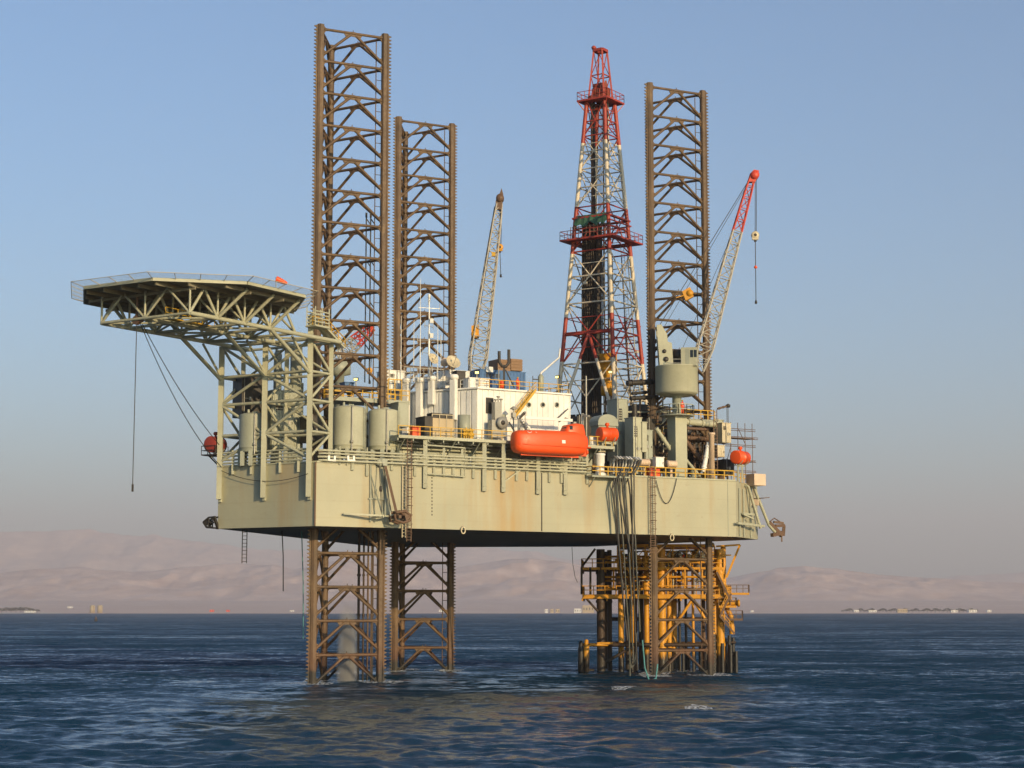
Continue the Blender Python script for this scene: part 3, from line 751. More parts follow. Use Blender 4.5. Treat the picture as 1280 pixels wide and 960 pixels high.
# ------------------------------------------------------------------ tanks and gear behind the tower
def tank(px0, px1, pt, pb, off, label, mat='sage', name='storage_tank', dome=.1, group=None):
    z = on_ab((px0 + px1) / 2, pb, off).z
    p0, p1 = on_ab(px0, pb, off), on_ab(px1, pb, off); r = (v2(*p1.xy) - v2(*p0.xy)).dot(Vc((1, 0, 0))) / 2
    c = v2(*((p0 + p1) / 2).xy); zt = on_ab((px0 + px1) / 2, pt, off).z
    t = thing(name, up(c, z), label, 'tank', group)
    mb = MB(); mb.lathe(up(c, z), [(0, 0), (r * .97, 0), (r, .15), (r, .5), (r * 1.015, .52), (r * 1.015, .6), (r, .62), (r, (zt - z) * .93), (r * .96, (zt - z) * .965), (r * .7, zt - z), (0, zt - z + dome)], 40); obj('tank_shell', mb, M[mat], t)
    mb = MB()
    for k in range(8):
        a = k * math.pi / 4; mb.bar(up(c + vd(a) * r * .9, ZT - .1), up(c + vd(a) * r * .9, z + .1), .5)
    obj('skirt_support', mb, M['sage2'], t)
    mb = MB(); mb.tube(up(c - v2(r * .3, r * .3), zt - .1), up(c - v2(r * .3, r * .3), zt + .45), .16); mb.box(up(c + v2(.3, -.2), zt + .12), (.3, 0, 0), (0, .3, 0), (0, 0, .1)); obj('vent_nozzle', mb, M['sage2'], t)
    if r > 1.3:
        a = vd(R(-75)); mb = MB(); q = c + a * (r + .12); mb.tube(up(q, z - .3), up(q, zt - .3), .09, 8); mb.tube(up(q, zt - .3), up(c + a * r * .8, zt - .1), .09, 8); mb.lathe(up(q, z + .9), [(0, -.15), (.2, -.15), (.2, .15), (0, .15)], 10); obj('fill_pipe', mb, M['steel'], t)
        mb = MB(); a = vd(R(-20)); s2 = v2(-a.y, a.x); q = c + a * (r + .15)
        for e_ in (-.25, .25): mb.bar(up(q + s2 * e_, z), up(q + s2 * e_, zt + .3), .06)
        zz = z + .3
        while zz < zt: mb.bar(up(q - s2 * .25, zz), up(q + s2 * .25, zz), .04); zz += .35
        obj('ladder', mb, M['sage2'], t)
    return t

tank(414, 457.5, 508, 563, -3.4, 'grey green storage tank nearest the helideck tower on the hull edge', group='twin storage tanks')
tank(459, 499.5, 512, 564, -3.4, 'grey green storage tank beside the ladder and the yellow railed platform', group='twin storage tanks')
tank(297, 334, 517, 566, -9, 'dark shaded tank standing behind the bracing of the helideck tower', 'sage2')
tank(362, 378, 432, 480, -9, 'tall grey silo top behind the helideck tower under the deck truss', 'sage2', 'silo')
tank(341, 352, 440, 500, -12, 'narrow grey silo deep behind the helideck tower', 'sage2', 'silo')
class _C: pass
def cabinet(px0, px1, pt, pb, off, depth, mat, label, name='equipment_cabinet', cat='cabinet', group=None, door=True, ribs=0):
    p0, p1 = on_ab(px0, pb, off), on_ab(px1, pb, off); z0 = p0.z; z1 = on_ab(px0, pt, off).z
    c = v2(*((p0 + p1) / 2).xy) - Nn * depth / 2; w = (v2(*p1.xy) - v2(*p0.xy)).length / 2; h = (z1 - z0) / 2
    t = thing(name, up(c, z0), label, cat, group)
    cabinet.n += 1
    mb = MB(); mb.box(up(c, z0 + h), U * w, Nn * depth / 2, (0, 0, h))
    for k in range(ribs):
        x = -w + (k + .5) * 2 * w / ribs; mb.box(up(c + U * x + Nn * (depth / 2 + .03), z0 + h), U * (w / ribs * .4), Nn * .04, (0, 0, h * .9))
        
    if ribs:
        nr_ = max(2, int(depth / (2 * w / ribs)))
        for k in range(nr_):
            y = -depth / 2 + (k + .5) * depth / nr_; mb.box(up(c + Nn * y - U * (w + .03), z0 + h), Nn * (depth / nr_ * .2), U * .04, (0, 0, h * .9))
    obj('housing', mb, M[mat], t, bevel=.03)
    mb = MB(); mb.box(up(c, z1 + .05), U * (w + .06), Nn * (depth / 2 + .06), (0, 0, .05)); obj('roof_cap', mb, M[mat], t)
    if door and w > .5:
        mb = MB(); mb.box(up(c + U * w * .35 + Nn * (depth / 2 + .03), z0 + h * .9), U * min(.42, w * .4), Nn * .03, (0, 0, h * .75)); d = obj('door', mb, M[mat], t)
        if h > .8:
            mb = MB(); q = c - U * w * .45 + Nn * (depth / 2 + .03)
            for k in range(5): mb.box(up(q, z0 + h * (1.35 + .08 * k)), U * w * .3, Nn * .04, (0, 0, h * .025))
            obj('vent_grille', mb, M['dark'], t)
            mb = MB(); q = c - U * w * (.8 - .3 * (cabinet.n % 3)) + Nn * (depth / 2 + .08); mb.tube(up(q, z0), up(q, z1 + .25), .05, 6); mb.tube(up(q, z0 + h * .9), up(q + U * w * .5, z0 + h * .9), .04, 6); mb.box(up(q + U * w * .5, z0 + h * .9), U * .14, Nn * .07, (0, 0, .2)); obj('conduit', mb, M['steel'], t)
        mb = MB(); mb.box(up(c + U * (w * .35 + min(.3, w * .3)) + Nn * (depth / 2 + .09), z0 + h * .9), U * .03, Nn * .04, (0, 0, .14)); obj('handle', mb, M['dark'], d)
    return t
cabinet.n = 0
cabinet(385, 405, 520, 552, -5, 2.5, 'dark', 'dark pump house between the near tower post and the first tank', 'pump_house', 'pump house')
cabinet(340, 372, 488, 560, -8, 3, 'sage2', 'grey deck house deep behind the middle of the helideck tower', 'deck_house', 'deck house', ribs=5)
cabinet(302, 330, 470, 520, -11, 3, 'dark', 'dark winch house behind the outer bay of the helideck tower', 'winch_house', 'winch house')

def canister(c, axis, r, L, label, mat='orange', post=0, knob=True, group='fire red raft canisters', cat='canister'):
    t = thing('raft_canister', c, label, cat, group)
    mb = MB(); mb.lathe(c - axis * L / 2, [(0, 0), (r * .8, .01), (r * .96, .04), (r, .1), (r, L/2-.06), (r*1.04, L/2-.05), (r*1.04, L/2+.05), (r, L/2+.06), (r, L - .1), (r * .96, L - .04), (r * .8, L - .01), (0, L)], 28, axis); obj('canister_shell', mb, M[mat], t)
    if knob:
        mb = MB(); mb.lathe(c + Vc((0, 0, r * .9)), [(0, 0), (.16, 0), (.12, .25), (.26, .32), (.3, .5), (.2, .68), (0, .7)], 14); obj('beacon', mb, M[mat], t)
    mb = MB(); sd = axis.cross(Vc((0, 0, 1))).normalized()
    for q in (-.28, .28):
        b0 = c + axis * L * q
        mb.bar(b0 - sd * r * .9 - Vc((0, 0, r * .5)), b0 - Vc((0, 0, r * 1.25)) - sd * .2, .12); mb.bar(b0 + sd * r * .9 - Vc((0, 0, r * .5)), b0 - Vc((0, 0, r * 1.25)) + sd * .2, .12)
        mb.bar(b0 - Vc((0, 0, r * 1.25)), b0 - Vc((0, 0, r * 1.25 + post)), .2)
    mb.bar(c - axis * L * .3 - Vc((0, 0, r * 1.25)), c + axis * L * .3 - Vc((0, 0, r * 1.25)), .16)
    obj('cradle', mb, M['sage'], t); return t
c = C_ + W * .9 + NA * -.4; c = up(c, zy(556, c.y))
canister(c, vd(R(60)), 1.0, 2.2, 'red raft canister on a caged bracket outboard of the bow tower', 'red', .4)
mb = MB(); q = c - Vc((0, 0, 1.3))
mb.box(q + W * .1, W * 1.1, NA * 1.2, (0, 0, .07))
for a in (-1, 1):
    for b_ in (-1, 0, 1): mb.bar(q + W * (.1 + 1.1 * a * (b_ != 0 or a == 1)) + NA * 1.2 * b_, q + W * (.1 + 1.1 * a * (b_ != 0 or a == 1)) + NA * 1.2 * b_ + Vc((0, 0, 1.1)), .08)
for h in (.55, 1.1):
    for a in (-1, 1): mb.bar(q + W * -1 + NA * 1.2 * a + Vc((0, 0, h)), q + W * 1.2 + NA * 1.2 * a + Vc((0, 0, h)), .07)
    mb.bar(q + W * 1.2 - NA * 1.2 + Vc((0, 0, h)), q + W * 1.2 + NA * 1.2 + Vc((0, 0, h)), .07)
mb.bar(q + W * 1.0, q - W * .9 - Vc((0, 0, 1.6)), .14); single('caged_bracket', mb, M['dark'], 'dark railed bracket platform carrying the red canister at the bow', 'platform')

# ------------------------------------------------------------------ upper walkway with yellow rails behind the tanks
zw = on_ab(460, 499, -7).z; t0, t1 = tab(418, -6, zw), tab(512, -6, zw)
wk = thing('upper_walkway', ab((t0 + t1) / 2, -8, zw), 'raised grey walkway with yellow rails behind the two tanks', 'walkway')
mb = MB(); mb.box(ab((t0 + t1) / 2, -8, zw - .25), U * (t1 - t0) / 2, Nn * 2, (0, 0, .25)); obj('walkway_slab', mb, M['sage2'], wk)
mb = MB(); handrail(mb, [ab(t0, -10, zw), ab(t0, -6.1, zw), ab(t1, -6.1, zw)], 1.25, 1.3, .055); obj('handrail', mb, M['yellow'], wk)
mb = MB(); handrail(mb, [ab(t0 + .4, -9.8, zw), ab(t1, -9.8, zw)], 1.25, 1.3, .055); obj('handrail', mb, M['yellow'], wk)
for k in range(5):
    mb = MB(); q = ab(t0 + .5 + (t1 - t0 - 1) * k / 4, -7.5, ZT); mb.bar(q, up(q, zw - .4), .3); obj('support_post', mb, M['sage2'], wk)
cabinet(431, 443, 478, 488, -9, 1.5, 'blue', 'small blue box on the yellow railed walkway below the near leg', 'storage_box', 'box', door=False)
def floodlight(p, facing, label, h=1.6):
    t = thing('floodlight', p - Vc((0, 0, h)), label, 'floodlight', 'deck floodlights'); mb = MB(); mb.tube(p - Vc((0, 0, h)), p, .07); obj('pole', mb, M['steel'], t)
    f = facing.normalized(); s_ = f.cross(Vc((0, 0, 1))).normalized(); mb = MB(); mb.box(p, s_ * .3, f * .14, (0, 0, .2)); hsg = obj('lamp_housing', mb, M['dark'], t)
    mb = MB(); mb.box(p + f * .18, s_ * .22, f * .03, (0, 0, .13)); obj('lens', mb, M['lamp'], hsg); return t
camv = v2(0, -1, )
floodlight(on_ab(445, 474, -8), Vc((-.2, -1, -.2)), 'small floodlight on a pole over the yellow railed walkway')
# ------------------------------------------------------------------ upper platform (living quarters and lifeboat station)
tp0, tp1 = tab(498, .7, ZP), tab(768, .7, ZP)
plat = thing('upper_platform', ab((tp0 + tp1) / 2, -6, ZP), 'raised grey platform above the hull edge carrying the living quarters and lifeboat', 'platform')
mb = MB(); mb.box(ab((tp0 + tp1) / 2, -6.3, ZP - .17), U * (tp1 - tp0) / 2, Nn * 7, (0, 0, .17)); obj('platform_slab', mb, M['sage2'], plat)
mb = MB(); mb.bar(ab(tp0, .74, ZP - .2), ab(tp1, .74, ZP - .2), .1, .36); obj('edge_beam', mb, M['sage'], plat)
for k in range(16):
    mb = MB(); q = ab(tp0 + (tp1 - tp0) * k / 15, 0, 0); mb.bar(up(q + Nn * .6, ZP - .5), up(q - Nn * 8, ZP - .5), .16, .35); obj('floor_beam', mb, M['sage2'], plat)
for k in range(9):
    q = ab(tp0 + 1 + (tp1 - tp0) * k / 9, .5, ZP - .4); mb = MB(); mb.bar(q, ab(tp0 + 1 + (tp1 - tp0) * k / 9, -2.4, ZP - 2.6), .14); obj('knee_brace', mb, M['sage2'], plat)
def rail_run(px0, px1, parent=plat, off=.6, h=1.15):
    a, b_ = tab(px0, off, ZP), tab(px1, off, ZP); mb = MB(); handrail(mb, [ab(a, off, ZP), ab(b_, off, ZP)], h, 1.4, .045); obj('handrail', mb, M['yellow'], parent)
rail_run(498, 640); rail_run(737, 767)
# deck house under the platform, with pipework in its shade
cab_t = thing('lower_deckhouse', ab((tp0 + tp1) / 2, -6, ZT), 'shaded grey deckhouse wall under the upper platform along the hull edge', 'deckhouse')
mb = MB(); mb.box(ab((tp0 + tp1) / 2, -7, (ZT + ZP - .5) / 2), U * (tp1 - tp0 - 2) / 2, Nn * 4, (0, 0, (ZP - .5 - ZT) / 2)); obj('wall', mb, M['sage2'], cab_t)
for k in range(5):
    mb = MB(); mb.box(ab(tp0 + 3 + k * 5.2, -2.96, ZT + 1.2), U * .5, Nn * .05, (0, 0, 1.05)); obj('door', mb, M['sage'], cab_t)
for i in range(3):
    mb = MB(); z = ZT + 2.4 + i * .4; mb.path([ab(tp0 + 1, -2.4 + .3 * i, z), ab(tp1 - 3 - i, -2.4 + .3 * i, z), ab(tp1 - 3 - i, -2.4 + .3 * i, ZT)], .12)
    single('service_pipe', mb, M[('sage', 'steel', 'white')[i]], ['lowest grey service pipe', 'middle steel service pipe', 'uppermost white service pipe'][i] + ' in the shade under the upper platform', 'pipe', 'pipes under the upper platform')
for i, (px, w_, h_, mt) in enumerate(((512, .5, 1.1, 'white'), (548, .8, .9, 'cream'), (588, .4, 1.4, 'white'), (622, .6, 1.2, 'sage'), (655, .9, 1.0, 'steel'), (690, .5, 1.3, 'white'), (718, .7, 1.5, 'cream'))):
    q = on_ab(px, 574, -1.6); mb = MB(); mb.lathe(up(q, ZT + .1), [(0, 0), (w_ * .6, 0), (w_ * .6, h_ * .5), (w_ * .35, h_ * .6), (w_ * .35, h_), (w_ * .5, h_ + .05), (w_ * .5, h_ + .18), (0, h_ + .2)], 16)
    single('vent_cowl', mb, M[mt], f'{mt if mt not in ("sage", "steel") else "grey"} deck vent in the shade under the platform, ' + ('by the long ladder', 'below the brown crates', 'below the quarters corner', 'below the davit winch', 'under the lifeboat bow', 'under the lifeboat middle', 'under the lifeboat stern')[i], 'vent', 'deck vents')
mb = MB(); mb.path([on_ab(531, 556, .45), on_ab(581, 560, .45), on_ab(581, 596, .45), on_ab(531, 592, .45)], .1)
single('pipe_loop', mb, M['sage'], 'rectangular loop of grey pipe hung between the bracket posts below the crates', 'pipe')

# ------------------------------------------------------------------ living quarters
OFQ = -2.2
pq = on_ab(597, 546.5, OFQ); ZQ = ZP + .02; ZR = on_ab(597, 486, OFQ).z
tq = tab(597, OFQ, ZR)
QP = ab(tq, OFQ, 0); tqq = tab(712, OFQ, ZR); QQ = ab(tqq, OFQ, 0)
Wn = NA
sl_ = solve_px(QP, W, 509, ZR, 0, 30); QS = QP + W * sl_
inn = -Nn
QB, QC = QQ + inn * 11, QS + inn * 5
quart = thing('living_quarters', up(QP, ZQ), 'white two storey living quarters with ribbed walls and portholes on the platform', 'quarters')
mb = MB(); mb.prism([q.xy for q in (QP, QQ, QB, QC, QS)], ZQ, ZR)
n = 13
for k in range(n):                           # louvre fins of the bow wall
    q = QP + W * (sl_ * (k + .5) / n) + Wn * .07; mb.box(up(q, (ZQ + ZR) / 2 + .1), W * sl_ / n * .36, Wn * .09, (0, 0, (ZR - ZQ) / 2 - .25))
lq = (QQ - QP).length; n = 17
for k in range(n + 1):
    q = QP + U * (lq * k / n) + Nn * .025; mb.box(up(q, (ZQ + ZR) / 2), U * .09, Nn * .035, (0, 0, (ZR - ZQ) / 2 - .05))
obj('wall', mb, M['white'], quart)
mb = MB(); mb.prism([q.xy for q in (QP + Nn*.25 + Wn*.2, QQ + Nn*.25 + U*.2, QB + U*.2, QC, QS + Wn*.25)], ZR + .004, ZR + .2); obj('roof', mb, M['white'], quart)
for px in (661, 678.5, 696):
    p = on_ab(px, 506, OFQ + .05); mb = MB(); mb.lathe(p, [(0, 0), (.34, 0), (.34, .08), (.24, .1), (.24, .03), (0, .03)], 16, Nn); fr = obj('porthole', mb, M['sage2'], quart)
    mb = MB(); mb.lathe(p + Nn * .04, [(0, 0), (.22, 0), (.22, .02), (0, .03)], 16, Nn); obj('pane', mb, M['glass'], fr)
p = on_ab(612, 507, OFQ + .06); mb = MB(); mb.box(p, U * .52, Nn * .06, (0, 0, 1.0))
for k in range(8): mb.box(p + Vc((0, 0, -.85 + k * .24)) + Nn * .1, U * .46, Nn * .06, (0, 0, .05))
obj('louvre', mb, M['dark'], quart)
p = on_ab(628, 528, OFQ + .06); mb = MB(); mb.box(p, U * .5, Nn * .06, (0, 0, 1.05)); obj('door', mb, M['sage2'], quart)
# four mushroom ventilator trunks on the bow wall
for px, pt, pb in ((508, 473, 540), (524.5, 472, 540), (539.5, 470, 504), (567, 468, 523)):
    s_ = solve_px(QP + Wn * .65, W, px, ZR, -2, 30); q = QP + W * s_ + Wn * .65
    zt_, zb_ = zy(pt, q.y), zy(pb, q.y); t = thing('ventilator', up(q, zb_), ('white mushroom ventilator trunk at the far end of the ribbed quarters wall', 'white mushroom ventilator trunk between the end trunk and the short one', 'short white mushroom ventilator that stops half way down the wall', 'white mushroom ventilator trunk nearest the quarters corner')[[508, 524.5, 539.5, 567].index(px)], 'ventilator', 'white ventilators on the quarters')
    mb = MB(); mb.box(up(q, (zt_ + zb_) / 2 - .3), W * .40, Wn * .36, (0, 0, (zt_ - zb_) / 2 - .1)); obj('trunk', mb, M['white'], t, bevel=.04)
    mb = MB(); mb.lathe(up(q, zt_ - .62), [(.3, -.2), (.45, 0), (.62, .08), (.62, .42), (.5, .6), (0, .66)], 20); obj('cowl', mb, M['white'], t)
# roof rails
mb = MB(); handrail(mb, [up(QP + U * .4 - Nn * .3, ZR + .2), up(QQ - Nn * .3, ZR + .2), up(QQ - Nn * 6, ZR + .2)], 1.15, 1.5, .045); obj('handrail', mb, M['yellow'], quart)
mb = MB(); handrail(mb, [up(QP - Wn * .4 + U*.3, ZR + .2), up(QS - Wn * .4, ZR + .2)], 1.15, 1.5, .04); obj('handrail', mb, M['white'], quart)

# ------------------------------------------------------------------ things on the quarters roof
def on_roof(px, py, off): p = on_ab(px, py, off); return p
cabinet(600, 657, 462, 488, -6.5, 5.5, 'blue', 'blue steel container on the roof of the white quarters', 'container', 'container', ribs=14)
p0 = on_ab(611, 462, -6.4); mb = MB(); mb.box(p0, U * .5, Nn * .25, (0, 0, .35))
for k in range(5): mb.box(p0 + Nn * .27 + Vc((0, 0, -.25 + k * .12)), U * .42, Nn * .03, (0, 0, .025))
single('cooling_unit', mb, M['white'], 'white cooling unit on the end of the blue container', 'cooling unit')
for px0, px1, pt, label in ((616, 632, 450, 'brown crate on the blue container beside the dark U shaped post'), (632.5, 647, 449.5, 'brown crate on the blue container nearer its far end')):
    q0 = on_ab(px0, 462, -8); q1 = on_ab(px1, 462, -8); z1 = on_ab(px0, pt, -8).z; c = v2(*((q0 + q1) / 2).xy); zb = q0.z - .25; t = thing('crate', up(c, zb), label, 'crate', 'crates on the blue container')
    w_ = (v2(*q1.xy) - v2(*q0.xy)).length / 2 * .97; mb = MB(); mb.box(up(c, (zb + z1) / 2), U * w_, Nn * 1.2, (0, 0, (z1 - zb) / 2))
    for k in range(4): mb.box(up(c + Nn * 1.23, zb + (z1 - zb) * (k + .5) / 4), U * w_ * 1.02, Nn * .04, (0, 0, (z1 - zb) / 8 * .8))
    obj('boards', mb, M['timber'], t)
mb = MB(); a = on_ab(630, 487, -3.5); mb.bar(a, up(a, on_ab(630, 460, -3.5).z), .28)
q = on_ab(624, 439, -3.5); q2 = on_ab(636, 437, -3.5); zb_ = on_ab(630, 458, -3.5).z
mb.path([q, up(q, zb_ + .5), up(q.lerp(q2, .3), zb_), up(q.lerp(q2, .7), zb_), up(q2, zb_ + .5), q2], .2, 8); mb.bar(on_ab(632, 462, -3.5), on_ab(643, 485, -3.5), .12)
single('boom_rest', mb, M['dark'], 'dark U shaped crane boom rest standing in front of the blue container', 'boom rest')
def person(p, col, label, face=0.0, h=1.75, hat='yellow'):
    """standing figure: one continuous skinned body, coverall and helmet as children"""
    t = thing('person', p, label, 'person')
    s_ = h / 1.75; X = vd(face + R(90)); Fd = vd(face)
    J = {}; vs = []; es = []; rs = []
    def add(pt, r, par=None):
        vs.append(p + X * pt[0] * s_ + Fd * pt[1] * s_ + Vc((0, 0, pt[2] * s_))); rs.append(r * s_)
        if par is not None: es.append((par, len(vs) - 1))
        return len(vs) - 1
    pel = add((0, 0, .95), .15); ch_ = add((0, 0, 1.25), .16, pel); sh = add((0, 0, 1.43), .12, ch_); nk = add((0, .01, 1.50), .06, sh); hd_ = add((0, .02, 1.62), .1, nk); add((0, .02, 1.70), .09, hd_)
    for q in (-1, 1):
        a = add((q * .19, 0, 1.41), .07, sh); b_ = add((q * .26, .03, 1.14), .055, a); c_ = add((q * .25, .14, .92), .045, b_); add((q * .24, .19, .83), .04, c_)
        a = add((q * .1, 0, .86), .1, pel); b_ = add((q * .11, .02, .48), .075, a); c_ = add((q * .12, -.01, .1), .055, b_); add((q * .13, .14, .05), .05, c_)
    me = bpy.data.meshes.new('body'); bpos = wloc(t)
    me.from_pydata([tuple(v - bpos) for v in vs], es, []); o = bpy.data.objects.new('body', me); COL.objects.link(o); o.parent = t
    md = o.modifiers.new('skin', 'SKIN'); sd = me.skin_vertices[0].data if me.skin_vertices else None
    if sd is None:
        bm_ = None
        import bmesh
        bm_ = bmesh.new(); bm_.from_mesh(me); bm_.verts.layers.skin.verify(); bm_.to_mesh(me); bm_.free(); sd = me.skin_vertices[0].data
    for i, r in enumerate(rs): sd[i].radius = (r, r); sd[i].use_root = i == 0
    ss = o.modifiers.new('sub', 'SUBSURF'); ss.levels = ss.render_levels = 1
    me.materials.append(M[col])
    mb = MB(); hz_ = p + Fd * .02 * s_ + Vc((0, 0, 1.70 * s_)); mb.lathe(hz_, [(.17, -.02), (.135, .0), (.13, .06), (.08, .12), (0, .14)], 14); obj('helmet', mb, M[hat], t)
    return t
pp = on_ab(647, 486, -3.2); person(up(pp, ZR + .2), 'orange', 'person in an orange coverall on the quarters roof beside the blue container', R(-60))
pp = on_ab(635, 486, -4.0)
mb = MB(); mb.lathe(on_ab(627, 486, -3.8), [(0, 0), (.42, 0), (.42, .85), (.36, 1.0), (0, 1.05)], 14); single('red_drum', mb, M['orange'], 'red orange drum on the quarters roof at the foot of the boom rest', 'drum')
cabinet(587, 612, 472.5, 487, -3.2, 2.2, 'white', 'white cooling cabinet on the quarters roof at the near corner', 'cooling_cabinet', ribs=6, door=False)
cabinet(571, 582, 464, 484, -5, 1.5, 'dark', 'dark winch box on the quarters roof between two ventilators', 'winch_box', door=False)
cabinet(562, 594, 463, 478, -9, 4, 'white', 'white radio room block behind the ventilators below the satellite dish', 'radio_room', 'roof house')
cabinet(484, 506, 463, 488, -13, 3, 'white', 'white roof house behind the yellow walkway beside the second leg', 'roof_house', 'roof house', ribs=4)
cabinet(540, 562, 470, 484, -10, 4, 'white', 'low white roof box behind the short ventilator', 'roof_box', 'roof house', door=False)
floodlight(on_ab(596, 465.5, -3.5), Vc((.1, -1, -.2)), 'lit floodlight above the white cooling cabinet on the quarters roof', 1.7)
def dish(px, py, off, d, r, label):
    p = on_ab(px, py, off); t = thing('satellite_dish', p - Vc((0, 0, 2.2)), label, 'satellite dish', 'satellite dishes'); d = d.normalized()
    mb = MB(); mb.tube(p - Vc((0, 0, 2.4)), p - d * .35, .09); obj('mount', mb, M['steel'], t)
    mb = MB(); mb.lathe(p, [(0, -.22), (r * .4, -.17), (r * .75, -.02), (r, .18), (r * .97, .2), (r * .72, .02), (r * .4, -.12), (0, -.17)], 24, d); obj('reflector', mb, M['cream'], t)
    mb = MB(); mb.bar(p - d * .1 - Vc((0, 0, r * .6)), p + d * r * 1.1, .05); mb.box(p + d * r * 1.1, (.1, 0, 0), (0, .1, 0), (0, 0, .1)); obj('feed_arm', mb, M['steel'], t)
dish(566, 453, -6, Vc((.45, -.8, .55)), 1.0, 'larger cream satellite dish tilted up beside the end ventilator')
dish(541, 449, -8, Vc((.6, -.7, .35)), .75, 'smaller cream satellite dish near the antenna mast')
mb = MB(); p = on_ab(556, 451, -8); mb.lathe(p - Vc((0, 0, .7)), [(0, 0), (.45, .05), (.55, .5), (.4, .95), (0, 1.15)], 16); mb.tube(p - Vc((0, 0, 2)), p, .08); single('radome', mb, M['pink'], 'small peach radome between the two satellite dishes', 'radome')
# antenna mast and whips
p = on_ab(536, 480, -9); zt_ = on_ab(536, 371, -9).z; t = thing('antenna_mast', p, 'white stepped antenna mast with crossarms in front of the second leg', 'antenna mast')
mb = MB(); mb.tube(p, up(p, p.z + (zt_ - p.z) * .6), .13); mb.tube(up(p, p.z + (zt_ - p.z) * .6), up(p, zt_), .08); mb.lathe(up(p, zt_ - .2), [(0, 0), (.18, 0), (.2, .5), (0, .6)], 10); obj('pole', mb, M['white'], t)
for f, L, a in ((.5, 1.5, 0), (.66, 1.0, 60), (.87, 1.4, 20), (.95, .9, 100), (.35, 1.1, 40)):
    z = p.z + (zt_ - p.z) * f; d = vd(R(a)); mb = MB(); mb.bar(up(p - d * L, z), up(p + d * L, z), .06)
    for s_ in (-1, 1): mb.tube(up(p + d * L * s_, z - .3), up(p + d * L * s_, z + .7), .035, 6)
    obj('crossarm', mb, M['steel'], t)
for f in (.3, .55, .72): 
    mb = MB(); z = p.z + (zt_ - p.z) * f; mb.box(up(p, z) + v2(.35, -.2), (.22, 0, 0), (0, .18, 0), (0, 0, .3)); obj('aerial_box', mb, M['white'], t)
for px, y0, off, lb in ((525, 348, -8, 'tallest white whip aerial, just left of the antenna mast'), (547, 405, -8, 'thin whip aerial right of the antenna mast'), (551, 420, -10, 'shorter whip aerial beside the satellite dishes'), (517, 400, -12, 'thin pole aerial close to the second leg chord'), (501, 395, -12, 'pole aerial nearest the roof house by the walkway')):
    p = on_ab(px, 478, off); mb = MB(); mb.tube(p, up(p, on_ab(px, y0, off).z), .075, 6, .03); single('whip_aerial', mb, M['white'], lb, 'aerial', 'whip aerials')
mb = MB(); ra, rb_ = tab(505, -7, ZR), tab(562, -7, ZR)
handrail(mb, [ab(ra, -7, ZR + .2), ab(rb_, -7, ZR + .2)], 2.6, 1.0, .035); handrail(mb, [ab(ra, -9, ZR + .2), ab(rb_, -9, ZR + .2)], 2.2, 1.4, .035)
single('roof_railing', mb, M['steel'], 'tall grey railing round the aerials on the quarters roof', 'railing')
# things in front of the ribbed wall on the platform
cabinet(531, 541, 521, 545, -.4, 2.4, 'dark', 'dark tall box at the end of the crate frame on the platform', 'switch_box', door=False)
t = thing('crate_pallet', on_ab(553, 545, -.6), 'framed stack of tan crates on the platform by the ribbed wall', 'crates')
q0, q1 = on_ab(540, 545, -.6), on_ab(567, 545, -.6); z1 = on_ab(553, 523, -.6).z; c = v2(*((q0 + q1) / 2).xy); w_ = (v2(*q1.xy) - v2(*q0.xy)).length / 2
mb = MB(); mb.box(up(c - Nn * .8, (ZP + z1) / 2), U * w_, Nn * .8, (0, 0, (z1 - ZP) / 2)); obj('crate_block', mb, M['tan'], t)
mb = MB()
for a in (-1, -.33, .33, 1): mb.bar(up(c + U * w_ * a + Nn * .05, ZP), up(c + U * w_ * a + Nn * .05, z1 + .5), .1)
for z in (ZP + .4, ZP + 1.2, z1 + .45): mb.bar(up(c - U * w_ + Nn * .05, z), up(c + U * w_ + Nn * .05, z), .09)
obj('crate_frame', mb, M['cream'], t)
mb = MB(); mb.box(up(c - Nn * .8, z1 + .35), U * w_ * .95, Nn * .7, (0, 0, .3)); obj('dark_cover', mb, M['dark'], t)
mb = MB(); p = on_ab(519, 540, -.2); mb.box(up(p, ZP + .55), U * .55, Nn * .35, (0, 0, .52)); mb.box(up(p, ZP + 1.1), U * .6, Nn * .4, (0, 0, .05)); single('locker', mb, M['orange'], 'orange locker box on the platform edge beside the ladder head', 'locker')
t = thing('header_tank', on_ab(580, 530, -1), 'small grey round tank on the platform by the yellow valves', 'tank'); p = up(on_ab(580, 545, -1.4), ZP); zt_ = on_ab(580, 519, -1.4).z
mb = MB(); mb.lathe(p, [(0, .1), (.8, .1), (.8, zt_ - p.z), (0, zt_ - p.z + .1)], 24); obj('tank_shell', mb, M['sage2'], t)
mb = MB(); q = p + Nn * 1.1
for k in range(5): mb.tube(q + U * (-.6 + .3 * k), q + U * (-.6 + .3 * k) + Vc((0, 0, 1.2 + .25 * (k % 2))), .09); mb.lathe(q + U * (-.6 + .3 * k) + Vc((0, 0, .6 + .3 * (k % 2))), [(0, -.1), (.2, -.1), (.2, .1), (0, .1)], 10, Nn)
mb.bar(q - U * .8 + Vc((0, 0, .4)), q + U * .8 + Vc((0, 0, .4)), .1); mb.bar(q - U * .8 + Vc((0, 0, 1.1)), q + U * .8 + Vc((0, 0, 1.1)), .1); single('valve_manifold', mb, M['yellow'], 'yellow valve manifold in front of the small grey tank', 'valves')
cabinet(498, 511, 503, 533, -2.4, 2, 'sage2', 'grey green filter house beside the second storage tank', 'filter_house', door=False)
mb = MB(); a, b_ = tab(486, -2.4, zw), tab(503, -2.4, zw)
handrail(mb, [ab(a, -2.6, zw - .5), ab(b_, -2.6, zw - .5)], 2.6, .9, .06); single('yellow_ladder_cage', mb, M['yellow'], 'yellow caged ladder between the second tank and the ribbed wall', 'ladder')
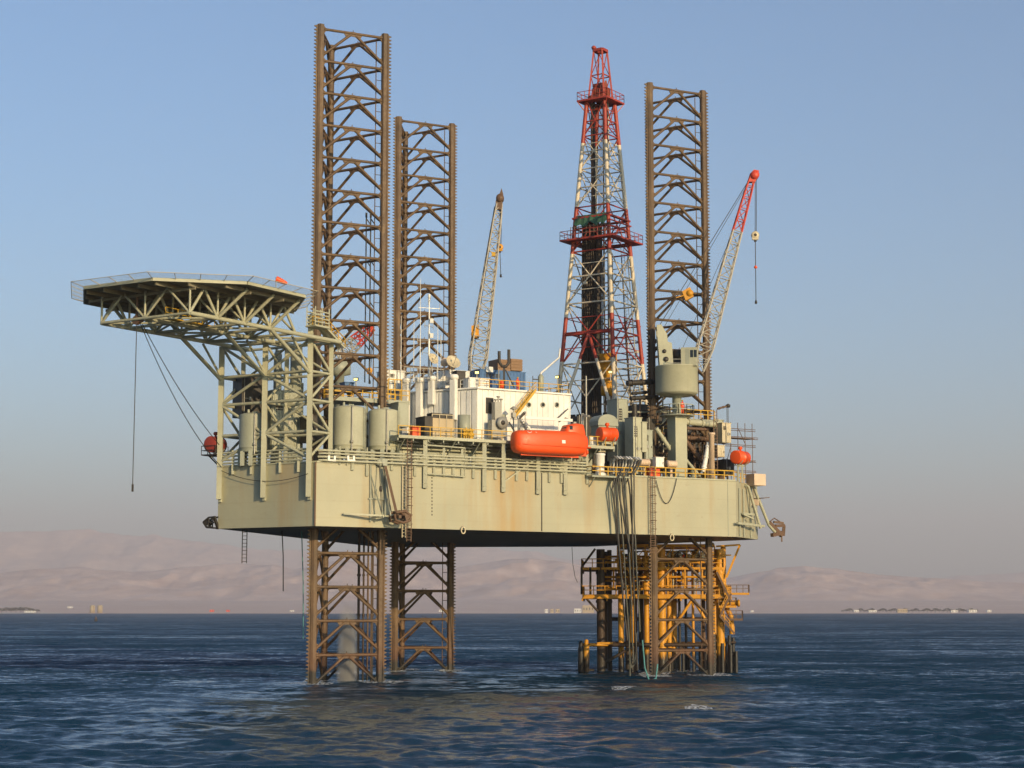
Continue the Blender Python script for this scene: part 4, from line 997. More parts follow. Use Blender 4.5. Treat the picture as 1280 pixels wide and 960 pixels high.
# davit winch and gear before the right wall
t = thing('davit_winch', on_ab(622, 546, -.4), 'grey lifeboat winch with round drum on the platform beside the lifeboat bow', 'winch'); p = on_ab(624, 530, -.3)
mb = MB(); mb.box(p + Vc((0, 0, -.6)) - Nn * .6, U * 1.0, Nn * .5, (0, 0, 1.1)); mb.box(p + Vc((0, 0, 1.6)) - Nn * .6, U * .5, Nn * .4, (0, 0, 1.2)); obj('winch_frame', mb, M['steel'], t)
mb = MB(); mb.lathe(p + U * .3 + Vc((0, 0, .15)), [(0, -.2), (.75, -.2), (.75, -.1), (.45, -.05), (.45, .25), (.78, .3), (.78, .4), (0, .4)], 24, Nn); obj('drum', mb, M['steel'], t)
mb = MB(); mb.lathe(p + U * .3 + Vc((0, 0, .15)) + Nn * .41, [(0, 0), (.3, 0), (.28, .1), (0, .12)], 18, Nn); obj('hub', mb, M['dark'], t)
for k, (du, h_) in enumerate(((-.3, 3.0), (.1, 3.4), (.5, 3.1))):
    mb = MB(); mb.tube(p + U * du - Nn * .4, p + U * du - Nn * .4 + Vc((0, 0, h_)), .1); mb.lathe(p + U * du - Nn * .4 + Vc((0, 0, h_)), [(0, 0), (.25, .02), (.25, .15), (0, .2)], 10); obj('stub_pipe', mb, M['steel'], t)
mb = MB(); p = on_ab(642, 546, -.3); zt_ = on_ab(642, 512, -.3).z; mb.tube(up(p, ZP), up(p, zt_), .09); mb.lathe(up(p, zt_), [(0, 0), (.45, .05), (.4, .2), (.15, .4), (0, .42)], 14); mb.box(up(p, zt_ - .7), U * .25, Nn * .2, (0, 0, .3)); mb.bar(up(p, zt_ - 1.2) - U * .5, up(p, zt_ - 1.2) + U * .5, .08)
single('signal_horn', mb, M['steel'], 'signal horn on a post between the winch and the yellow stair', 'horn')
# yellow stair on the right wall
t = thing('roof_stair', on_ab(656, 505, OFQ + .7), 'yellow stair rising along the white wall to the quarters roof', 'stairs'); a, b_ = on_ab(644, 521, OFQ + .8), on_ab(670, 487, OFQ + .8)
mb = MB()
for q in (0, .75): mb.bar(a - Nn * q, b_ - Nn * q, .1, .3)
for k in range(14): mb.box(a.lerp(b_, (k + .5) / 14) - Nn * .37, U * .13, Nn * .37, (0, 0, .03))
obj('stair_flight', mb, M['yellow'], t); mb = MB(); handrail(mb, [a, b_], 1.0, 1.3, .04); obj('handrail', mb, M['yellow'], t)
a, b_ = on_ab(650, 518, OFQ + .8), on_ab(664, 538, OFQ + .8)
mb = MB()
for q in (0, .7): mb.bar(a - Nn * q, b_ - Nn * q, .09, .25)
for k in range(8): mb.box(a.lerp(b_, (k + .5) / 8) - Nn * .35, U * .13, Nn * .35, (0, 0, .03))
single('ladder_stair', mb, M['white'], 'white stair descending behind the lifeboat from the yellow stair', 'stairs')
mb = MB(); mb.bar(on_ab(697, 523, OFQ + .5), on_ab(710, 511, OFQ + .5), .12); single('dark_brace', mb, M['dark'], 'dark diagonal bar on the white wall above the lifeboat stern', 'brace')

# ------------------------------------------------------------------ lifeboat and davit
OL = 2.3
bl, br = on_ab(641, 551, OL), on_ab(734, 558, OL); L = (v2(*br.xy) - v2(*bl.xy)).length
cb_ = v2(*((bl + br) / 2).xy); zk = on_ab(680, 568.5, OL).z; ztop = on_ab(690, 540, OL).z
boat = thing('lifeboat', up(cb_, zk), 'orange enclosed lifeboat hanging on its davit above the hull edge', 'lifeboat')
def bx(x, y, z): return up(cb_ + U * x + Nn * y, zk + z)
H = ztop - zk
def boat_sections(prof):
    vs, fs = [], []; m_ = 18
    for (x, hw, zl, zh, flat) in prof:
        for k in range(m_):
            t = 2 * math.pi * k / m_; c_, s_ = math.cos(t), math.sin(t)
            e_ = flat; yy = hw * math.copysign(abs(c_) ** e_, c_); zz = (zl + zh) / 2 + (zh - zl) / 2 * math.copysign(abs(s_) ** e_, s_)
            vs.append(bx(x, yy, zz))
    n_ = len(prof)
    for i in range(n_ - 1):
        for k in range(m_): fs.append((i*m_+k, (i+1)*m_+k, (i+1)*m_+(k+1) % m_, i*m_+(k+1) % m_))
    fs.append(tuple(range(m_))); fs.append(tuple(range((n_-1)*m_, n_*m_))[::-1]); return vs, fs
hl = L / 2
mb = MB(); mb.add(*boat_sections([(-hl, .5, H*.26, H*.74, .6), (-hl*.97, .85, H*.12, H*.9, .6), (-hl*.9, 1.12, H*.03, H*.98, .58), (-hl*.75, 1.35, 0, H*1.0, .54), (-hl*.4, 1.5, -.02, H*1.03, .5), (hl*.2, 1.5, 0, H*1.05, .5), (hl*.55, 1.4, .03, H*1.05, .5), (hl*.82, 1.2, .12, H*1.0, .6), (hl*.90, 1.0, H*.2, H*.92, .65), (hl*.93, .85, H*.3, H*.85, .7)]), True); obj('boat_hull', mb, M['orange'], boat)
mb = MB(); mb.add(*boat_sections([(-hl*.96, .95, H*.36, H*.42, .5), (-hl*.75, 1.47, H*.33, H*.40, .5), (0, 1.62, H*.32, H*.39, .5), (hl*.7, 1.5, H*.32, H*.39, .5), (hl*.99, 1.0, H*.34, H*.42, .5)]), True); obj('fender_strake', mb, M['orange'], boat)
mb = MB(); mb.add(*boat_sections([(hl*.33, .72, H*.6, H*1.12, .45), (hl*.40, .95, H*.6, H*1.33, .4), (hl*.62, 1.0, H*.6, H*1.42, .38), (hl*.80, .95, H*.6, H*1.40, .4), (hl*.86, .8, H*.6, H*1.1, .45)]), True); wh = obj('wheelhouse', mb, M['orange'], boat)
p = bx(hl * .45, .98, H * 1.2); mb = MB(); mb.box(p, U * .2, Nn * .06, (0, 0, .24)); obj('window', mb, M['glass'], wh)
p = bx(hl * .37, .1, H * 1.17); mb = MB(); mb.box(p, U * .1, Nn * .5, (0, 0, .16)); obj('window', mb, M['glass'], wh)
mb = MB(); mb.box(bx(hl*.84, 0, H*.22), U * hl * .13, Nn * .1, (0, 0, H * .2)); mb.lathe(bx(hl * .98, 0, H * .2), [(0, -.1), (.32, -.1), (.32, .1), (0, .1)], 14, U); obj('rudder', mb, M['orange'], boat)
mb = MB(); mb.bar(bx(-hl*.8, 0, -.04), bx(hl*.75, 0, -.04), .22, .3); obj('keel', mb, M['orange'], boat)
p = bx(hl * .18, 1.52, H * .55); mb = MB(); mb.box(p, U * .25, Nn * .05, (0, 0, .2)); obj('white_mark', mb, M['white'], boat)
for k in range(5):
    p = bx(-hl*.7 + k*hl*.22, 1.28, H * .92); mb = MB(); mb.path([p + U * (.3 * math.cos(a_)) + Vc((0, 0, -.14 * math.sin(a_))) for a_ in [q * math.pi / 6 for q in range(7)]], .035, 5); obj('grab_line', mb, M['white'], boat)
for x in (-.78, .66):
    p = bx(hl * x, 0, H * 1.0 if x < 0 else H * 1.4); mb = MB(); mb.box(p + Vc((0, 0, .1)), U * .2, Nn * .1, (0, 0, .2)); obj('lifting_hook', mb, M['steel'], boat)
dv = thing('davit', on_ab(690, 551, 0), 'white grey davit frame holding up the orange lifeboat', 'davit')
zdv = on_ab(690, 524, .9).z
xa, xb = tab(647, .9, zdv), tab(733, .9, zdv)
mb = MB(); mb.bar(ab(xa, .9, zdv), ab(xb - 2.2, .9, zdv), .3, .36); obj('davit_beam', mb, M['white'], dv)
for t_, h_ in ((xa + .25, 0), (xb - .5, 1.0)):
    mb = MB(); mb.bar(ab(t_, .6, ZP), ab(t_, .8, zdv + h_), .34); mb.bar(ab(t_, .8, zdv + h_ - .2), ab(t_, 2.3, zdv + .5), .26); obj('davit_arm', mb, M['steel'], dv)
    mb = MB(); mb.tube(ab(t_, 2.3, zdv + .5), ab(t_, 2.3, zk + H * .95), .05, 6); obj('fall_wire', mb, M['dark'], dv)
    mb = MB(); mb.bar(ab(t_, .7, ZP + .3), ab(t_, -1.6, ZP + 2.6), .16); obj('back_stay', mb, M['steel'], dv)
mb = MB(); mb.path([ab(xb - 2.3, .9, zdv), ab(xb - 3.2, .9, zdv + .25), ab(xb - 4.2, .9, zdv - .3)], .09); obj('sheave_link', mb, M['dark'], dv)
for a_, b2_ in ((629, 700), (707, 692)):
    mb = MB(); mb.bar(on_ab(a_, 603 if a_ < 650 else 595, .3), on_ab(668 if a_ < 650 else 690, 575, .3), .16); single('side_brace', mb, M['sage'], 'diagonal brace on the hull side below the lifeboat ' + ('bow' if a_ < 650 else 'stern'), 'brace', 'braces below the lifeboat')
# ------------------------------------------------------------------ derrick
ND = v2(*at(769.5, 540, 262).xy); SB = 10.2; STP = 3.0
ZF = zy(540, 262); ZTOP = zy(120, 266.5); dc = ND + (e1 + e2) * SB / 2
def dcor(i, z, grow=0.0):
    f = (z - ZF) / (ZTOP - ZF); s = SB + (STP - SB) * f + grow
    return up(dc + (e1 * (-1, 1, 1, -1)[i] + e2 * (-1, -1, 1, 1)[i]) * s / 2, z)
BANDS = [(zy(447, 263), 1), (zy(391, 263.5), 0), (zy(311, 264), 1), (zy(253, 265), 0), (zy(174, 266), 1), (999, 0)]
def band(z):
    for zz, m_ in BANDS:
        if z < zz: return m_
der = thing('derrick', up(dc, ZF), 'tall red and white lattice drilling derrick with a green tarpaulin half way up', 'derrick')
PM = [M['red'], M['dwhite']]
def banded(mb, a, b_, r, n=6):
    zs = sorted([a.z, b_.z] + [z for z, _ in BANDS if min(a.z, b_.z) < z < max(a.z, b_.z)])
    for z0, z1 in zip(zs, zs[1:]):
        if z1 - z0 < 1e-4: continue
        p, q = [a.lerp(b_, (z - a.z) / (b_.z - a.z)) for z in (z0, z1)]
        mb.mi = band((z0 + z1) / 2); mb.tube(p, q, r, n)
    if abs(a.z - b_.z) < 1e-4: mb.mi = band(a.z); mb.tube(a, b_, r, n)
for i in range(4):
    mb = MB(); banded(mb, dcor(i, ZF), dcor(i, ZTOP), .30, 8); obj('derrick_leg', mb, PM, der)
zs = [ZF]
h = 5.4
while zs[-1] < ZTOP - 2.2: zs.append(zs[-1] + h); h *= .93
zs[-1] = ZTOP - .1
for i in range(4):
    for k in range(len(zs) - 1):
        z0, z1 = zs[k], zs[k + 1]; a0_, b0_, a1_, b1_ = dcor(i, z0), dcor((i+1) % 4, z0), dcor(i, z1), dcor((i+1) % 4, z1)
        if k == 0 and i == 3: continue
        r = .10 if z0 < zy(300, 264) else .085
        mb = MB(); banded(mb, a1_, b1_, r + .02)
        if k % 2 == 0: banded(mb, a0_, (a1_ + b1_) / 2, r); banded(mb, b0_, (a1_ + b1_) / 2, r)
        else: banded(mb, (a0_ + b0_) / 2, a1_, r); banded(mb, (a0_ + b0_) / 2, b1_, r)
        ma, m2 = (a0_ + a1_) / 2, (b0_ + b1_) / 2
        banded(mb, ma, m2, r * .7)
        if k % 2 == 0: banded(mb, ma, (a1_ * .5 + b1_ * .5 + a0_) / 2, r * .6)
        obj('brace_panel', mb, PM, der)
def ring_platform(z, grow, name, mat, w_=1.0, rail=True):
    mb = MB()
    for i in range(4):
        a, b_ = dcor(i, z, grow), dcor((i+1) % 4, z, grow); ai, bi = dcor(i, z, grow - 2*w_), dcor((i+1) % 4, z, grow - 2*w_)
        mb.box8([ai - Vc((0,0,.25)), a - Vc((0,0,.25)), b_ - Vc((0,0,.25)), bi - Vc((0,0,.25)), ai, a, b_, bi])
    pl = obj(name, mb, M[mat], der)
    if rail:
        mb = MB(); handrail(mb, [dcor(i % 4, z, grow - .1) for i in range(5)], 1.2, 1.2, .04); obj('handrail', mb, M[mat], pl)
ring_platform(zy(119, 265.5), 2.2, 'crown_platform', 'red', 1.5)
ZM = zy(291, 262.5); ring_platform(ZM, 3.0, 'monkey_board', 'red', 1.4)
ring_platform(ZM + 3.4, .8, 'belly_frame', 'red', .5, False)
# green tarpaulin wind wall on the bow side of the monkey board
a, b_ = dcor(0, ZM + 1.9, .9), dcor(3, ZM + 1.9, .9); a2, b2 = dcor(0, ZM + 3.6, .5), dcor(3, ZM + 3.6, .5)
mb = MB(); n = 10; pts = [a.lerp(b_, .08 + .84 * k / n) + Vc((0, 0, (.55, -.1, .35, -.2, .3, .6, .1, -.15, .3, .1, .4)[k])) for k in range(n + 1)]; tops = [a2.lerp(b2, .08 + .84 * k / n) for k in range(n + 1)]
for k in range(n):
    off0, off1 = (-e1) * (.12 * (k % 2)), (-e1) * (.12 * ((k + 1) % 2))
    q = [pts[k] + off0, pts[k+1] + off1, tops[k+1] + off1, tops[k] + off0]; mb.box8([q[0], q[1], q[1] + e1*.03, q[0] + e1*.03, q[3], q[2], q[2] + e1*.03, q[3] + e1*.03])
obj('tarpaulin', mb, M['green'], der)
mb = MB()
for k in range(11):
    t = k / 10; p = dcor(0, ZM, .6).lerp(dcor(3, ZM, .6), t); mb.bar(p, p + Vc((0, 0, 2.0)), .1)
mb.bar(dcor(0, ZM + 1, .6), dcor(3, ZM + 1, .6), .12); mb.bar(dcor(0, ZM + 1.9, .6), dcor(3, ZM + 1.9, .6), .12); obj('finger_rack', mb, M['brown'], der)
for i in (0, 1):
    a = dcor(i, ZM + .1, .4); b_ = dcor((i + 1) % 4, ZM + .1, .4); mb = MB()
    mb.bar(a.lerp(b_, .1) + Vc((0, 0, .2)), a.lerp(b_, .9) + Vc((0, 0, 2.4)), .16); mb.bar(a + Vc((0, 0, 2.4)), b_ + Vc((0, 0, 2.4)), .18); obj('board_brace', mb, M['red'], der)
# crown: gin pole frame, beams and sheaves
zc = zy(119, 265.5); zg = zy(56, 266)
fr = lambda i, z: up(dc + (e1 * (-1, 1, 1, -1)[i] + e2 * (-1, -1, 1, 1)[i]) * (1.35 - .62 * (z - zc) / (zg - zc)), z)
for i in range(4):
    mb = MB(); mb.bar(fr(i, zc), fr(i, zg), .26); obj('crown_post', mb, M['red'], der)
mb = MB()
for i in range(4):
    mb.bar(fr(i, zg), fr((i+1) % 4, zg), .42)
    zm = (zc + zg) / 2; mb.bar(fr(i, zm), fr((i+1) % 4, zm), .14); mb.bar(fr(i, zm), fr((i+1) % 4, zg), .1); mb.bar(fr(i, zc), fr((i+1) % 4, zm), .1)
obj('gin_frame', mb, M['red'], der)
mb = MB(); mb.lathe(fr(3, zg + .2), [(0, 0), (.3, 0), (.4, .3), (.2, .5), (0, .6)], 10); obj('beacon_lamp', mb, M['red'], der)
mcr = paint('crown block red brown', (.30, .06, .03), .55, .4, .6, .4)
for k in range(5):
    c = up(dc + e2 * (-.8 + .4 * k) - e1 * .2, zc + 1.5); mb = MB(); mb.lathe(c - e2 * .1, [(0, 0), (.85, 0), (.85, .04), (.75, .08), (.85, .16), (.85, .2), (0, .2)], 18, e2); obj('crown_sheave', mb, mcr, der)
mb = MB(); mb.box(up(dc, zc + .45), e1 * 1.6, e2 * 1.2, (0, 0, .3)); mb.box(up(dc - e1 * .2, zc + 2.5), e1 * .5, e2 * 1.0, (0, 0, .2)); mb.box(up(dc + e1 * 1.0, zc + 1.4), e1 * .35, e2 * .9, (0, 0, .8)); mb.bar(up(dc - e1 * .9 - e2 * 1, zc), up(dc - e1 * .2 - e2, zc + 3.0), .3); mb.bar(up(dc + e1 * .6 - e2 * 1, zc), up(dc - e1 * .2 - e2, zc + 3.0), .3); mb.box(up(dc - e1 * .9 - e2 * .9, zc + 1.6), e1 * .3, e2 * .3, (0, 0, .5)); obj('crown_block', mb, mcr, der)
mb = MB()
for i in range(4): mb.bar(dcor(i, zc - 1.8, 0), dcor(i, zc - .2, 2.0), .13)
obj('platform_knee', mb, M['red'], der)
# V door braces on the bow side
ap = dcor(3, zy(413, 263)).lerp(dcor(0, zy(413, 263)), .52) - e1 * .15
mb = MB(); f0_ = at(708, 497, 263.5); f1_ = at(767, 520, 261.5); banded(mb, ap, f0_, .24, 8); banded(mb, ap, f1_, .24, 8); banded(mb, dcor(3, ap.z), dcor(0, ap.z), .2, 8); obj('door_brace', mb, PM, der)
# guide rails, standpipe, drilling lines
for du, dv_, r, mt in ((-.9, 1.0, .2, 'brown'), (-1.0, .55, .14, 'dark'), (1.2, -.6, .12, 'steel'), (1.3, .3, .1, 'steel'), (-.2, -1.2, .09, 'dark')):
    mb = MB(); mb.tube(up(dc + e1 * du + e2 * dv_, ZF), up(dc + e1 * du + e2 * dv_, zc), r, 8); obj('standpipe', mb, M[mt], der)
for k in range(6):
    mb = MB(); o_ = e2 * (-.5 + .2 * k); mb.tube(up(dc + o_, zy(440, 266)), up(dc + o_, zc + .8), .035, 5); obj('drill_line', mb, M['dark'], der)
for k, (i, f) in enumerate(((1, .25), (1, .5), (1, .75), (0, .85))):
    a = dcor(i, ZF).lerp(dcor((i+1) % 4, ZF), f); b_ = dcor(i, ZM - 2).lerp(dcor((i+1) % 4, ZM - 2), f); mb = MB(); mb.path([a, a.lerp(b_, .5) + e2 * .3, b_], .09, 6); obj('service_line', mb, M['steel' if k % 2 else 'dark'], der)
# red pipe deck tower on the starboard side of the derrick foot
for k, f in enumerate((.3, .62)):
    a, b_ = dcor(1, ZF).lerp(dcor(2, ZF), f) + e1 * .3, dcor(1, zy(385, 264)).lerp(dcor(2, zy(385, 264)), f) + e1 * .3; mb = MB(); banded(mb, a, b_, .16, 7); obj('guide_post', mb, PM, der)
for z in [zy(y, 264) for y in (400, 420, 440, 460, 480)]:
    mb = MB(); banded(mb, dcor(1, z, .5), dcor(2, z, .5), .11); banded(mb, dcor(1, z, .5), dcor(2, z + 2.2, .5), .08); obj('guide_brace', mb, PM, der)
# ladder with hoops on the starboard face
mb = MB(); q = lambda z: dcor(1, z, .3).lerp(dcor(2, z, .3), .2)
mb.bar(q(ZF), q(ZM), .07); mb.bar(q(ZF) + e2 * .5, q(ZM) + e2 * .5, .07)
z = ZF
while z < ZM: mb.bar(q(z), q(z) + e2 * .5, .04); z += .5
obj('ladder', mb, M['dwhite'], der)
for z, i, f in ((zy(482, 263), 0, .35), (zy(420, 263), 1, .5), (zy(350, 264), 3, .4), (zy(433, 263), 0, .8)):
    p = dcor(i, z, .2).lerp(dcor((i + 1) % 4, z, .2), f); mb = MB(); mb.box(p, e1 * .25, e2 * .25, (0, 0, .18)); lh = obj('lamp_housing', mb, M['dwhite'], der)
# yellow top drive in the derrick
td = thing('top_drive', up(dc - e1 * 2.0 - e2 * 1.8, zy(500, 262)), 'yellow top drive hanging low inside the derrick', 'top drive'); c = dc - e1 * 2.2 - e2 * 2.3; z0, z1 = zy(506, 263), zy(438, 263); H_ = z1 - z0
mb = MB(); mb.box(up(c, z0 + H_ * .82), e1 * .8, e2 * 1.0, (0, 0, H_ * .17)); mb.lathe(up(c - e2*.9, z0 + H_*.85), [(0, 0), (.9, 0), (.9, .3), (1.0, .35), (1.0, 1.45), (.9, 1.5), (.9, 1.8), (0, 1.8)], 20, e2); obj('travelling_block', mb, M['well'], td)
mb = MB(); mb.lathe(up(c, z0 + H_ * .2), [(.4, 0), (1.1, .1), (1.15, 1.4), (.75, 1.7), (.8, 2.4), (1.25, 2.6), (1.2, 3.5), (.6, 3.8)], 18); mb.box(up(c - e1 * .7, z0 + H_ * .42), e1 * .35, e2 * .5, (0, 0, H_ * .12)); obj('drive_motor', mb, M['well'], td)
mb = MB(); mb.lathe(up(c, z0 - 1.4), [(0, 0), (.2, 0), (.22, 1.6), (.4, 1.8), (.35, 2.4), (0, 2.4)], 12)
for s_ in (-.45, .45): mb.tube(up(c + e2 * s_, z0 - .8), up(c + e2 * s_, z0 + H_ * .3), .1)
obj('pipe_handler', mb, M['brown'], td)
# racked pipe stands, dark, set back behind the monkey board
ps = None; zpt = ZM + 2.2; k = 0
for i in range(9):
    for j in range(5):
        p = dc - e1 * (2.1 - .34 * j) + e2 * (2.5 - .30 * i) - e2 * .2; ptop = up(p + e1 * .12 - e2 * .25, zpt + rng.uniform(-.2, .9)); pb = up(p, ZF)
        mb = MB(); mb.tube(pb, ptop, .125, 7); mb.tube(pb.lerp(ptop, .33), pb.lerp(ptop, .345), .17, 7); mb.tube(pb.lerp(ptop, .66), pb.lerp(ptop, .675), .17, 7)
        single('pipe_stand', mb, M['pipe'], 'dark drill pipe stand racked upright with others inside the derrick', 'drill pipe', 'racked drill pipe stands')
# drill floor and cantilever
df = thing('drill_floor', up(dc, ZF), 'dark drill floor and cantilever beams under the red and white derrick', 'drill floor')
mb = MB(); mb.box(up(dc, ZF - .4), e1 * 6.4, e2 * 6.2, (0, 0, .35)); obj('floor_slab', mb, M['dark'], df)
for s_ in (-1, 1):
    mb = MB(); mb.box(up(dc - e1 * 6 + e2 * 4.6 * s_, (ZT + ZF) / 2 - .6), e1 * 12, e2 * .3, (0, 0, (ZF - ZT) / 2 - .6)); obj('cantilever_beam', mb, M['sage2'], df)
    for k in range(6):
        mb = MB(); q = dc + e2 * 5.2 * s_ + e1 * (-10 + 3.2 * k); mb.bar(up(q, ZT), up(q + e1 * 2.4, ZF - .8), .3); obj('raker', mb, M['brown'], df)
mb = MB(); handrail(mb, [up(dc + (e1 * x + e2 * y), ZF) for x, y in ((-6.2, 6), (-6.2, -6), (6.2, -6), (6.2, 6))], 1.2, 1.5, .05); obj('handrail', mb, M['yellow'], df)
mb = MB()
for k in range(5): mb.box(up(dc - e1 * 5.9 + e2 * (-4.5 + 2.2 * k), ZF + 1.4), e1 * .06, e2 * 1.0, (0, 0, 1.4))
obj('wind_wall', mb, M['dark'], df)
# exhaust pipe from the quarters roof to the derrick
t = thing('exhaust', on_ab(676, 487, -5), 'grey exhaust silencer with a white pipe slanting up to the derrick', 'exhaust'); p = on_ab(676, 487, -5); zt_ = on_ab(676, 468, -5).z
mb = MB(); mb.lathe(up(p, ZR + .2), [(0, 0), (.38, 0), (.38, zt_ - ZR - .5), (.2, zt_ - ZR - .2), (0, zt_ - ZR - .2)], 16); obj('silencer', mb, M['sage2'], t)
mb = MB(); mb.path([up(p, zt_ - .3), up(p, zt_ + .15), up(p, zt_) + (at(699, 447, 262) - up(p, zt_)) * .98, at(700, 436, 262)], .14); obj('exhaust_pipe', mb, M['white'], t)
floodlight(on_ab(697, 471, -4), Vc((-.6, -.8, -.3)), 'unlit round floodlight on the quarters roof edge nearest the derrick', 1.8)
mb = MB(); a = on_ab(666, 487, -3); mb.bar(a, up(a, on_ab(666, 470, -3).z), .09); mb.bar(up(a, on_ab(666, 474, -3).z), up(a, on_ab(666, 474, -3).z) + U * .9, .12); single('vent_post', mb, M['dark'], 'thin dark post with short arm beside the grey silencer', 'post')

# ------------------------------------------------------------------ cranes
def lattice(mb, a, b_, w0, w1, side_, n, r=.1, rl=.06, wd=1.0, split=None):
    """four chord boom with zigzag lacing from a to b_; side_: a sideways vector"""
    d = (b_ - a).normalized(); s_ = (side_ - d * side_.dot(d)).normalized(); q = d.cross(s_)
    def cr(f, i):
        w_ = (w0 + (w1 - w0) * f) / 2; w_ *= min(1, .55 + f * 4.0, .75 + (1 - f) * 3) if n > 8 else 1
        return a.lerp(b_, f) + s_ * w_ * (-1, 1, 1, -1)[i] + q * w_ * wd * (-1, -1, 1, 1)[i]
    for i in range(4):
        for k in range(n):
            f0, f1 = k / n, (k + 1) / n; mb.mi = 0 if split is None or (f0 + f1) / 2 < split else 1
            mb.tube(cr(f0, i), cr(f1, i), r, 6); j = (i + 1) % 4
            mb.tube(cr(f0, i if k % 2 else j), cr(f1, j if k % 2 else i), rl, 5)
            mb.tube(cr(f1, i), cr(f1, j), rl, 5)
    mb.mi = 0
def hook_block(t, top, pc, r, mat, dark_line_to, ball=None):
    mb = MB(); mb.tube(top, pc + Vc((0, 0, r)), .045, 5); mb.tube(top + Vc((.16, 0, 0)), pc + Vc((.16, 0, r)), .045, 5); obj('hoist_wire', mb, M['dark'], t)
    mb = MB(); mb.lathe(pc - Vc((0, r * .45, 0)), [(0, 0), (r * .8, 0), (r, r * .15), (r, r * .75), (r * .8, r * .9), (0, r * .9)], 18, Vc((0, 1, 0))); mb.box(pc - Vc((0, 0, r * .3)), (r * .8, 0, 0), (0, r * .4, 0), (0, 0, r * .9)); hb = obj('hook_block', mb, M[mat], t)
    mb = MB(); mb.lathe(pc - Vc((0, r * .5, 0)), [(0, 0), (r * .35, 0), (r * .35, .04), (0, .04)], 14, Vc((0, 1, 0))); mb.box(pc - Vc((0, 0, r * 1.35)), (r * .3, 0, 0), (0, r * .3, 0), (0, 0, r * .3)); obj('hook', mb, M['dark'], hb)
    mb = MB(); mb.tube(pc - Vc((0, 0, r * 1.6)), dark_line_to, .06, 6); mb.lathe(dark_line_to - Vc((0, 0, .25)), [(0, 0), (.18, .1), (.14, .5), (0, .6)], 10); obj('pennant', mb, M['dark'], t)
    if ball:
        mb = MB(); mb.lathe(ball - Vc((0, 0, .22)), [(0, 0), (.22, .08), (.24, .25), (.1, .45), (0, .46)], 12); obj('overhaul_ball', mb, M['orange'], t)
Yc = ab(tab(847, -2.6, ZT), -2.6, 0).y; pc0 = v2(*at(847, 590, Yc).xy)
cr1 = thing('pedestal_crane', up(pc0, ZT), 'grey pedestal crane with round turret and red tipped lattice boom', 'crane')
zq = lambda py: zy(py, Yc)
mxy = lambda px, py, dy=0: at(px, py, Yc + dy)
mb = MB(); w_ = 1.0; oct_ = [(pc0 + vd(R(31 + a)) * r_).xy for a, r_ in ((-45, 1.35), (0, .95), (45, 1.35), (135, 1.35), (180, .95), (225, 1.35))]
mb.prism(oct_, ZT - .05, zq(521)); obj('pedestal', mb, M['sage'], cr1, bevel=.05)
mb = MB(); mb.lathe(up(pc0, zq(521)), [(0, 0), (1.0, -.02), (1.75, .0), (1.75, .25), (0, .25)], 28); pf = obj('ring_platform', mb, M['sage'], cr1)
mb = MB(); rp = [up(pc0 + vd(R(a)) * 2.3, zq(519)) for a in range(0, 361, 30)]; handrail(mb, rp, 1.3, 1.4, .05); mb.lathe(up(pc0, zq(520.5)), [(1.5, 0), (2.35, 0), (2.35, .1), (1.5, .1)], 24); obj('handrail', mb, M['sage2'], pf)
mb = MB(); mb.lathe(up(pc0, zq(519)), [(.62, 0), (.62, zq(497) - zq(519)), (1.3, zq(494) - zq(519))], 24); obj('slew_column', mb, M['sage2'], cr1)
rd = 27 / F * Yc * .99; mb = MB(); mb.lathe(up(pc0, zq(495)), [(0, 0), (rd * .75, 0), (rd * .97, .25), (rd, .45), (rd, zq(459) - zq(495) - .1), (rd * 1.02, zq(459) - zq(495) - .05), (rd * 1.02, zq(459) - zq(495) + .08), (0, zq(459) - zq(495) + .08)], 48); obj('turret', mb, M['sage'], cr1)
mb = MB(); pts = [mxy(824, 459), mxy(841, 459), mxy(839, 430), mxy(834, 428.5), mxy(833, 419), mxy(826, 407), mxy(820, 407.5)]
mb.plate([p + Vc((0, -.9, 0)) for p in pts], (0, 1, 0), .3); mb.plate([p + Vc((0, .9, 0)) for p in pts], (0, 1, 0), .3); mb.bar(mxy(823, 409, -.9), mxy(823, 409, .9), .5); mb.bar(mxy(832, 430, -.9), mxy(832, 430, .9), .35); gt = obj('gantry', mb, M['sage'], cr1)
for px, py, r_ in ((830.5, 439, .28), (832.5, 449, .36)):
    mb = MB(); mb.lathe(mxy(px, py, -1.1), [(0, 0), (r_, 0), (r_, .06), (0, .06)], 16, Vc((0, -1, 0))); obj('access_hole', mb, M['dark'], gt)
mb = MB(); mb.box((mxy(846, 448) + Vc((0, .6, 0))), (1.0, 0, 0), (0, .8, 0), (0, 0, 1.1)); mb.lathe(mxy(842, 444, .2), [(0, 0), (.8, 0), (.8, 1.5), (0, 1.5)], 16, Vc((1, 0, 0))); obj('hoist_winch', mb, M['dark'], cr1)
pcab = mxy(862, 447, -.9); wc = 9.5 / F * Yc; hc = (zq(436) - zq(459)) / 2
mb = MB(); mb.box(pcab, (wc, -.25, 0), (.25, 1.1, 0), (0, 0, hc)); cabo = obj('operator_cab', mb, M['sage'], cr1, bevel=.05)
for dx in (.15, .62):
    mb = MB(); mb.box(pcab + Vc((wc * dx, -1.13 - .25 * dx * wc, hc * .3)), (.2, -.05, 0), (0, .04, 0), (0, 0, .5)); obj('window', mb, M['glass'], cabo)
mb = MB(); mb.box(pcab + Vc((-wc * .45, -1.0, -.05)), (.32, -.08, 0), (0, .05, 0), (0, 0, hc * .85)); obj('door', mb, M['sage2'], cabo)
mb = MB(); handrail(mb, [mxy(838, 459, -2.2), mxy(852, 459, -2.4)], 1.1, 1, .04); obj('handrail', mb, M['steel'], cr1)
bA, bB = mxy(873, 464, 1.4), mxy(941, 219, 4)
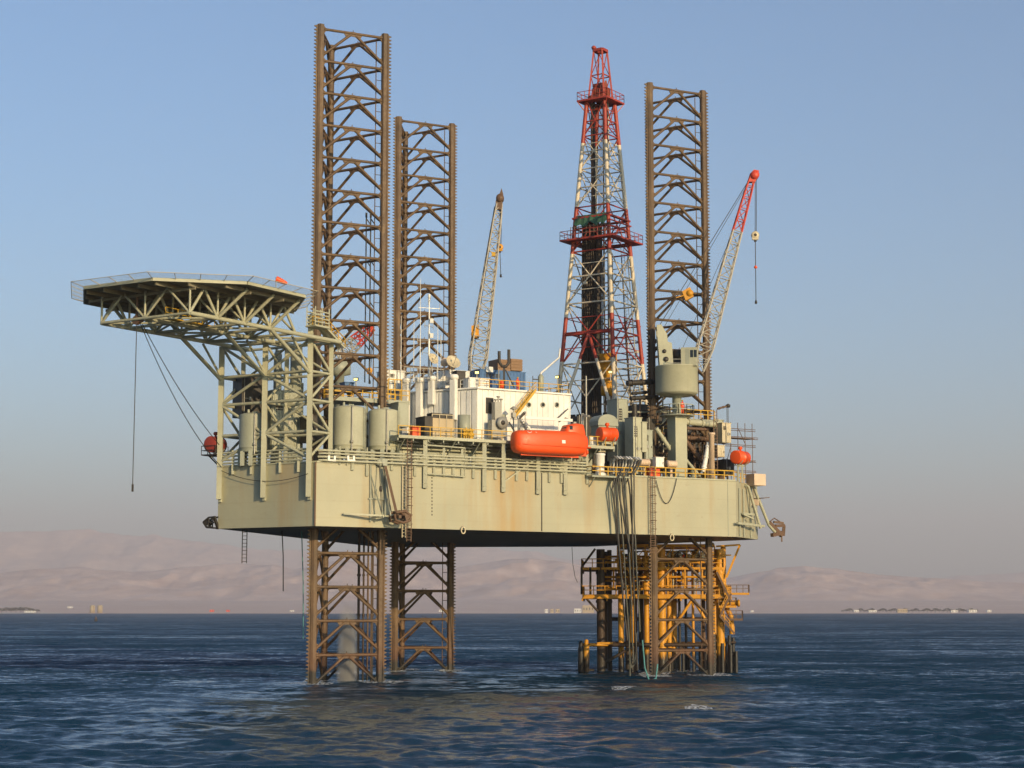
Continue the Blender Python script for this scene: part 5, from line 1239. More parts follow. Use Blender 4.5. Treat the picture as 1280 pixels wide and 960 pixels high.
mb = MB(); lattice(mb, bA, bB, 2.3, .8, Vc((1, .1, 0)), 17, .12, .065, .8, .73); obj('boom', mb, [M['boom'], M['red_boom']], cr1)
mb = MB(); hd_ = [mxy(936, 228, 4), mxy(944, 228, 4), mxy(948.5, 214, 4), mxy(942, 213, 4), mxy(937, 218, 4)]
mb.plate(hd_, (0, 1, 0), 1.0); mb.lathe(mxy(944, 218, 3.3), [(0, 0), (.6, 0), (.6, 1.4), (0, 1.4)], 16, Vc((0, 1, 0))); obj('boom_head', mb, M['red_boom'], cr1)
for k in (-.7, .7):
    mb = MB(); mb.tube(mxy(823, 409, k), mxy(938, 222, 4 + k * .5), .05, 5); obj('boom_stay', mb, M['dark'], cr1)
mb = MB(); pb = mxy(859.5, 368, 1.2); mb.box(pb, (.55, 0, .3), (0, .5, 0), (-.25, 0, .65)); mb.lathe(pb + Vc((.3, -.5, .1)), [(0, 0), (.45, 0), (.45, .15), (0, .15)], 14, Vc((0, -1, 0))); mb.bar(pb, mxy(845, 372, 0), .1); obj('bridle_block', mb, M['well'], cr1)
mb = MB(); mb.tube(mxy(830, 409, .3), mxy(936, 228, 3.7), .035, 5); mb.tube(mxy(846, 452, .3), mxy(912, 300, 3), .035, 5); obj('hoist_wire', mb, M['dark'], cr1)
hook_block(cr1, mxy(944, 216, 4), mxy(944, 294, 4), .55, 'cream', mxy(945, 378, 4), mxy(944.5, 334, 4))
# second crane behind the quarters
Y2 = 269; m2 = lambda px, py, d=0: at(px, py, Y2 + d)
cr2 = thing('lattice_crane', v2(*m2(594, 480).xy) + Vc((0, 0, ZT)), 'grey lattice crane boom standing steeply behind the blue container', 'crane')
mb = MB(); p = v2(*m2(592, 480).xy); mb.lathe(up(p, ZT), [(0, 0), (1.0, 0), (1.0, zy(490, Y2) - ZT), (2.4, zy(487, Y2) - ZT), (2.4, zy(470, Y2) - ZT), (0, zy(470, Y2) - ZT)], 28); obj('pedestal', mb, M['sage2'], cr2)
mb = MB(); lattice(mb, m2(594, 472), m2(624, 254, 3), 2.7, 1.0, Vc((1, .2, 0)), 18, .13, .07, .8); obj('boom', mb, M['boom'], cr2)
mb = MB(); pts = [m2(620, 262, 3), m2(627, 263, 3), m2(629, 243, 3), m2(627, 236, 3), m2(624.5, 243, 3), m2(619.5, 252, 3)]; mb.plate(pts, (0, 1, 0), 1.0); mb.lathe(m2(625, 247, 2.3), [(0, 0), (.6, 0), (.6, 1.4), (0, 1.4)], 14, Vc((0, 1, 0))); obj('boom_head', mb, M['brown'], cr2)
mb = MB(); mb.box(m2(594, 415, .5), (.55, 0, .1), (0, .6, 0), (0, 0, .95)); mb.lathe(m2(593, 418, -.2), [(0, 0), (.5, 0), (.5, .2), (0, .2)], 14, Vc((0, -1, 0))); obj('boom_winch', mb, M['well'], cr2)
mb = MB(); mb.box(m2(617, 318, 1), (.28, 0, 0), (0, .25, 0), (0, 0, .3)); obj('boom_lamp', mb, M['yellow'], cr2)
for px in (584, 587.5):
    mb = MB(); mb.tube(m2(px, 470), m2(618 + (px - 584) * .5, 258, 3), .045, 5); obj('boom_stay', mb, M['dark'], cr2)
hook_block(cr2, m2(626, 248, 3), m2(625, 309, 3), .5, 'well', m2(626, 345, 3))
# third crane lying behind the near leg
Y3 = 258; m3 = lambda px, py, d=0: at(px, py, Y3 + d)
cr3 = thing('stowed_crane', v2(*m3(424, 470).xy) + Vc((0, 0, ZT)), 'far crane with red tipped boom laid low, seen through the near lattice leg', 'crane')
mb = MB(); p = v2(*m3(424, 480).xy); mb.lathe(up(p, ZT), [(0, 0), (.7, 0), (.7, zy(470, Y3) - ZT), (1.6, zy(468, Y3) - ZT), (1.6, zy(452, Y3) - ZT), (0, zy(452, Y3) - ZT)], 24); obj('pedestal', mb, M['sage2'], cr3)
mb = MB(); lattice(mb, m3(419, 450), m3(465, 409, -1), 2.4, 1.1, Vc((.3, 1, 0)), 9, .12, .07, .9, .55); obj('boom', mb, [M['boom'], M['red_boom']], cr3)
mb = MB(); mb.plate([m3(460, 408, -1), m3(464, 416, -1), m3(468, 409, -1), m3(466, 404, -1)], (0, 1, 0), .9); obj('boom_head', mb, M['red_boom'], cr3)
mb = MB(); mb.bar(m3(423, 470), m3(424.5, 420), .45); mb.tube(m3(424.5, 420), m3(465, 407, -1), .05); obj('gantry', mb, M['white'], cr3)
hook_block(cr3, m3(466, 410, -1), m3(462, 463, -1), .42, 'well', m3(462, 478, -1))
# ------------------------------------------------------------------ starboard deck: rafts, cabinets, pipes, rails, scaffold
c = on_ab(759, 543, .5); canister(c, U, .92, 2.5, 'orange raft canister on a cradle at the platform end beside the lifeboat stern', 'orange', .35)
c = on_ab(925.5, 572, -.6); canister(c, vd(R(52)), .92, 2.7, 'orange raft canister on twin posts at the far corner of the hull', 'orange', .1)
mb = MB(); c = on_ab(925, 580, -.6)
for q in (-.35, .35): mb.bar(up(c + U * q, ZT), c + U * q, .22)
single('canister_post', mb, M['sage2'], 'twin posts carrying the orange canister at the far hull corner', 'post')
t = thing('engine_cover', on_ab(755, 534, -2.5), 'grey rounded engine cover behind the orange canister by the lifeboat', 'engine cover'); c = on_ab(754.5, 533, -2.5); n = 12; hw = 1.6; mb = MB()
prof = [(hw * math.cos(math.pi * k / n), 1.5 * math.sin(math.pi * k / n) ** .7) for k in range(n + 1)]
mb.plate([c + U * x + Vc((0, 0, z)) for x, z in prof], Nn, 2.2); mb.box(c - Vc((0, 0, 1.2)), U * 1.4, Nn * .9, (0, 0, 1.2)); obj('shell', mb, M['sage2'], t)
# small balcony with white capstan
zb = on_ab(755, 595, .9).z
bt = thing('hose_balcony', on_ab(755, 595, .9), 'small yellow railed balcony on the hull side above the black hoses', 'balcony'); a, b_ = tab(737, .9, zb), tab(787, .9, zb)
mb = MB(); mb.box(ab((a + b_) / 2, .75, zb - .1), U * (b_ - a) / 2, Nn * .75, (0, 0, .1)); mb.bar(ab(a + .5, 1.4, zb - .2), ab(a + .5, .05, zb - 1.4), .12); mb.bar(ab(b_ - .5, 1.4, zb - .2), ab(b_ - .5, .05, zb - 1.4), .12); obj('floor', mb, M['sage2'], bt)
mb = MB(); handrail(mb, [ab(a, .1, zb), ab(a, 1.45, zb), ab(b_, 1.45, zb)], 1.15, 1.2, .06); obj('handrail', mb, M['yellow'], bt)
p = on_ab(750, 594, .5); mb = MB(); mb.lathe(up(p, zb), [(0, 0), (.75, 0), (.75, .3), (.6, .4), (.55, 1.6), (.62, 1.7), (.62, 2.6), (.7, 2.7), (.7, 2.9), (0, 3.0)], 22); single('capstan', mb, M['white'], 'white round capstan standing on the small yellow railed balcony', 'capstan')
# hoses: white goosenecks on top and the black hoses that hang from them into the water
hs = [(757, 612, 779, 735, 'rubber', 'first black hose of the bundle, hanging furthest from the brown ladder'), (762, 605, 783, 800, 'rubber', 'second black hose of the bundle, reaching down past the wellhead deck'), (766, 600, 787, 690, 'rubber', 'short black hose near the left side of the hull bundle'), (770, 597, 788, 845, 'hose_grey', 'long grey hose hanging to the water in the middle of the bundle'), (775, 596, 791, 770, 'rubber', 'black hose just right of the long grey hose'), (779, 596, 793, 828, 'hose_grey', 'grey hose that ends in the wellhead deck frames'), (784, 596, 795, 710, 'rubber', 'short black hose ending under the hull near the wellhead deck'), (789, 594, 796, 838, 'rubber', 'black hose reaching the water beside the yellow conductor'), (793.5, 592, 799, 790, 'hose_grey', 'greenish grey hose nearest the brown ladder')]
for i, (x0, y0, x1, y1, mt, lb) in enumerate(hs):
    o_ = 1.3 + .2 * (i % 3); x0 = 765 + 3.3 * i; a = on_ab(x0, y0, o_); gx = 763 + 3.8 * i
    g0 = on_ab(gx, 572, -.6); pts = [up(g0, ZT + .3), up(g0, ZT + 2.0), up(g0 + Nn * .3, ZT + 2.4), up(g0 + Nn * .9, ZT + 2.45), up(g0 + Nn * 1.5, ZT + 2.1)]
    mb = MB(); mb.path(pts, .14, 8); single('gooseneck', mb, M['white' if i % 3 else 'steel'], 'white gooseneck pipe on deck above the hanging hoses' if i % 3 else 'grey gooseneck pipe on deck above the hanging hoses', 'pipe', 'gooseneck pipes')
    e_ = on_ab(x1, y1, o_ + .2); top = up(g0 + Nn * 1.5, ZT + 2.1); L_ = e_ - a
    pts = [top, top.lerp(a, .5) + Nn * .2] + [a + L_ * (k / 10) + U * .09 * math.sin(k * .7 + i) + Nn * .08 * math.sin(k * 1.3 + i) for k in range(11)]
    mb = MB(); mb.path(pts, .115 if mt == 'rubber' else .10, 8); single('hanging_hose', mb, M[mt], lb, 'hose', 'hoses hanging from the hull')
for j, (pts, mt, lb) in enumerate(((((787, 745), (786, 800), (789, 835), (794, 830), (796, 790)), 'hose_grey', 'slack hose loop drooping to the water below the bundle'), (((803, 800), (806, 835), (812, 852), (820, 848), (822, 830)), 'teal', 'turquoise rope loop drooping into the water by the right leg'))):
    P_ = [on_ab(x, y, 1.2) for x, y in pts]; q = []
    for k in range(len(P_) - 1):
        for f in range(4): q.append(P_[k].lerp(P_[k+1], f / 4))
    mb = MB(); mb.path(q + [P_[-1]], .1, 6); single('hose_loop' if j == 0 else 'rope_loop', mb, M[mt], lb, 'hose' if j == 0 else 'rope')
# deck edge rail
mb = MB(); a, b_ = tab(795, .02, ZT), tab(934, .02, ZT); handrail(mb, [ab(a, -.1, ZT + .1), ab(min(b_, tB - .2), -.1, ZT + .1)], 1.25, 1.7, .065); single('edge_railing', mb, M['yellow'], 'long yellow railing along the hull edge below the round turret crane', 'railing')
mb = MB(); q0, q1 = B - U * .2 - Nn * .1, D_.lerp(B, .1); handrail(mb, [up(q0, ZT), up(q1 - Nn * .3, ZT)], 1.25, 1.6, .06); single('corner_railing', mb, M['yellow'], 'short yellow railing round the far corner of the hull', 'railing')
cabinet(812, 825, 586, 596, -.6, 1.2, 'orange', 'orange equipment box behind the yellow edge railing', 'orange_box', 'box', door=False)
for px, py, lb in ((805, 578, 'peach hose reel on the deck left of the white control panel'), (839, 580, 'peach hose reel at the foot of the turret crane')):
    c = on_ab(px, py, -.7); mb = MB(); mb.lathe(c - U * .7, [(0, 0), (.5, 0), (.5, .1), (.42, .12), (.42, 1.28), (.5, 1.3), (.5, 1.4), (0, 1.4)], 18, U)
    for k in range(6): mb.lathe(c - U * .55 + U * k * .2, [(.42, 0), (.47, .05), (.42, .1)], 18, U)
    mb.bar(c - Vc((0, 0, .5)), up(c, ZT), .3); single('hose_reel', mb, M['pink'], lb, 'hose reel', 'peach hose reels')
cabinet(820, 830, 572, 584, -.4, .8, 'white', 'white control panel between the two peach hose reels', 'control_panel', 'panel', door=True)
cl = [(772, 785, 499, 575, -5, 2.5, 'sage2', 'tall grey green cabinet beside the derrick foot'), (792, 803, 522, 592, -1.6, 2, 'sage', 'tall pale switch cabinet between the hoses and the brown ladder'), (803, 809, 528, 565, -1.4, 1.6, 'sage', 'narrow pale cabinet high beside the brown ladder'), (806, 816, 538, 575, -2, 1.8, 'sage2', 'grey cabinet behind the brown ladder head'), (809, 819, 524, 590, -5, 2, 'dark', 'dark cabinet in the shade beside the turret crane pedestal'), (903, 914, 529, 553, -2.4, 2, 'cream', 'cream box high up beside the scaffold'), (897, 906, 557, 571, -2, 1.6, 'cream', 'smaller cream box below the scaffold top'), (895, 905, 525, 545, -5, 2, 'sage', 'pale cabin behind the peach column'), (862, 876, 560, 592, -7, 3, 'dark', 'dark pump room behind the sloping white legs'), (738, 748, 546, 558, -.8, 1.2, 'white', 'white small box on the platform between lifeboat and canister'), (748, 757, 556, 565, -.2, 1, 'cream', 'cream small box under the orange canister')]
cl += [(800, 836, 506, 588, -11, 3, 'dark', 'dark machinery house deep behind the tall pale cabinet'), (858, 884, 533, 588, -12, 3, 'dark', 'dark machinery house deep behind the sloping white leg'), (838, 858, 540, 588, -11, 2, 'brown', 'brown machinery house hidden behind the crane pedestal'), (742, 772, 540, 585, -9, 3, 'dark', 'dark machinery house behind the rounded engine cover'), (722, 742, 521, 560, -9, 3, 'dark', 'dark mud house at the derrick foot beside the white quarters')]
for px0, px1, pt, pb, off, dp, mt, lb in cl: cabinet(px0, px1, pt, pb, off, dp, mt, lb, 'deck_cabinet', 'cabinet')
cabinet(905, 918, 575, 593, -3, 3, 'dark', 'dark generator housing under the scaffold at the far hull corner', 'generator', 'generator', ribs=4)
# white peach box overhanging the far corner
c = v2(*at(945, 600, B.y + 5).xy); mb = MB(); zc_ = zy(600, c.y); mb.box(up(c, zc_), U * 1.0, Nn * .9, (0, 0, .8)); o = single('corner_box', mb, M['pink'], 'pale peach box overhanging the far corner of the hull', 'box')
# big dark pipes and ducts near the right leg foot
for i, (x0, y0, x1, y1, off, r, mt, lb) in enumerate(((784, 479, 819, 477, -6, .38, 'dark', 'thick dark pipe level with the turret, running to the derrick'), (790, 492, 822, 489, -6.5, .22, 'dark', 'thin dark pipe just below the thick one by the turret'), (788, 498, 822, 496, -6, .3, 'dark', 'lower dark pipe under the turret beside the leg'), (793, 505, 795, 590, -4, .35, 'dark', 'upright dark pipe beside the tall pale cabinet'), (820, 535, 838, 562, -3, .3, 'sage', 'grey pipe slanting down to the crane pedestal'), (853, 527, 900, 531, -4, .45, 'sage', 'level grey beam from the crane pedestal to the peach column'), (855, 535, 884, 537, -3.6, .2, 'brown', 'brown pipe under the level grey beam'), (857, 551, 876, 575, -5, .35, 'brown', 'brown pipe sloping down right of the crane pedestal'), (858, 547, 886, 549, -5, .3, 'brown', 'level brown pipe above the sloping one'), (886, 553, 879, 590, -2.5, .33, 'white', 'sloping white leg under the level grey beam'), (856, 573, 872, 592, -2, .2, 'sage', 'short grey raker beside the crane pedestal foot'), (897, 511, 911, 507, -4, .14, 'brown', 'short brown davit arm over the scaffold'), (822, 560, 836, 540, -5, .25, 'dark', 'dark pipe rising behind the crane pedestal'))):
    mb = MB(); a, b_ = on_ab(x0, y0, off), on_ab(x1, y1, off); mb.tube(a, b_, r, 10)
    d = (b_ - a).normalized()
    for f in (.15, .5, .85): mb.tube(a.lerp(b_, f) - d * .08, a.lerp(b_, f) + d * .08, r * 1.28, 10)
    single('deck_pipe', mb, M[mt], lb, 'pipe')
p = on_ab(890, 592, -2); mb = MB(); z1 = on_ab(890, 541, -2).z; mb.lathe(up(p, ZT), [(0, 0), (.38, 0), (.38, z1 - ZT - .3), (.5, z1 - ZT - .25), (.5, z1 - ZT), (0, z1 - ZT)], 18); single('peach_column', mb, M['pink'], 'peach upright column near the far hull corner', 'column')
mb = MB()
for x in (893, 897):
    a = on_ab(x, 592, -2); mb.bar(up(a, ZT), up(a, on_ab(x, 512, -2).z), .1)
z = ZT
while z < on_ab(893, 515, -2).z: mb.bar(up(on_ab(893, 592, -2), z), up(on_ab(897, 592, -2), z), .05); z += .45
single('caged_ladder', mb, M['brown'], 'brown ladder rising beside the peach column', 'ladder')
mb = MB(); p = on_ab(910, 508, -4); mb.lathe(p - Vc((0, 0, .2)), [(0, 0), (.3, .05), (.35, .4), (0, .6)], 10); mb.tube(p, up(p, on_ab(910, 533, -4).z), .04); mb.tube(p - U * .2, up(p - U * .2, on_ab(909, 528, -4).z), .04); single('hanging_pulley', mb, M['dark'], 'dark pulley hanging from the short brown davit arm', 'pulley')
# brown frame of beams behind the crane pedestal
fr_ = thing('beam_frame', on_ab(850, 590, -8), 'brown frame of crossed beams in the shade behind the crane pedestal', 'beam frame')
for x0, y0, x1, y1 in ((784, 590, 784, 500), (800, 590, 800, 498), (822, 590, 822, 500), (838, 590, 838, 515), (858, 590, 858, 520), (878, 590, 878, 522), (784, 540, 880, 544), (784, 515, 838, 515), (800, 590, 822, 540), (838, 545, 858, 590), (858, 545, 878, 590), (822, 540, 838, 512), (784, 565, 880, 568)):
    mb = MB(); mb.bar(on_ab(x0, y0, -8), on_ab(x1, y1, -8), .24); obj('beam', mb, M['brown' if (x0 + y0) % 3 else 'sage2'], fr_)
for y, x0, x1 in ((541, 786, 836), (567, 842, 878)):
    mb = MB(); handrail(mb, [on_ab(x0, y, -7.6), on_ab(x1, y, -7.6)], 1.2, 1.2, .05); obj('handrail', mb, M['yellow'], fr_)
# small upper deck with yellow rail right of the crane
ud = thing('upper_deck', on_ab(872, 526, -6), 'small raised deck with yellow railing between crane pedestal and peach column', 'deck'); zu = on_ab(872, 524, -5).z; a, b_ = tab(858, -5, zu), tab(893, -5, zu)
mb = MB(); mb.box(ab((a + b_) / 2, -7, zu - .2), U * (b_ - a) / 2, Nn * 2.2, (0, 0, .2)); obj('floor', mb, M['sage2'], ud)
mb = MB(); handrail(mb, [ab(a, -4.9, zu), ab(b_, -4.9, zu)], 1.25, 1.2, .06); obj('handrail', mb, M['yellow'], ud)
for f in (.05, .5, .95):
    mb = MB(); q = ab(a + (b_ - a) * f, -6.5, 0); mb.bar(up(q, ZT), up(q, zu - .3), .3); obj('support_post', mb, M['brown'], ud)
for f0, f1 in ((.05, .5), (.95, .5)):
    mb = MB(); mb.bar(ab(a + (b_ - a) * f0, -6.5, ZT + .3), ab(a + (b_ - a) * f1, -6.5, zu - .5), .2); obj('cross_brace', mb, M['brown'], ud)
pp = ab(tab(853, -1.6, zq(518)), -1.2, 0); person(up(v2(*at(853, 517, Yc - 1.9).xy), zq(518.8)), 'orange', 'person in an orange coverall standing on the crane ring platform', R(-70))
# scaffold at the far corner
sf = thing('scaffold', on_ab(925, 592, -3), 'thin pole scaffold standing behind the orange canister at the hull corner', 'scaffold')
sx = [905, 914, 923, 932, 941]; so_ = (-3.2, -5.2); ztp = on_ab(925, 532, -3).z
for j, off in enumerate(so_):
    for x in sx:
        p = on_ab(x, 592, off); mb = MB(); mb.tube(up(p, ZT - (2 if x > 935 else 0)), up(p, ztp + .4 * ((x * 7) % 3 - 1)), .05, 6); obj('standard_pole', mb, M['brown'], sf)
for off in so_:
    for py in (536, 546, 556, 575, 588):
        z = on_ab(925, py, -3).z; mb = MB(); mb.tube(up(on_ab(903, 592, off), z), up(on_ab(945 if py != 546 else 948, 592, off), z), .05, 6); obj('ledger_pole', mb, M['brown'], sf)
for py in (547, 576):
    z = on_ab(925, py, -3).z; mb = MB(); mb.box(up((on_ab(907, 592, -4.2) + on_ab(943, 592, -4.2)) / 2, z), U * 2.0, Nn * .8, (0, 0, .04)); obj('plank_deck', mb, M['timber'], sf)
for i, (x0, x1, y0, y1) in enumerate(((905, 914, 590, 556), (932, 923, 556, 536), (914, 923, 588, 575))):
    mb = MB(); mb.tube(on_ab(x0, y0, -3.15), on_ab(x1, y1, -3.15), .045, 6); obj('diagonal_pole', mb, M['brown'], sf)
# clutter of valves and pumps on the shaded deck around the derrick foot
rc = random.Random(4)
for k in range(16):
    px = 742 + k * 10.5 + rc.uniform(-3, 3); off = rc.uniform(-9, -4); h_ = rc.uniform(1.2, 3.6); q = on_ab(px, 585, off); t_ = rc.random()
    if 835 < px < 860: continue
    mb = MB(); zb = ZT
    if k % 3 == 0:
        mb.lathe(up(q, zb), [(0, 0), (.6, 0), (.6, .2), (.45, .3), (.45, h_ * .7), (.6, h_ * .75), (.3, h_), (0, h_)], 16); mb.tube(up(q, zb + h_ * .5), up(q + U * 1.2, zb + h_ * .5), .14); mb.tube(up(q + U * 1.2, zb), up(q + U * 1.2, zb + h_ * .5), .14)
    elif k % 3 == 1:
        mb.box(up(q, zb + .15), U * 1.1, Nn * .6, (0, 0, .15)); mb.lathe(up(q - U * .9, zb + .9), [(0, 0), (.5, .02), (.55, .1), (.55, 1.0), (.35, 1.1), (.35, 1.7), (0, 1.75)], 16, U); mb.tube(up(q, zb + .9), up(q, zb + h_), .12)
    else:
        for j in range(3): mb.path([up(q + U * (j * .45 - .4), zb), up(q + U * (j * .45 - .4), zb + h_ * (.6 + .2 * j)), up(q + U * (j * .45 - .4) - Nn * .9, zb + h_ * (.6 + .2 * j))], .12, 8)
        mb.bar(up(q - U * .7, zb + h_ * .4), up(q + U * .7, zb + h_ * .4), .1)
    mt = ('brown', 'sage2', 'steel', 'dark', 'well', 'sage')[rc.randrange(6)]
    single(('valve_vessel', 'pump_unit', 'pipe_riser')[k % 3], mb, M[mt], ('small vessel with side pipe', 'horizontal pump on a skid', 'set of three bent riser pipes')[k % 3] + ' in the deck clutter at the derrick foot', ('vessel', 'pump', 'riser')[k % 3], ('deck vessels', 'deck pumps', 'deck risers')[k % 3])
for px, py, lb in ((763, 465, 'lit floodlight on the derrick foot beside the yellow top drive'), (794, 516, 'lit floodlight low beside the tall pale cabinet')): floodlight(on_ab(px, py, -7.5), Vc((-.1, -1, -.15)), lb, 1.2)
for px, pt, lb in ((733, 470, 'white vertical pole beside the derrick on the quarters side'), (812, 505, 'grey vertical pole close to the right lattice leg'), (829, 470, 'grey pole behind the turret crane')):
    p = on_ab(px, 560, -9); mb = MB(); mb.tube(up(p, ZT), up(p, on_ab(px, pt, -9).z), .12); single('vent_pole', mb, M['steel'], lb, 'pole')

# ------------------------------------------------------------------ ladders on the hull side
def ladder(px, y0, y1, off, w_, mat, label, name='hull_ladder', cage=False, step=.42, plane=on_ab, d=None):
    d = d or U; a, b_ = plane(px, y0, off), plane(px, y1, off); a = v2(*a.xy); z0, z1 = plane(px, y1, off).z, plane(px, y0, off).z
    mb = MB()
    for s_ in (-1, 1): mb.bar(up(a + d * w_ * s_ / 2, z0), up(a + d * w_ * s_ / 2, z1), .1)
    z = z0 + .2
    while z < z1: mb.bar(up(a - d * w_ / 2, z), up(a + d * w_ / 2, z), .06); z += step
    if cage:
        z = z0 + 1
        while z < z1:
            mb.path([up(a + d * (w_ / 2) * math.cos(t) + Nn * .7 * math.sin(t), z) for t in [math.pi * k / 6 for k in range(7)]], .04, 5); z += 1.1
    return single(name, mb, M[mat], label, 'ladder', 'ladders on the hull side')
ladder(815.5, 583, 692, .5, .75, 'brown', 'rusty caged ladder running down the hull past the right leg', cage=True, step=.3)
ladder(512, 549, 677, .75, .6, 'brown', 'dark ladder down the hull beside the twin tanks', step=.35, cage=True)
ladder(505.5, 575, 672, .25, .45, 'cream', 'pale rope ladder hanging next to the dark hull ladder', 'rope_ladder', step=.4)
ladder(306, 662, 704, -4, .7, 'dark', 'dark ladder dangling below the bow end of the hull', 'dangling_ladder', step=.45, plane=on_ac, d=W)
for px, y0, y1, mt, lb in ((352, 660, 739, 'dark', 'short dark cable hanging under the bow'), (377, 668, 798, 'teal', 'long thin teal line hanging under the bow into the sea'), (386, 672, 700, 'dark', 'very short cable hanging under the bow next to the near leg')):
    Yk = A.y + 14; mb = MB(); a, b_ = at(px, y0 - 8, Yk), at(px + 2, y1, Yk); mb.path([a, a.lerp(b_, .5) + Vc((.1, 0, 0)), b_], .07, 6); single('hanging_cable', mb, M[mt], lb, 'cable', 'cables hanging below the bow')
mb = MB(); mb.path([at(715, 684, 262), at(716, 705, 262), at(719, 722, 262), at(722, 728, 262)], .04, 5); single('hanging_wire', mb, M['dark'], 'thin wire hanging below the hull left of the wellhead platform', 'cable')
mb = MB(); mb.path(sag(on_ab(820, 600, .2), on_ab(846, 598, .2), 3.2), .05, 5); single('slack_cable', mb, M['rubber'], 'slack black cable looping on the hull below the turret crane', 'cable')

# ------------------------------------------------------------------ anchor racks on the hull side
def anchor_rack(px, label, s_=1, off=0.0):
    z_ = lambda py: on_ab(px, py, 1.5).z
    t0_ = tab(px, 1.5, z_(640)); P = lambda t, o, z: ab(t0_ + t * s_, o, z)
    zt_, zm, zb_ = z_(577), z_(645), z_(652)
    t = thing('anchor_rack', P(0, 0, zm), label, 'anchor rack', 'anchor racks on the hull')
    for q in (-.9, 1.1):
        mb = MB(); mb.bar(P(q, .12, zt_ - .3), P(q, .12, zb_), .2); obj('rack_post', mb, M['sage2'], t)
    mb = MB(); mb.bar(P(-1.2, .14, z_(623)), P(1.6, .14, z_(623)), .16); mb.bar(P(-.9, .14, zt_ - 1.5), P(-.1, 1.8, zm), .14); mb.bar(P(1.1, .14, zt_ - 1.2), P(.9, 1.9, zm), .14); obj('rack_brace', mb, M['sage2'], t)
    mb = MB(); mb.bar(P(-4.6, .5, zm + .2), P(0, 1.9, zm), .3, .22); mb.bar(P(2.2, .4, zm), P(0, 1.9, zm), .3, .22); mb.bar(P(-.6, .2, zm - .1), P(-.2, 2.2, zm - .1), .2); obj('rack_arm', mb, M['sage'], t)
    mb = MB(); mb.bar(P(.6, 1.0, zt_ - .5), P(1.8, 2.0, zm - .2), .32); obj('anchor_shank', mb, M['brown'], t)
    mb = MB()
    for q in (-.7, .7):
        mb.path([P(1.2, 2.0 + q, zm + .4), P(2.4, 2.1 + q, zm + .6), P(3.2, 2.0 + q, zm + .1), P(3.1, 1.9 + q, zm - .5), P(2.2, 1.9 + q, zm - .8), P(1.2, 1.9 + q, zm - .5), P(1.0, 2.0 + q, zm + .2)], .17, 8)
        mb.plate([P(2.2, 2.0 + q, zm + .5), P(3.3, 2.0 + q, zm + .1), P(2.6, 2.0 + q, zm - .6)], Nn, .1)
    mb.bar(P(1.6, 1.1, zm - .1), P(1.6, 3.0, zm - .1), .35); mb.bar(P(2.9, 1.2, zm), P(2.9, 2.8, zm), .2); obj('anchor_fluke', mb, M['brown'], t)
    mb = MB(); mb.lathe(P(.2, .4, zt_), [(0, -.15), (.5, -.15), (.5, -.08), (.36, 0), (.5, .08), (.5, .15), (0, .15)], 18, Nn); mb.box(P(.7, .4, zt_), U * .35, Nn * .25, (0, 0, .4)); obj('sheave', mb, M['sage2'], t)
    mb = MB()
    for a_, b2 in (((.0, .5, zt_), (-.3, 1.9, zm + .4)), ((.4, .6, zt_), (1.0, 1.9, zm + .5))): mb.tube(P(*a_), P(*b2), .05, 6)
    mb.lathe(P(-.1, 1.2, (zt_ + zm) / 2), [(0, -.35), (.16, -.3), (.2, 0), (.16, .3), (0, .35)], 10); obj('anchor_wire', mb, M['dark'], t)
    return t
anchor_rack(478, 'rusty anchor on its rack on the hull side below the twin tanks')
def corner_rack():
    t = thing('corner_anchor_rack', up(D_, (ZB + ZT) / 2), 'rusty anchor on a leaning rack at the far corner of the hull', 'anchor rack', 'anchor racks on the hull')
    d1 = (D_ - B).normalized(); o1 = v2(d1.y, -d1.x); P = lambda s, o, py: up(B + d1 * s + o1 * o, zy(py, B.y + 4))
    for s in (1.2, 3.2, 6.5):
        mb = MB(); mb.bar(P(s, .15, 612), P(s, .15, 671), .2); obj('rack_post', mb, M['sage2'], t)
    mb = MB(); mb.path([P(4.0, .2, 607), P(4.6, .4, 608), P(6.2, 1.6, 660)], .2, 8); mb.path([P(6.4, .2, 607), P(7.0, .5, 608), P(8.2, 2.2, 655), P(9.2, 2.8, 664)], .22, 8); obj('rack_brace', mb, M['sage'], t)
    mb = MB(); mb.bar(P(-.8, .4, 656), P(7.2, 1.8, 657), .3); mb.bar(P(2.0, .3, 643), P(5.4, .9, 643), .28); mb.bar(P(2.2, .4, 644), P(4.2, 1.2, 649), .2); obj('rack_arm', mb, M['sage'], t)
    mb = MB(); mb.bar(P(8.2, 2.2, 652), P(10.4, 3.4, 668), .5); mb.bar(P(8.3, 2.6, 668), P(10.8, 3.4, 664), .5); mb.bar(P(9.2, 2.8, 656), P(11.0, 3.6, 655), .4); mb.bar(P(11.0, 3.6, 655), P(11.2, 3.4, 668), .4); mb.bar(P(10.4, 3.4, 664), P(10.4, 3.4, 676), .18); obj('anchor_fluke', mb, M['brown'], t)
    mb = MB(); mb.bar(P(9.3, 2.6, 651), P(10.6, 3.6, 652), .3); mb.path([P(8.6, 2.2, 651), P(9.6, 2.6, 646), P(10.8, 3.4, 652)], .08); obj('anchor_shank', mb, M['brown'], t)
    q = P(7.2, .6, 627); mb = MB(); mb.box(q, d1 * .5, o1 * .5, (0, 0, .4)); obj('bracket_box', mb, M['pink'], t)
    mb = MB(); mb.plate([q + Vc((0, 0, .55)) - o1 * .6, q + Vc((0, 0, .55)) + d1 * .8 - o1 * .5, q + Vc((2.0, 0, .7)), q + Vc((0, 0, .6)) + o1 * 1.2], (0, 0, 1), .1); obj('bracket_plate', mb, M['brown'], t)
corner_rack()

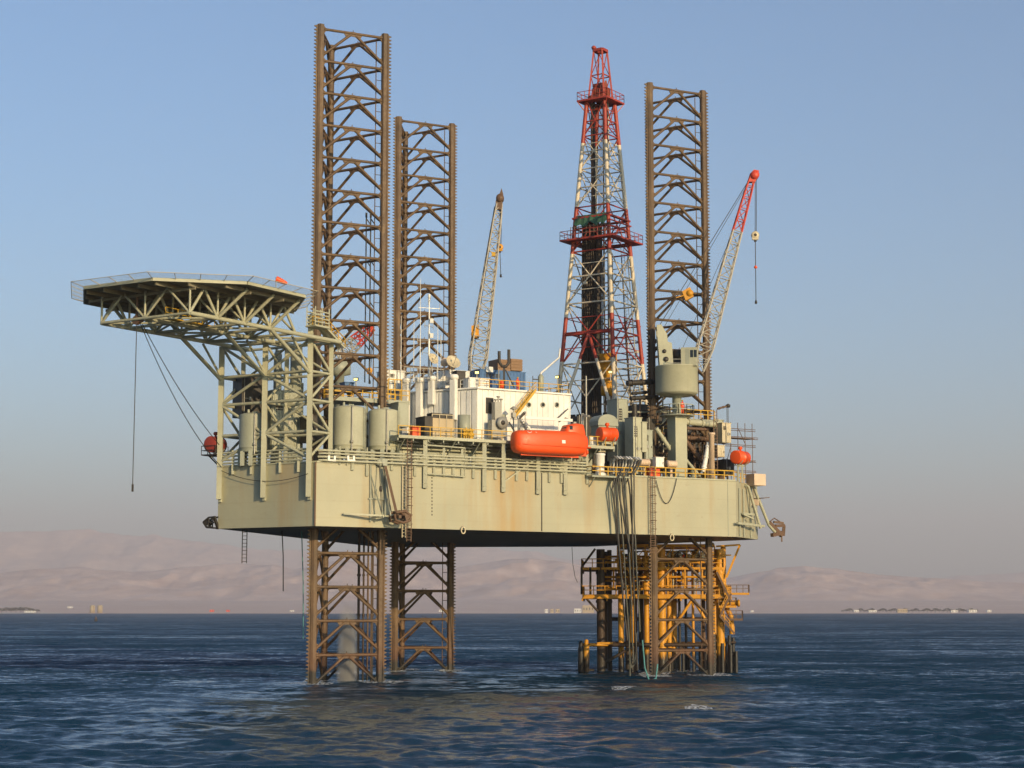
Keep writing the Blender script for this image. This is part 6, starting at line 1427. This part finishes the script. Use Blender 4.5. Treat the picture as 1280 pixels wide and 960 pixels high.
# ------------------------------------------------------------------ wellhead platform beyond the right leg
WO = -17.0
UX = v2(1, -.06).normalized(); NX = v2(UX.y, -UX.x); WA = v2(0, 250.5)
def wp(px, py, off=WO):
    d = ray(px, py); return CAM + d * (((WA - CAM).dot(NX) + off) / d.dot(NX))
def wab(t, off, z): return Vc((*(WA + UX * t + NX * off).xy, z))
def wtab(px, off, z): return solve_px(WA + NX * off, UX, px, z, -20, 60)
zA, zBm, zCl = wp(800, 709).z, wp(800, 743).z, wp(800, 806).z
ta, tb = wtab(727, WO, zBm), wtab(900, WO, zBm); tm = (ta + tb) / 2; hw = (tb - ta) / 2
wpl = thing('wellhead_platform', wab(tm, WO - 7, 0), 'yellow and rust brown wellhead platform standing in the sea behind the right leg', 'wellhead platform')
def wslab(z, t0, t1, off0, off1, mat, name, th=.35):
    mb = MB(); mb.box(wab((t0 + t1) / 2, (off0 + off1) / 2, z - th / 2), UX * (t1 - t0) / 2, NX * abs(off0 - off1) / 2, (0, 0, th / 2)); o = obj(name, mb, M[mat], wpl)
    mb = MB(); handrail(mb, [wab(t0, off1, z), wab(t0, off0, z), wab(t1, off0, z), wab(t1, off1, z)], 1.2, 1.6, .06); obj('handrail', mb, M['well' if mat == 'well' else 'well_dark'], o)
    for k in range(7):
        mb = MB(); t_ = t0 + (t1 - t0) * k / 6; mb.bar(wab(t_, off0, z - th - .15), wab(t_, off1, z - th - .15), .22, .35); obj('deck_beam', mb, M[mat], wpl)
    return o
wslab(zA, ta, tb + .5, WO, WO - 14, 'well', 'upper_deck'); wslab(zBm, ta + .1, tb + 1.5, WO + .3, WO - 14, 'well', 'middle_deck', .6)
legs_ = [(751, WO - .6, .62, 'well_dark'), (762, WO - 4, .34, 'well_dark'), (756, WO - 12, .6, 'well_dark'), (900, WO - .6, .6, 'well'), (893, WO - 12, .6, 'well'), (827, WO - 1, .62, 'well'), (841, WO - 8, .6, 'well')]  # left legs coloured dark to paint in the shadow of the hull
for px, off, r, mt in legs_:
    t_ = wtab(px, off, zBm); mb = MB(); mb.tube(wab(t_, off, -4), wab(t_, off, zA + 2.6), r, 14)
    for z in (zCl, zBm - 1, zA - .8): mb.tube(wab(t_, off, z - .2), wab(t_, off, z + .2), r * 1.18, 14)
    obj('platform_leg', mb, M[mt], wpl)
for k, (px, off, r, mt) in enumerate(((776, WO - 2, .42, 'well'), (789, WO - 3, .36, 'well'), (794, WO - 6, .3, 'brown'), (808, WO - 2.4, .4, 'well'), (816, WO - 6, .3, 'well_dark'), (836, WO - 3.5, .36, 'well'), (849, WO - 5, .2, 'dark'), (857, WO - 6, .2, 'dark'), (866, WO - 2, .2, 'well'), (801, WO - 9, .4, 'well_dark'), (784, WO - 10, .35, 'well_dark'), (879, WO - 5, .3, 'brown'))):
    t_ = wtab(px, off, zBm); mb = MB(); mb.tube(wab(t_, off, -4), wab(t_, off, zA + 1.5), r, 12); obj('conductor', mb, M[mt], wpl)
    if k < 8:
        mb = MB(); mb.lathe(wab(t_, off, zA + .2), [(0, 0), (.55, 0), (.55, .25), (.35, .3), (.35, .9), (.6, .95), (.6, 1.2), (.3, 1.3), (.3, 2.0), (.5, 2.05), (.5, 2.3), (0, 2.3)], 14); mb.tube(wab(t_ - .8, off, zA + 1.1), wab(t_ + .8, off, zA + 1.1), .16); mb.lathe(wab(t_ + .5, off + .2, zA + 1.1), [(0, 0), (.35, 0), (.35, .12), (0, .12)], 12, NX); obj('wellhead_tree', mb, M[('well', 'cream', 'steel')[k % 3]], wpl)
        mb = MB(); mb.tube(wab(t_, off, zBm + .6), wab(t_, off, zA - .8), r * 1.5, 12); obj('valve_spool', mb, M['well' if k % 2 else 'brown'], wpl)
for i, (z, off) in enumerate(((zCl, WO - .6), (zCl, WO - 12), (zCl + 3.6, WO - 12))):
    mb = MB(); mb.tube(wab(wtab(753, off, z), off, z), wab(tb - .5, off, z), .3, 10); obj('horizontal_brace', mb, M['well_dark'], wpl)
for px in (751, 827, 900):
    t_ = wtab(px, WO - .6, zBm); mb = MB(); mb.tube(wab(t_, WO - .6, zCl), wab(t_, WO - 12, zCl), .28, 10); obj('horizontal_brace', mb, M['well_dark'], wpl)
for a_, b2, z0, z1, mt in ((751, 790, 1.0, zCl - .3, 'well_dark'), (827, 866, zCl, zBm - .6, 'well'), (900, 866, zCl, zBm - .6, 'well')):
    mb = MB(); mb.tube(wab(wtab(a_, WO - .8, zBm), WO - .8, z0), wab(wtab(b2, WO - .8, zBm), WO - .8, z1), .22, 10); obj('diagonal_brace', mb, M[mt], wpl)
for (x0, y0, x1, y1, off) in ((727, 709, 744, 686, WO), (730, 745, 748, 765, WO), (727, 743, 727, 709, WO), (738, 743, 738, 709, WO)):
    mb = MB(); mb.tube(wp(x0, y0, off), wp(x1, y1, off), .16, 8); obj('side_brace', mb, M['well_dark'], wpl)
for k in range(9):                           # frame posts between the two decks
    t_ = ta + (tb - ta) * k / 8; mb = MB(); mb.bar(wab(t_, WO - .1, zBm), wab(t_, WO - .1, zA - .3), .2); obj('deck_post', mb, M['well' if k > 2 else 'well_dark'], wpl)  # leftmost posts take the dark colour as painted hull shade
for k in range(7):
    t_ = ta + 3 + (tb - ta - 4) * k / 6; z = zBm + 1.0 + .5 * (k % 3); mb = MB(); mb.path([wab(t_, WO - 1.2, zBm), wab(t_, WO - 1.2, z), wab(t_ + 1.6, WO - 1.2, z), wab(t_ + 1.6, WO - 1.2, zA)], .15, 8); obj('flow_line', mb, M[('well', 'brown', 'steel')[k % 3]], wpl)
for z, o_ in ((zA + .75, -1.0), (zA + 1.6, -3.0), (zBm + .8, -2.2), (zBm + 2.0, -3.4), (zBm + 2.5, -.8)):
    mb = MB(); mb.tube(wab(ta + 2.5, WO + o_, z), wab(tb + .3, WO + o_, z), .17, 8); obj('header_pipe', mb, M['well'], wpl)
for k in range(4):
    mb = MB(); t_ = wtab(848, WO - 4, zA) + k * 1.4; mb.lathe(wab(t_, WO - 2.5, zA + .1), [(0, 0), (.55, 0), (.6, .3), (.6, 1.5), (.4, 1.8), (0, 1.9)], 16); obj('separator_vessel', mb, M['cream' if k % 2 else 'steel'], wpl)
t0_, t1_ = wtab(772, WO - 2, zA), wtab(893, WO - 2, zA); zT = zA + 3.1
mb = MB(); mb.box(wab((t0_ + t1_) / 2, WO - 6, zT), UX * (t1_ - t0_) / 2, NX * 5, (0, 0, .12)); to_ = obj('top_deck', mb, M['well'], wpl)
for off in (WO - .9, WO - 11):
    mb = MB(); mb.bar(wab(t0_, off, zT), wab(t1_, off, zT), .25, .45); obj('deck_beam', mb, M['well'], wpl)
for k in range(8):
    t_ = t0_ + (t1_ - t0_) * k / 7; mb = MB(); mb.bar(wab(t_, WO - .9, zA), wab(t_, WO - .9, zT), .18); mb.bar(wab(t_, WO - .9, zA + .2), wab(t_ + (1 if k % 2 else -1) * (t1_ - t0_) / 7 * (0 < k < 7), WO - .9, zT - .2), .12); obj('deck_post', mb, M['well'], wpl)
rw_ = random.Random(9)
for k in range(14):
    t_ = t0_ + 1 + (t1_ - t0_ - 1) * rw_.random(); off = WO - 1.3 - 3 * rw_.random(); z = zA + rw_.random() * 1.2; mb = MB()
    if k % 2: mb.lathe(wab(t_, off, z), [(0, 0), (.3, 0), (.3, .2), (.5, .3), (.5, .8), (.3, .9), (.3, 1.3), (.45, 1.35), (.45, 1.55), (0, 1.6)], 12); mb.lathe(wab(t_, off + .3, z + .55), [(0, 0), (.38, 0), (.38, .1), (0, .1)], 12, NX)
    else: mb.lathe(wab(t_ - .8, off, z + .6), [(0, 0), (.4, .02), (.42, .1), (.42, 1.5), (.3, 1.6), (0, 1.62)], 14, UX)
    obj('process_valve', mb, M[('well', 'cream', 'well', 'steel', 'orange')[k % 5]], wpl)
for k in range(16):
    t_ = ta + 4 + (tb - ta - 4) * rw_.random(); off = WO - .5 - 5 * rw_.random(); mb = MB(); z0_ = zBm + rw_.random() * 1.5; z1_ = zA + rw_.random() * 2.4
    mb.path([wab(t_, off, z0_), wab(t_, off, z1_ - .5), wab(t_ + .5, off, z1_), wab(t_ + 1.2 + rw_.random() * 2, off, z1_)], .08 + .09 * rw_.random(), 7); obj('flow_line', mb, M[('well', 'brown', 'well', 'steel', 'well_dark')[k % 5]], wpl)
# right hand end: riser, strut, stairs and small landings
t_ = wtab(910, WO - 1, zBm)
mb = MB(); mb.path([wab(t_ - .6, WO - 1, zA + 3.0), wab(t_ - .6, WO - 1, zCl + 6), wab(t_ + .4, WO - 1, zCl + 4), wab(t_ + .5, WO - 1, zCl + 1.5)], .38, 12); obj('export_riser', mb, M['well'], wpl)
mb = MB(); mb.bar(wp(908, 722, WO), wp(925, 681, WO), .3); obj('flare_strut', mb, M['well'], wpl)
mb = MB(); mb.bar(wp(895, 683, WO), wp(925, 681, WO), .25); mb.bar(wp(900, 694, WO), wp(914, 694, WO), .2); obj('top_arm', mb, M['well'], wpl)
for (x0, y0, x1, y1) in ((896, 715, 914, 752), (914, 742, 900, 770), (900, 770, 918, 792)):
    mb = MB()
    for o_ in (.2, 1.0): mb.bar(wp(x0, y0, WO + o_), wp(x1, y1, WO + o_), .1, .28)
    a, b_ = wp(x0, y0, WO + .6), wp(x1, y1, WO + .6)
    for k in range(9): mb.box(a.lerp(b_, (k + .5) / 9), UX * .16, NX * .4, (0, 0, .04))
    so3 = obj('stair_flight', mb, M['brown'], wpl); mb = MB(); handrail(mb, [wp(x0, y0, WO + 1.0), wp(x1, y1, WO + 1.0)], 1.0, 1.2, .045); obj('handrail', mb, M['well'], so3)
for (x0, x1, y, mt) in ((905, 936, 741, 'well'), (903, 928, 773, 'brown'), (898, 920, 757, 'well')):
    z = wp(x0, y).z; mb = MB(); a, b_ = wtab(x0, WO, z), wtab(x1, WO, z); mb.box(wab((a + b_) / 2, WO, z - .15), UX * (b_ - a) / 2, NX * 1.0, (0, 0, .15)); ld_ = obj('landing', mb, M[mt], wpl)
    mb = MB(); handrail(mb, [wab(a, WO + .9, z), wab(b_, WO + .9, z), wab(b_, WO - .9, z)], 1.1, 1.0, .045); obj('handrail', mb, M['brown'], ld_)
mb = MB(); mb.tube(wp(905, 753, WO + .4), wp(922, 754, WO + .4), .38, 12); mb.lathe(wp(922, 754, WO + .4), [(0, 0), (.55, 0), (.5, .3), (0, .35)], 14, UX); obj('pig_receiver', mb, M['well'], wpl)
# boat landing with fender posts
for k in range(9):
    px = 893 + k * 3.4; off = WO + (0, -1.2, -.3)[k % 3]; t_ = wtab(px, off, 2); h_ = (793, 800, 796, 804, 798, 794, 806, 797, 814)[k]; mb = MB(); mb.tube(wab(t_, off, -2), wab(t_ + (.25 if k % 4 == 1 else 0), off, wp(px, h_, off).z), .26, 10); obj('fender_post', mb, M['rubber'], wpl)
mb = MB()
for y in (803, 818, 831): mb.tube(wp(890, y, WO - .6), wp(920, y, WO - .6), .16, 8)
mb.tube(wp(893, 800, WO - .6), wp(905, 836, WO - .6), .2, 8); mb.tube(wp(905, 800, WO - .6), wp(893, 836, WO - .6), .2, 8); obj('boat_landing_frame', mb, M['well_dark'], wpl)
for k in range(9):
    px = 833 + k * 7; off = WO - 3 - (k % 3) * 2.5; t_ = wtab(px, off, 3); mb = MB(); mb.tube(wab(t_, off, -2), wab(t_, off, zCl - .6 * (k % 3)), .22, 8); obj('fender_post', mb, M['rubber'], wpl)
# mooring bumper on the near side
for px, mt, y0 in ((726, 'rubber', 802), (733, 'orange', 800)):
    t_ = wtab(px, WO + 1.5, 3); z1 = wp(px, y0, WO + 1.5).z; mb = MB(); mb.lathe(wab(t_, WO + 1.5, -1.5), [(0, 0), (.42, 0), (.42, z1 + .6), (.3, z1 + .8), (.3, z1 + 1.4), (.15, z1 + 1.6), (0, z1 + 1.6)], 14); obj('bumper', mb, M['rubber' if mt == 'rubber' else 'well'], wpl)
mb = MB(); mb.tube(wp(728, 806, WO + 1), wp(760, 806, WO), .22, 8); mb.tube(wp(728, 838, WO + 1), wp(742, 838, WO), .22, 8); mb.bar(wp(746, 804, WO + .4), wp(766, 804, WO + .4), .3); obj('bumper_arm', mb, M['well'], wpl)

# ------------------------------------------------------------------ white water falling inside the near leg
msp = bpy.data.materials.new('falling spray'); msp.use_nodes = True; nt = msp.node_tree; nt.nodes.remove(nt.nodes['Principled BSDF'])
pv = nt.nodes.new('ShaderNodeVolumePrincipled'); pv.inputs['Color'].default_value = (.93, .93, .95, 1); pv.inputs['Density'].default_value = .34; pv.inputs['Anisotropy'].default_value = 0
g = N(nt, 'ShaderNodeNewGeometry'); p = v2(*at(434, 838, 229.5).xy); zsp = zy(742, p.y)
def mrange(src, lo_, hi_, a_, b2):
    n = N(nt, 'ShaderNodeMapRange'); n.interpolation_type = 'SMOOTHSTEP'; nt.links.new(src, n.inputs[0])
    for i_, v_ in ((1, lo_), (2, hi_), (3, a_), (4, b2)): n.inputs[i_].default_value = v_
    return n.outputs[0]
def mul(a_, b2):
    n = N(nt, 'ShaderNodeMath', operation='MULTIPLY'); nt.links.new(a_, n.inputs[0])
    if isinstance(b2, float): n.inputs[1].default_value = b2
    else: nt.links.new(b2, n.inputs[1])
    return n.outputs[0]
dv2 = N(nt, 'ShaderNodeVectorMath', operation='SUBTRACT'); nt.links.new(g.outputs['Position'], dv2.inputs[0]); dv2.inputs[1].default_value = (p.x, p.y, 0)
sx_ = N(nt, 'ShaderNodeSeparateXYZ'); nt.links.new(dv2.outputs[0], sx_.inputs[0])
dh_ = N(nt, 'ShaderNodeVectorMath', operation='MULTIPLY'); nt.links.new(dv2.outputs[0], dh_.inputs[0]); dh_.inputs[1].default_value = (1, 1, 0)
dl_ = N(nt, 'ShaderNodeVectorMath', operation='LENGTH'); nt.links.new(dh_.outputs[0], dl_.inputs[0])
nz_ = ramp(nt, noise(nt, g.outputs['Position'], .9, 4, 1, 1, .45), [(.3, .1), (.7, 1)])
fd_ = mul(mul(mul(mrange(dl_.outputs['Value'], .1, 1.5, 1, 0), mrange(sx_.outputs[2], 1.0, zsp - .3, 1, 0)), nz_), 5.0)
nt.links.new(fd_, pv.inputs['Density'])
nt.links.new(pv.outputs[0], nt.nodes['Material Output'].inputs['Volume'])
mb = MB(); mb.lathe(up(p, -.3), [(0, 0), (1.6, .05), (1.6, 2.0), (1.5, 5.5), (1.4, zsp - .3), (0, zsp)], 20)
o = obj('falling_water', mb, msp)
tag(o, 'white column of discharged water spray falling inside the near leg', 'spray', kind='stuff')

# ------------------------------------------------------------------ foam at the legs and on a few crests
mf, nt, bs = nodes('sea foam'); g = N(nt, 'ShaderNodeNewGeometry')
bs.inputs['Base Color'].default_value = (.75, .78, .8, 1); bs.inputs['Roughness'].default_value = .7
fa = ramp(nt, noise(nt, g.outputs['Position'], 2.4, 7, 1, .6, 0, .72), [(.43, 0), (.62, .85)]); nt.links.new(fa, bs.inputs['Alpha'])
def foam(c, rx, ry, label=None, seed=1):
    r_ = np.random.default_rng(seed); n = 26; ph = r_.uniform(0, 6.28, 4); mb = MB(); vs = []; fs = []
    for i in range(9):
        for k in range(n):
            t = 2 * math.pi * k / n; rr = (i / 8) * (1 + .22 * math.sin(2 * t + ph[0]) + .16 * math.sin(3 * t + ph[1]) + .1 * math.sin(5 * t + ph[2]))
            x, y = c.x + rx * rr * math.cos(t), c.y + ry * rr * math.sin(t)
            h_, ox_, oy_ = sea_h(np.array([x]), np.array([y]))
            vs.append((x + ox_[0], y + oy_[0], h_[0] + .05))
    for i in range(8):
        for k in range(n): fs.append((i*n+k, i*n+(k+1) % n, (i+1)*n+(k+1) % n, (i+1)*n+k))
    mb.add(vs, fs, True); o = obj('foam', mb, mf); tag(o, kind='stuff'); return o
k = 0
for c in (c0, cB, cR):
    for p in (c + vd(TH + R(210)) * rho, c + vd(TH - R(30)) * rho, c + vd(TH + R(90)) * rho): k += 1; foam(p, 2.4, 4.2, seed=k)
for px, py, rx, ry in ((778, 860, 1.5, 4), (873, 884, 1.0, 3), (433, 842, 2.4, 5), (860, 838, 3.5, 5), (760, 838, 2.5, 4), (900, 838, 2.5, 4), (815, 846, 2, 4)):
    k += 1; p = on_z(px, py, 0); foam(v2(p.x, p.y), rx, ry, seed=k)

# ------------------------------------------------------------------ the far shore
def shore_z(y): return float(np.interp(y, [5640, 5680, 6200, 7500, 9000, 13900], [-1, 1.6, 6, 18, 34, 84]))
def house(px, pb, w_px, h_px, Y, mat, label, name='shore_building', cat='building', group='buildings on the far shore', flat=True):
    x = at(px, 760, Y).x; z = shore_z(Y) - .5; w_ = w_px / F * Y / 2; h_ = h_px / F * Y
    t = thing(name, Vc((x, Y, z)), label, cat, group); mb = MB(); mb.box((x, Y, z + h_ / 2), (w_, 0, 0), (0, w_ * .6 + 3, 0), (0, 0, h_ / 2)); obj('wall', mb, M[mat], t)
    mb = MB(); mb.box((x, Y, z + h_ + .3), (w_ * 1.03, 0, 0), (0, w_ * .6 + 3.4, 0), (0, 0, .3)); obj('roof', mb, M[mat], t)
    nw = max(2, int(w_px / 3))
    for k in range(min(nw, 6)):
        mb = MB(); mb.box((x - w_ + (k + .5) * 2 * w_ / min(nw, 6), Y - (w_ * .6 + 3.05), z + h_ * .55), (w_ / nw * .35, 0, 0), (0, .1, 0), (0, 0, h_ * .16)); obj('window', mb, M['glass'], t)
    return t
for px, lb in ((115.5, 'tan cylindrical storage tank on the far shore, the one nearer the open sea end'), (125, 'tan cylindrical storage tank on the far shore, closer to the rig')):
    Y = 5720; x = at(px, 760, Y).x; t = thing('oil_tank', Vc((x, Y, 1)), lb, 'oil tank', 'pair of tan tanks on the shore'); r_ = 3.2 / F * Y; h_ = 9.5 / F * Y; mb = MB(); mb.lathe(Vc((x, Y, .5)), [(0, 0), (r_, 0), (r_, h_), (r_ * .5, h_ * 1.05), (0, h_ * 1.06)], 20); obj('tank_shell', mb, M['tan'], t); mb = MB(); mb.box((x + r_ * .6, Y - r_ * .9, h_ * .5), (.3, 0, 0), (0, .3, 0), (0, 0, h_ * .5)); obj('ladder', mb, M['brown'], t)
p = on_z(120, 768.5, 0); 
Yb = 1500; p = at(120, 767, Yb); t = thing('buoy', Vc((p.x, p.y, 0)), 'dark mooring buoy floating in front of the two tan tanks', 'buoy'); s_ = Yb / F
mb = MB(); mb.lathe(Vc((p.x, p.y, -.6)), [(0, 0), (2.0 * s_, .2), (2.1 * s_, 2.2), (1.6 * s_, 2.7), (0, 2.8)], 18); obj('float', mb, M['dark'], t)
mb = MB(); 
for a in range(4): mb.bar(Vc((p.x, p.y, 1.9)) + vd(a * math.pi / 2) * 1.1 * s_, Vc((p.x, p.y, 4.2)), .3)
obj('lattice_top', mb, M['brown'], t)
for px, Y, w_, h_, mt, lb in ((683, 5750, 4, 4.5, 'white', 'white round topped shed behind the gap right of the far leg'), (690, 5750, 4, 4.5, 'tan', 'tan shed next to the white sheds right of the far leg'), (697, 5760, 5, 4.5, 'tan', 'tan squat block on shore nearest the wellhead platform'), (722, 5750, 9, 5, 'white', 'wide white hall on the shore just left of the wellhead platform'), (735, 5760, 14, 9, 'tan', 'largest tan block on the shore behind the wellhead platform'), (553, 6100, 8, 2.5, 'white', 'low white block on shore beside the far lattice leg'), (1070, 5900, 6, 3, 'white', 'small white house at the start of the tree line'), (1090, 5900, 10, 2.6, 'white', 'low white houses row among the shore trees'), (1127, 5800, 12, 4.5, 'tan', 'biggest cream block among the trees on the far shore'), (1192, 5900, 8, 2.8, 'white', 'white pair of houses beyond the cream block'), (1215, 5900, 10, 3.2, 'white', 'white long house between dark trees beyond the cream block'), (1236, 6000, 5, 2.5, 'white', 'last white house at the end of the village'), (940, 6000, 4, 2, 'white', 'tiny white hut on shore close to the wellhead platform stairs'), (88, 7600, 6, 2, 'white', 'tiny white building high on the plain above the tan tanks'), (265, 6100, 5, 2.4, 'orange', 'red roofed hut on the empty beach, further from the rig'), (285, 6100, 4, 2.2, 'orange', 'red roofed hut on the empty beach, nearer the rig'), (38, 5700, 12, 2.5, 'white', 'long white building in front of the shore trees by the pale beach'), (365, 6000, 5, 2.2, 'white', 'small white hut on shore beside the near lattice leg')):
    house(px, 764, w_, h_, Y, mt, lb)
mb = MB(); 
for k in range(40):
    x0 = at(-40 + k * 3, 765, 5670).x; mb.v += [(x0, 5650 + 3 * math.sin(k), .2), (x0, 5685 + 4 * math.sin(k * 1.7), 2.0)]
for k in range(39): mb.f.append([2*k, 2*k+2, 2*k+3, 2*k+1]); mb.m.append(0); mb.sm.append(True)
for v_ in range(len(mb.v)): x_, y_, z_ = mb.v[v_]; mb.v[v_] = (x_, y_, z_ + .35)
tag(obj('beach', mb, paint('white sand', (.78, .70, .58), .9, .1, 0, 0)), kind='structure')
mb = MB()
for k in range(34):
    x0 = at(-60 + k * 2.7, 760, 8200).x; y0 = 8150 + 20 * math.sin(k * .9); mb.v += [(x0, y0, shore_z(y0) + .4), (x0, y0 + 120, shore_z(y0 + 120) + .4 + max(0, 1 - k / 33) * 10)]
for k in range(33): mb.f.append([2*k, 2*k+2, 2*k+3, 2*k+1]); mb.m.append(0); mb.sm.append(True)
tag(obj('quarry_terrace', mb, paint('pale quarry rock', (.7, .6, .5), .9, .1, 0, 0)), kind='structure')
# shore trees: short trunk and a crown of many leaf clumps
mtree = paint('dusty foliage', (.085, .075, .045), .9, .5, 0, 0, var=.4, sc_=.1); mtrunk = paint('tree trunk', (.10, .07, .05), .9)
tree_x = [(2, 6), (8, 7), (14, 6.5), (20, 7), (26, 7.5), (33, 7), (40, 6), (47, 4.5)] + [(1053 + 4.6 * i, 2.6 + 1.3 * ((i * 7) % 3)) for i in range(24)] + [(1164 + 5 * i, 3 + 1.2 * ((i * 5) % 3)) for i in range(12)]
protos = []
def shore_tree(x, Y, h_, seed):
    r_ = random.Random(seed); z = shore_z(Y) - .3
    t = thing('shore_tree', Vc((x, Y, z)), 'dark bushy tree in the village tree line on the far shore', 'tree', 'trees on the far shore')
    mb = MB(); mb.tube((x, Y, z), (x + r_.uniform(-.5, .5), Y, z + h_ * .5), h_ * .05, 7, h_ * .025); obj('trunk', mb, mtrunk, t)
    mb = MB()
    for k in range(170):
        a = r_.uniform(0, 6.28); e_ = r_.uniform(-.35, 1); rr = h_ * .55 * r_.uniform(.35, 1) ** .5; c = Vc((x + rr * math.cos(a) * math.sqrt(max(0, 1 - e_ * e_)) * 1.15, Y + rr * math.sin(a) * math.sqrt(max(0, 1 - e_ * e_)), z + h_ * .55 + rr * e_ * .75)); s_ = h_ * r_.uniform(.06, .13)
        d1, d2 = Vc((r_.uniform(-1, 1), r_.uniform(-1, 1), r_.uniform(-1, 1))).normalized(), Vc((r_.uniform(-1, 1), r_.uniform(-1, 1), r_.uniform(-1, 1))).normalized()
        mb.add([c - d1 * s_, c + d2 * s_ * .8, c + d1 * s_, c - d2 * s_ * .8], [(0, 1, 2, 3)])
    obj('crown', mb, mtree, t); return t
for i in range(4): protos.append((shore_tree(at(tree_x[i][0], 760, 5760).x, 5760, 17, i), 17))
for i, (px, hp) in enumerate(tree_x):
    Y = 5760 if px < 100 else 5900 + 40 * (i % 3); x = at(px, 760, Y).x; z = shore_z(Y) - .3
    if i < 4: o = protos[i][0]; o.location = (x, Y, z)
    else: o = dup(protos[i % 4][0], (x, Y, z))
    s_ = hp / F * Y / 17 * 1.0; o.scale = (s_ * 1.35, s_ * 1.1, s_); o.rotation_euler = (0, 0, i * 1.3)
    if px < 100: o['label'] = 'dark bushy tree in the grove above the pale beach'; o['group'] = 'trees above the pale beach'
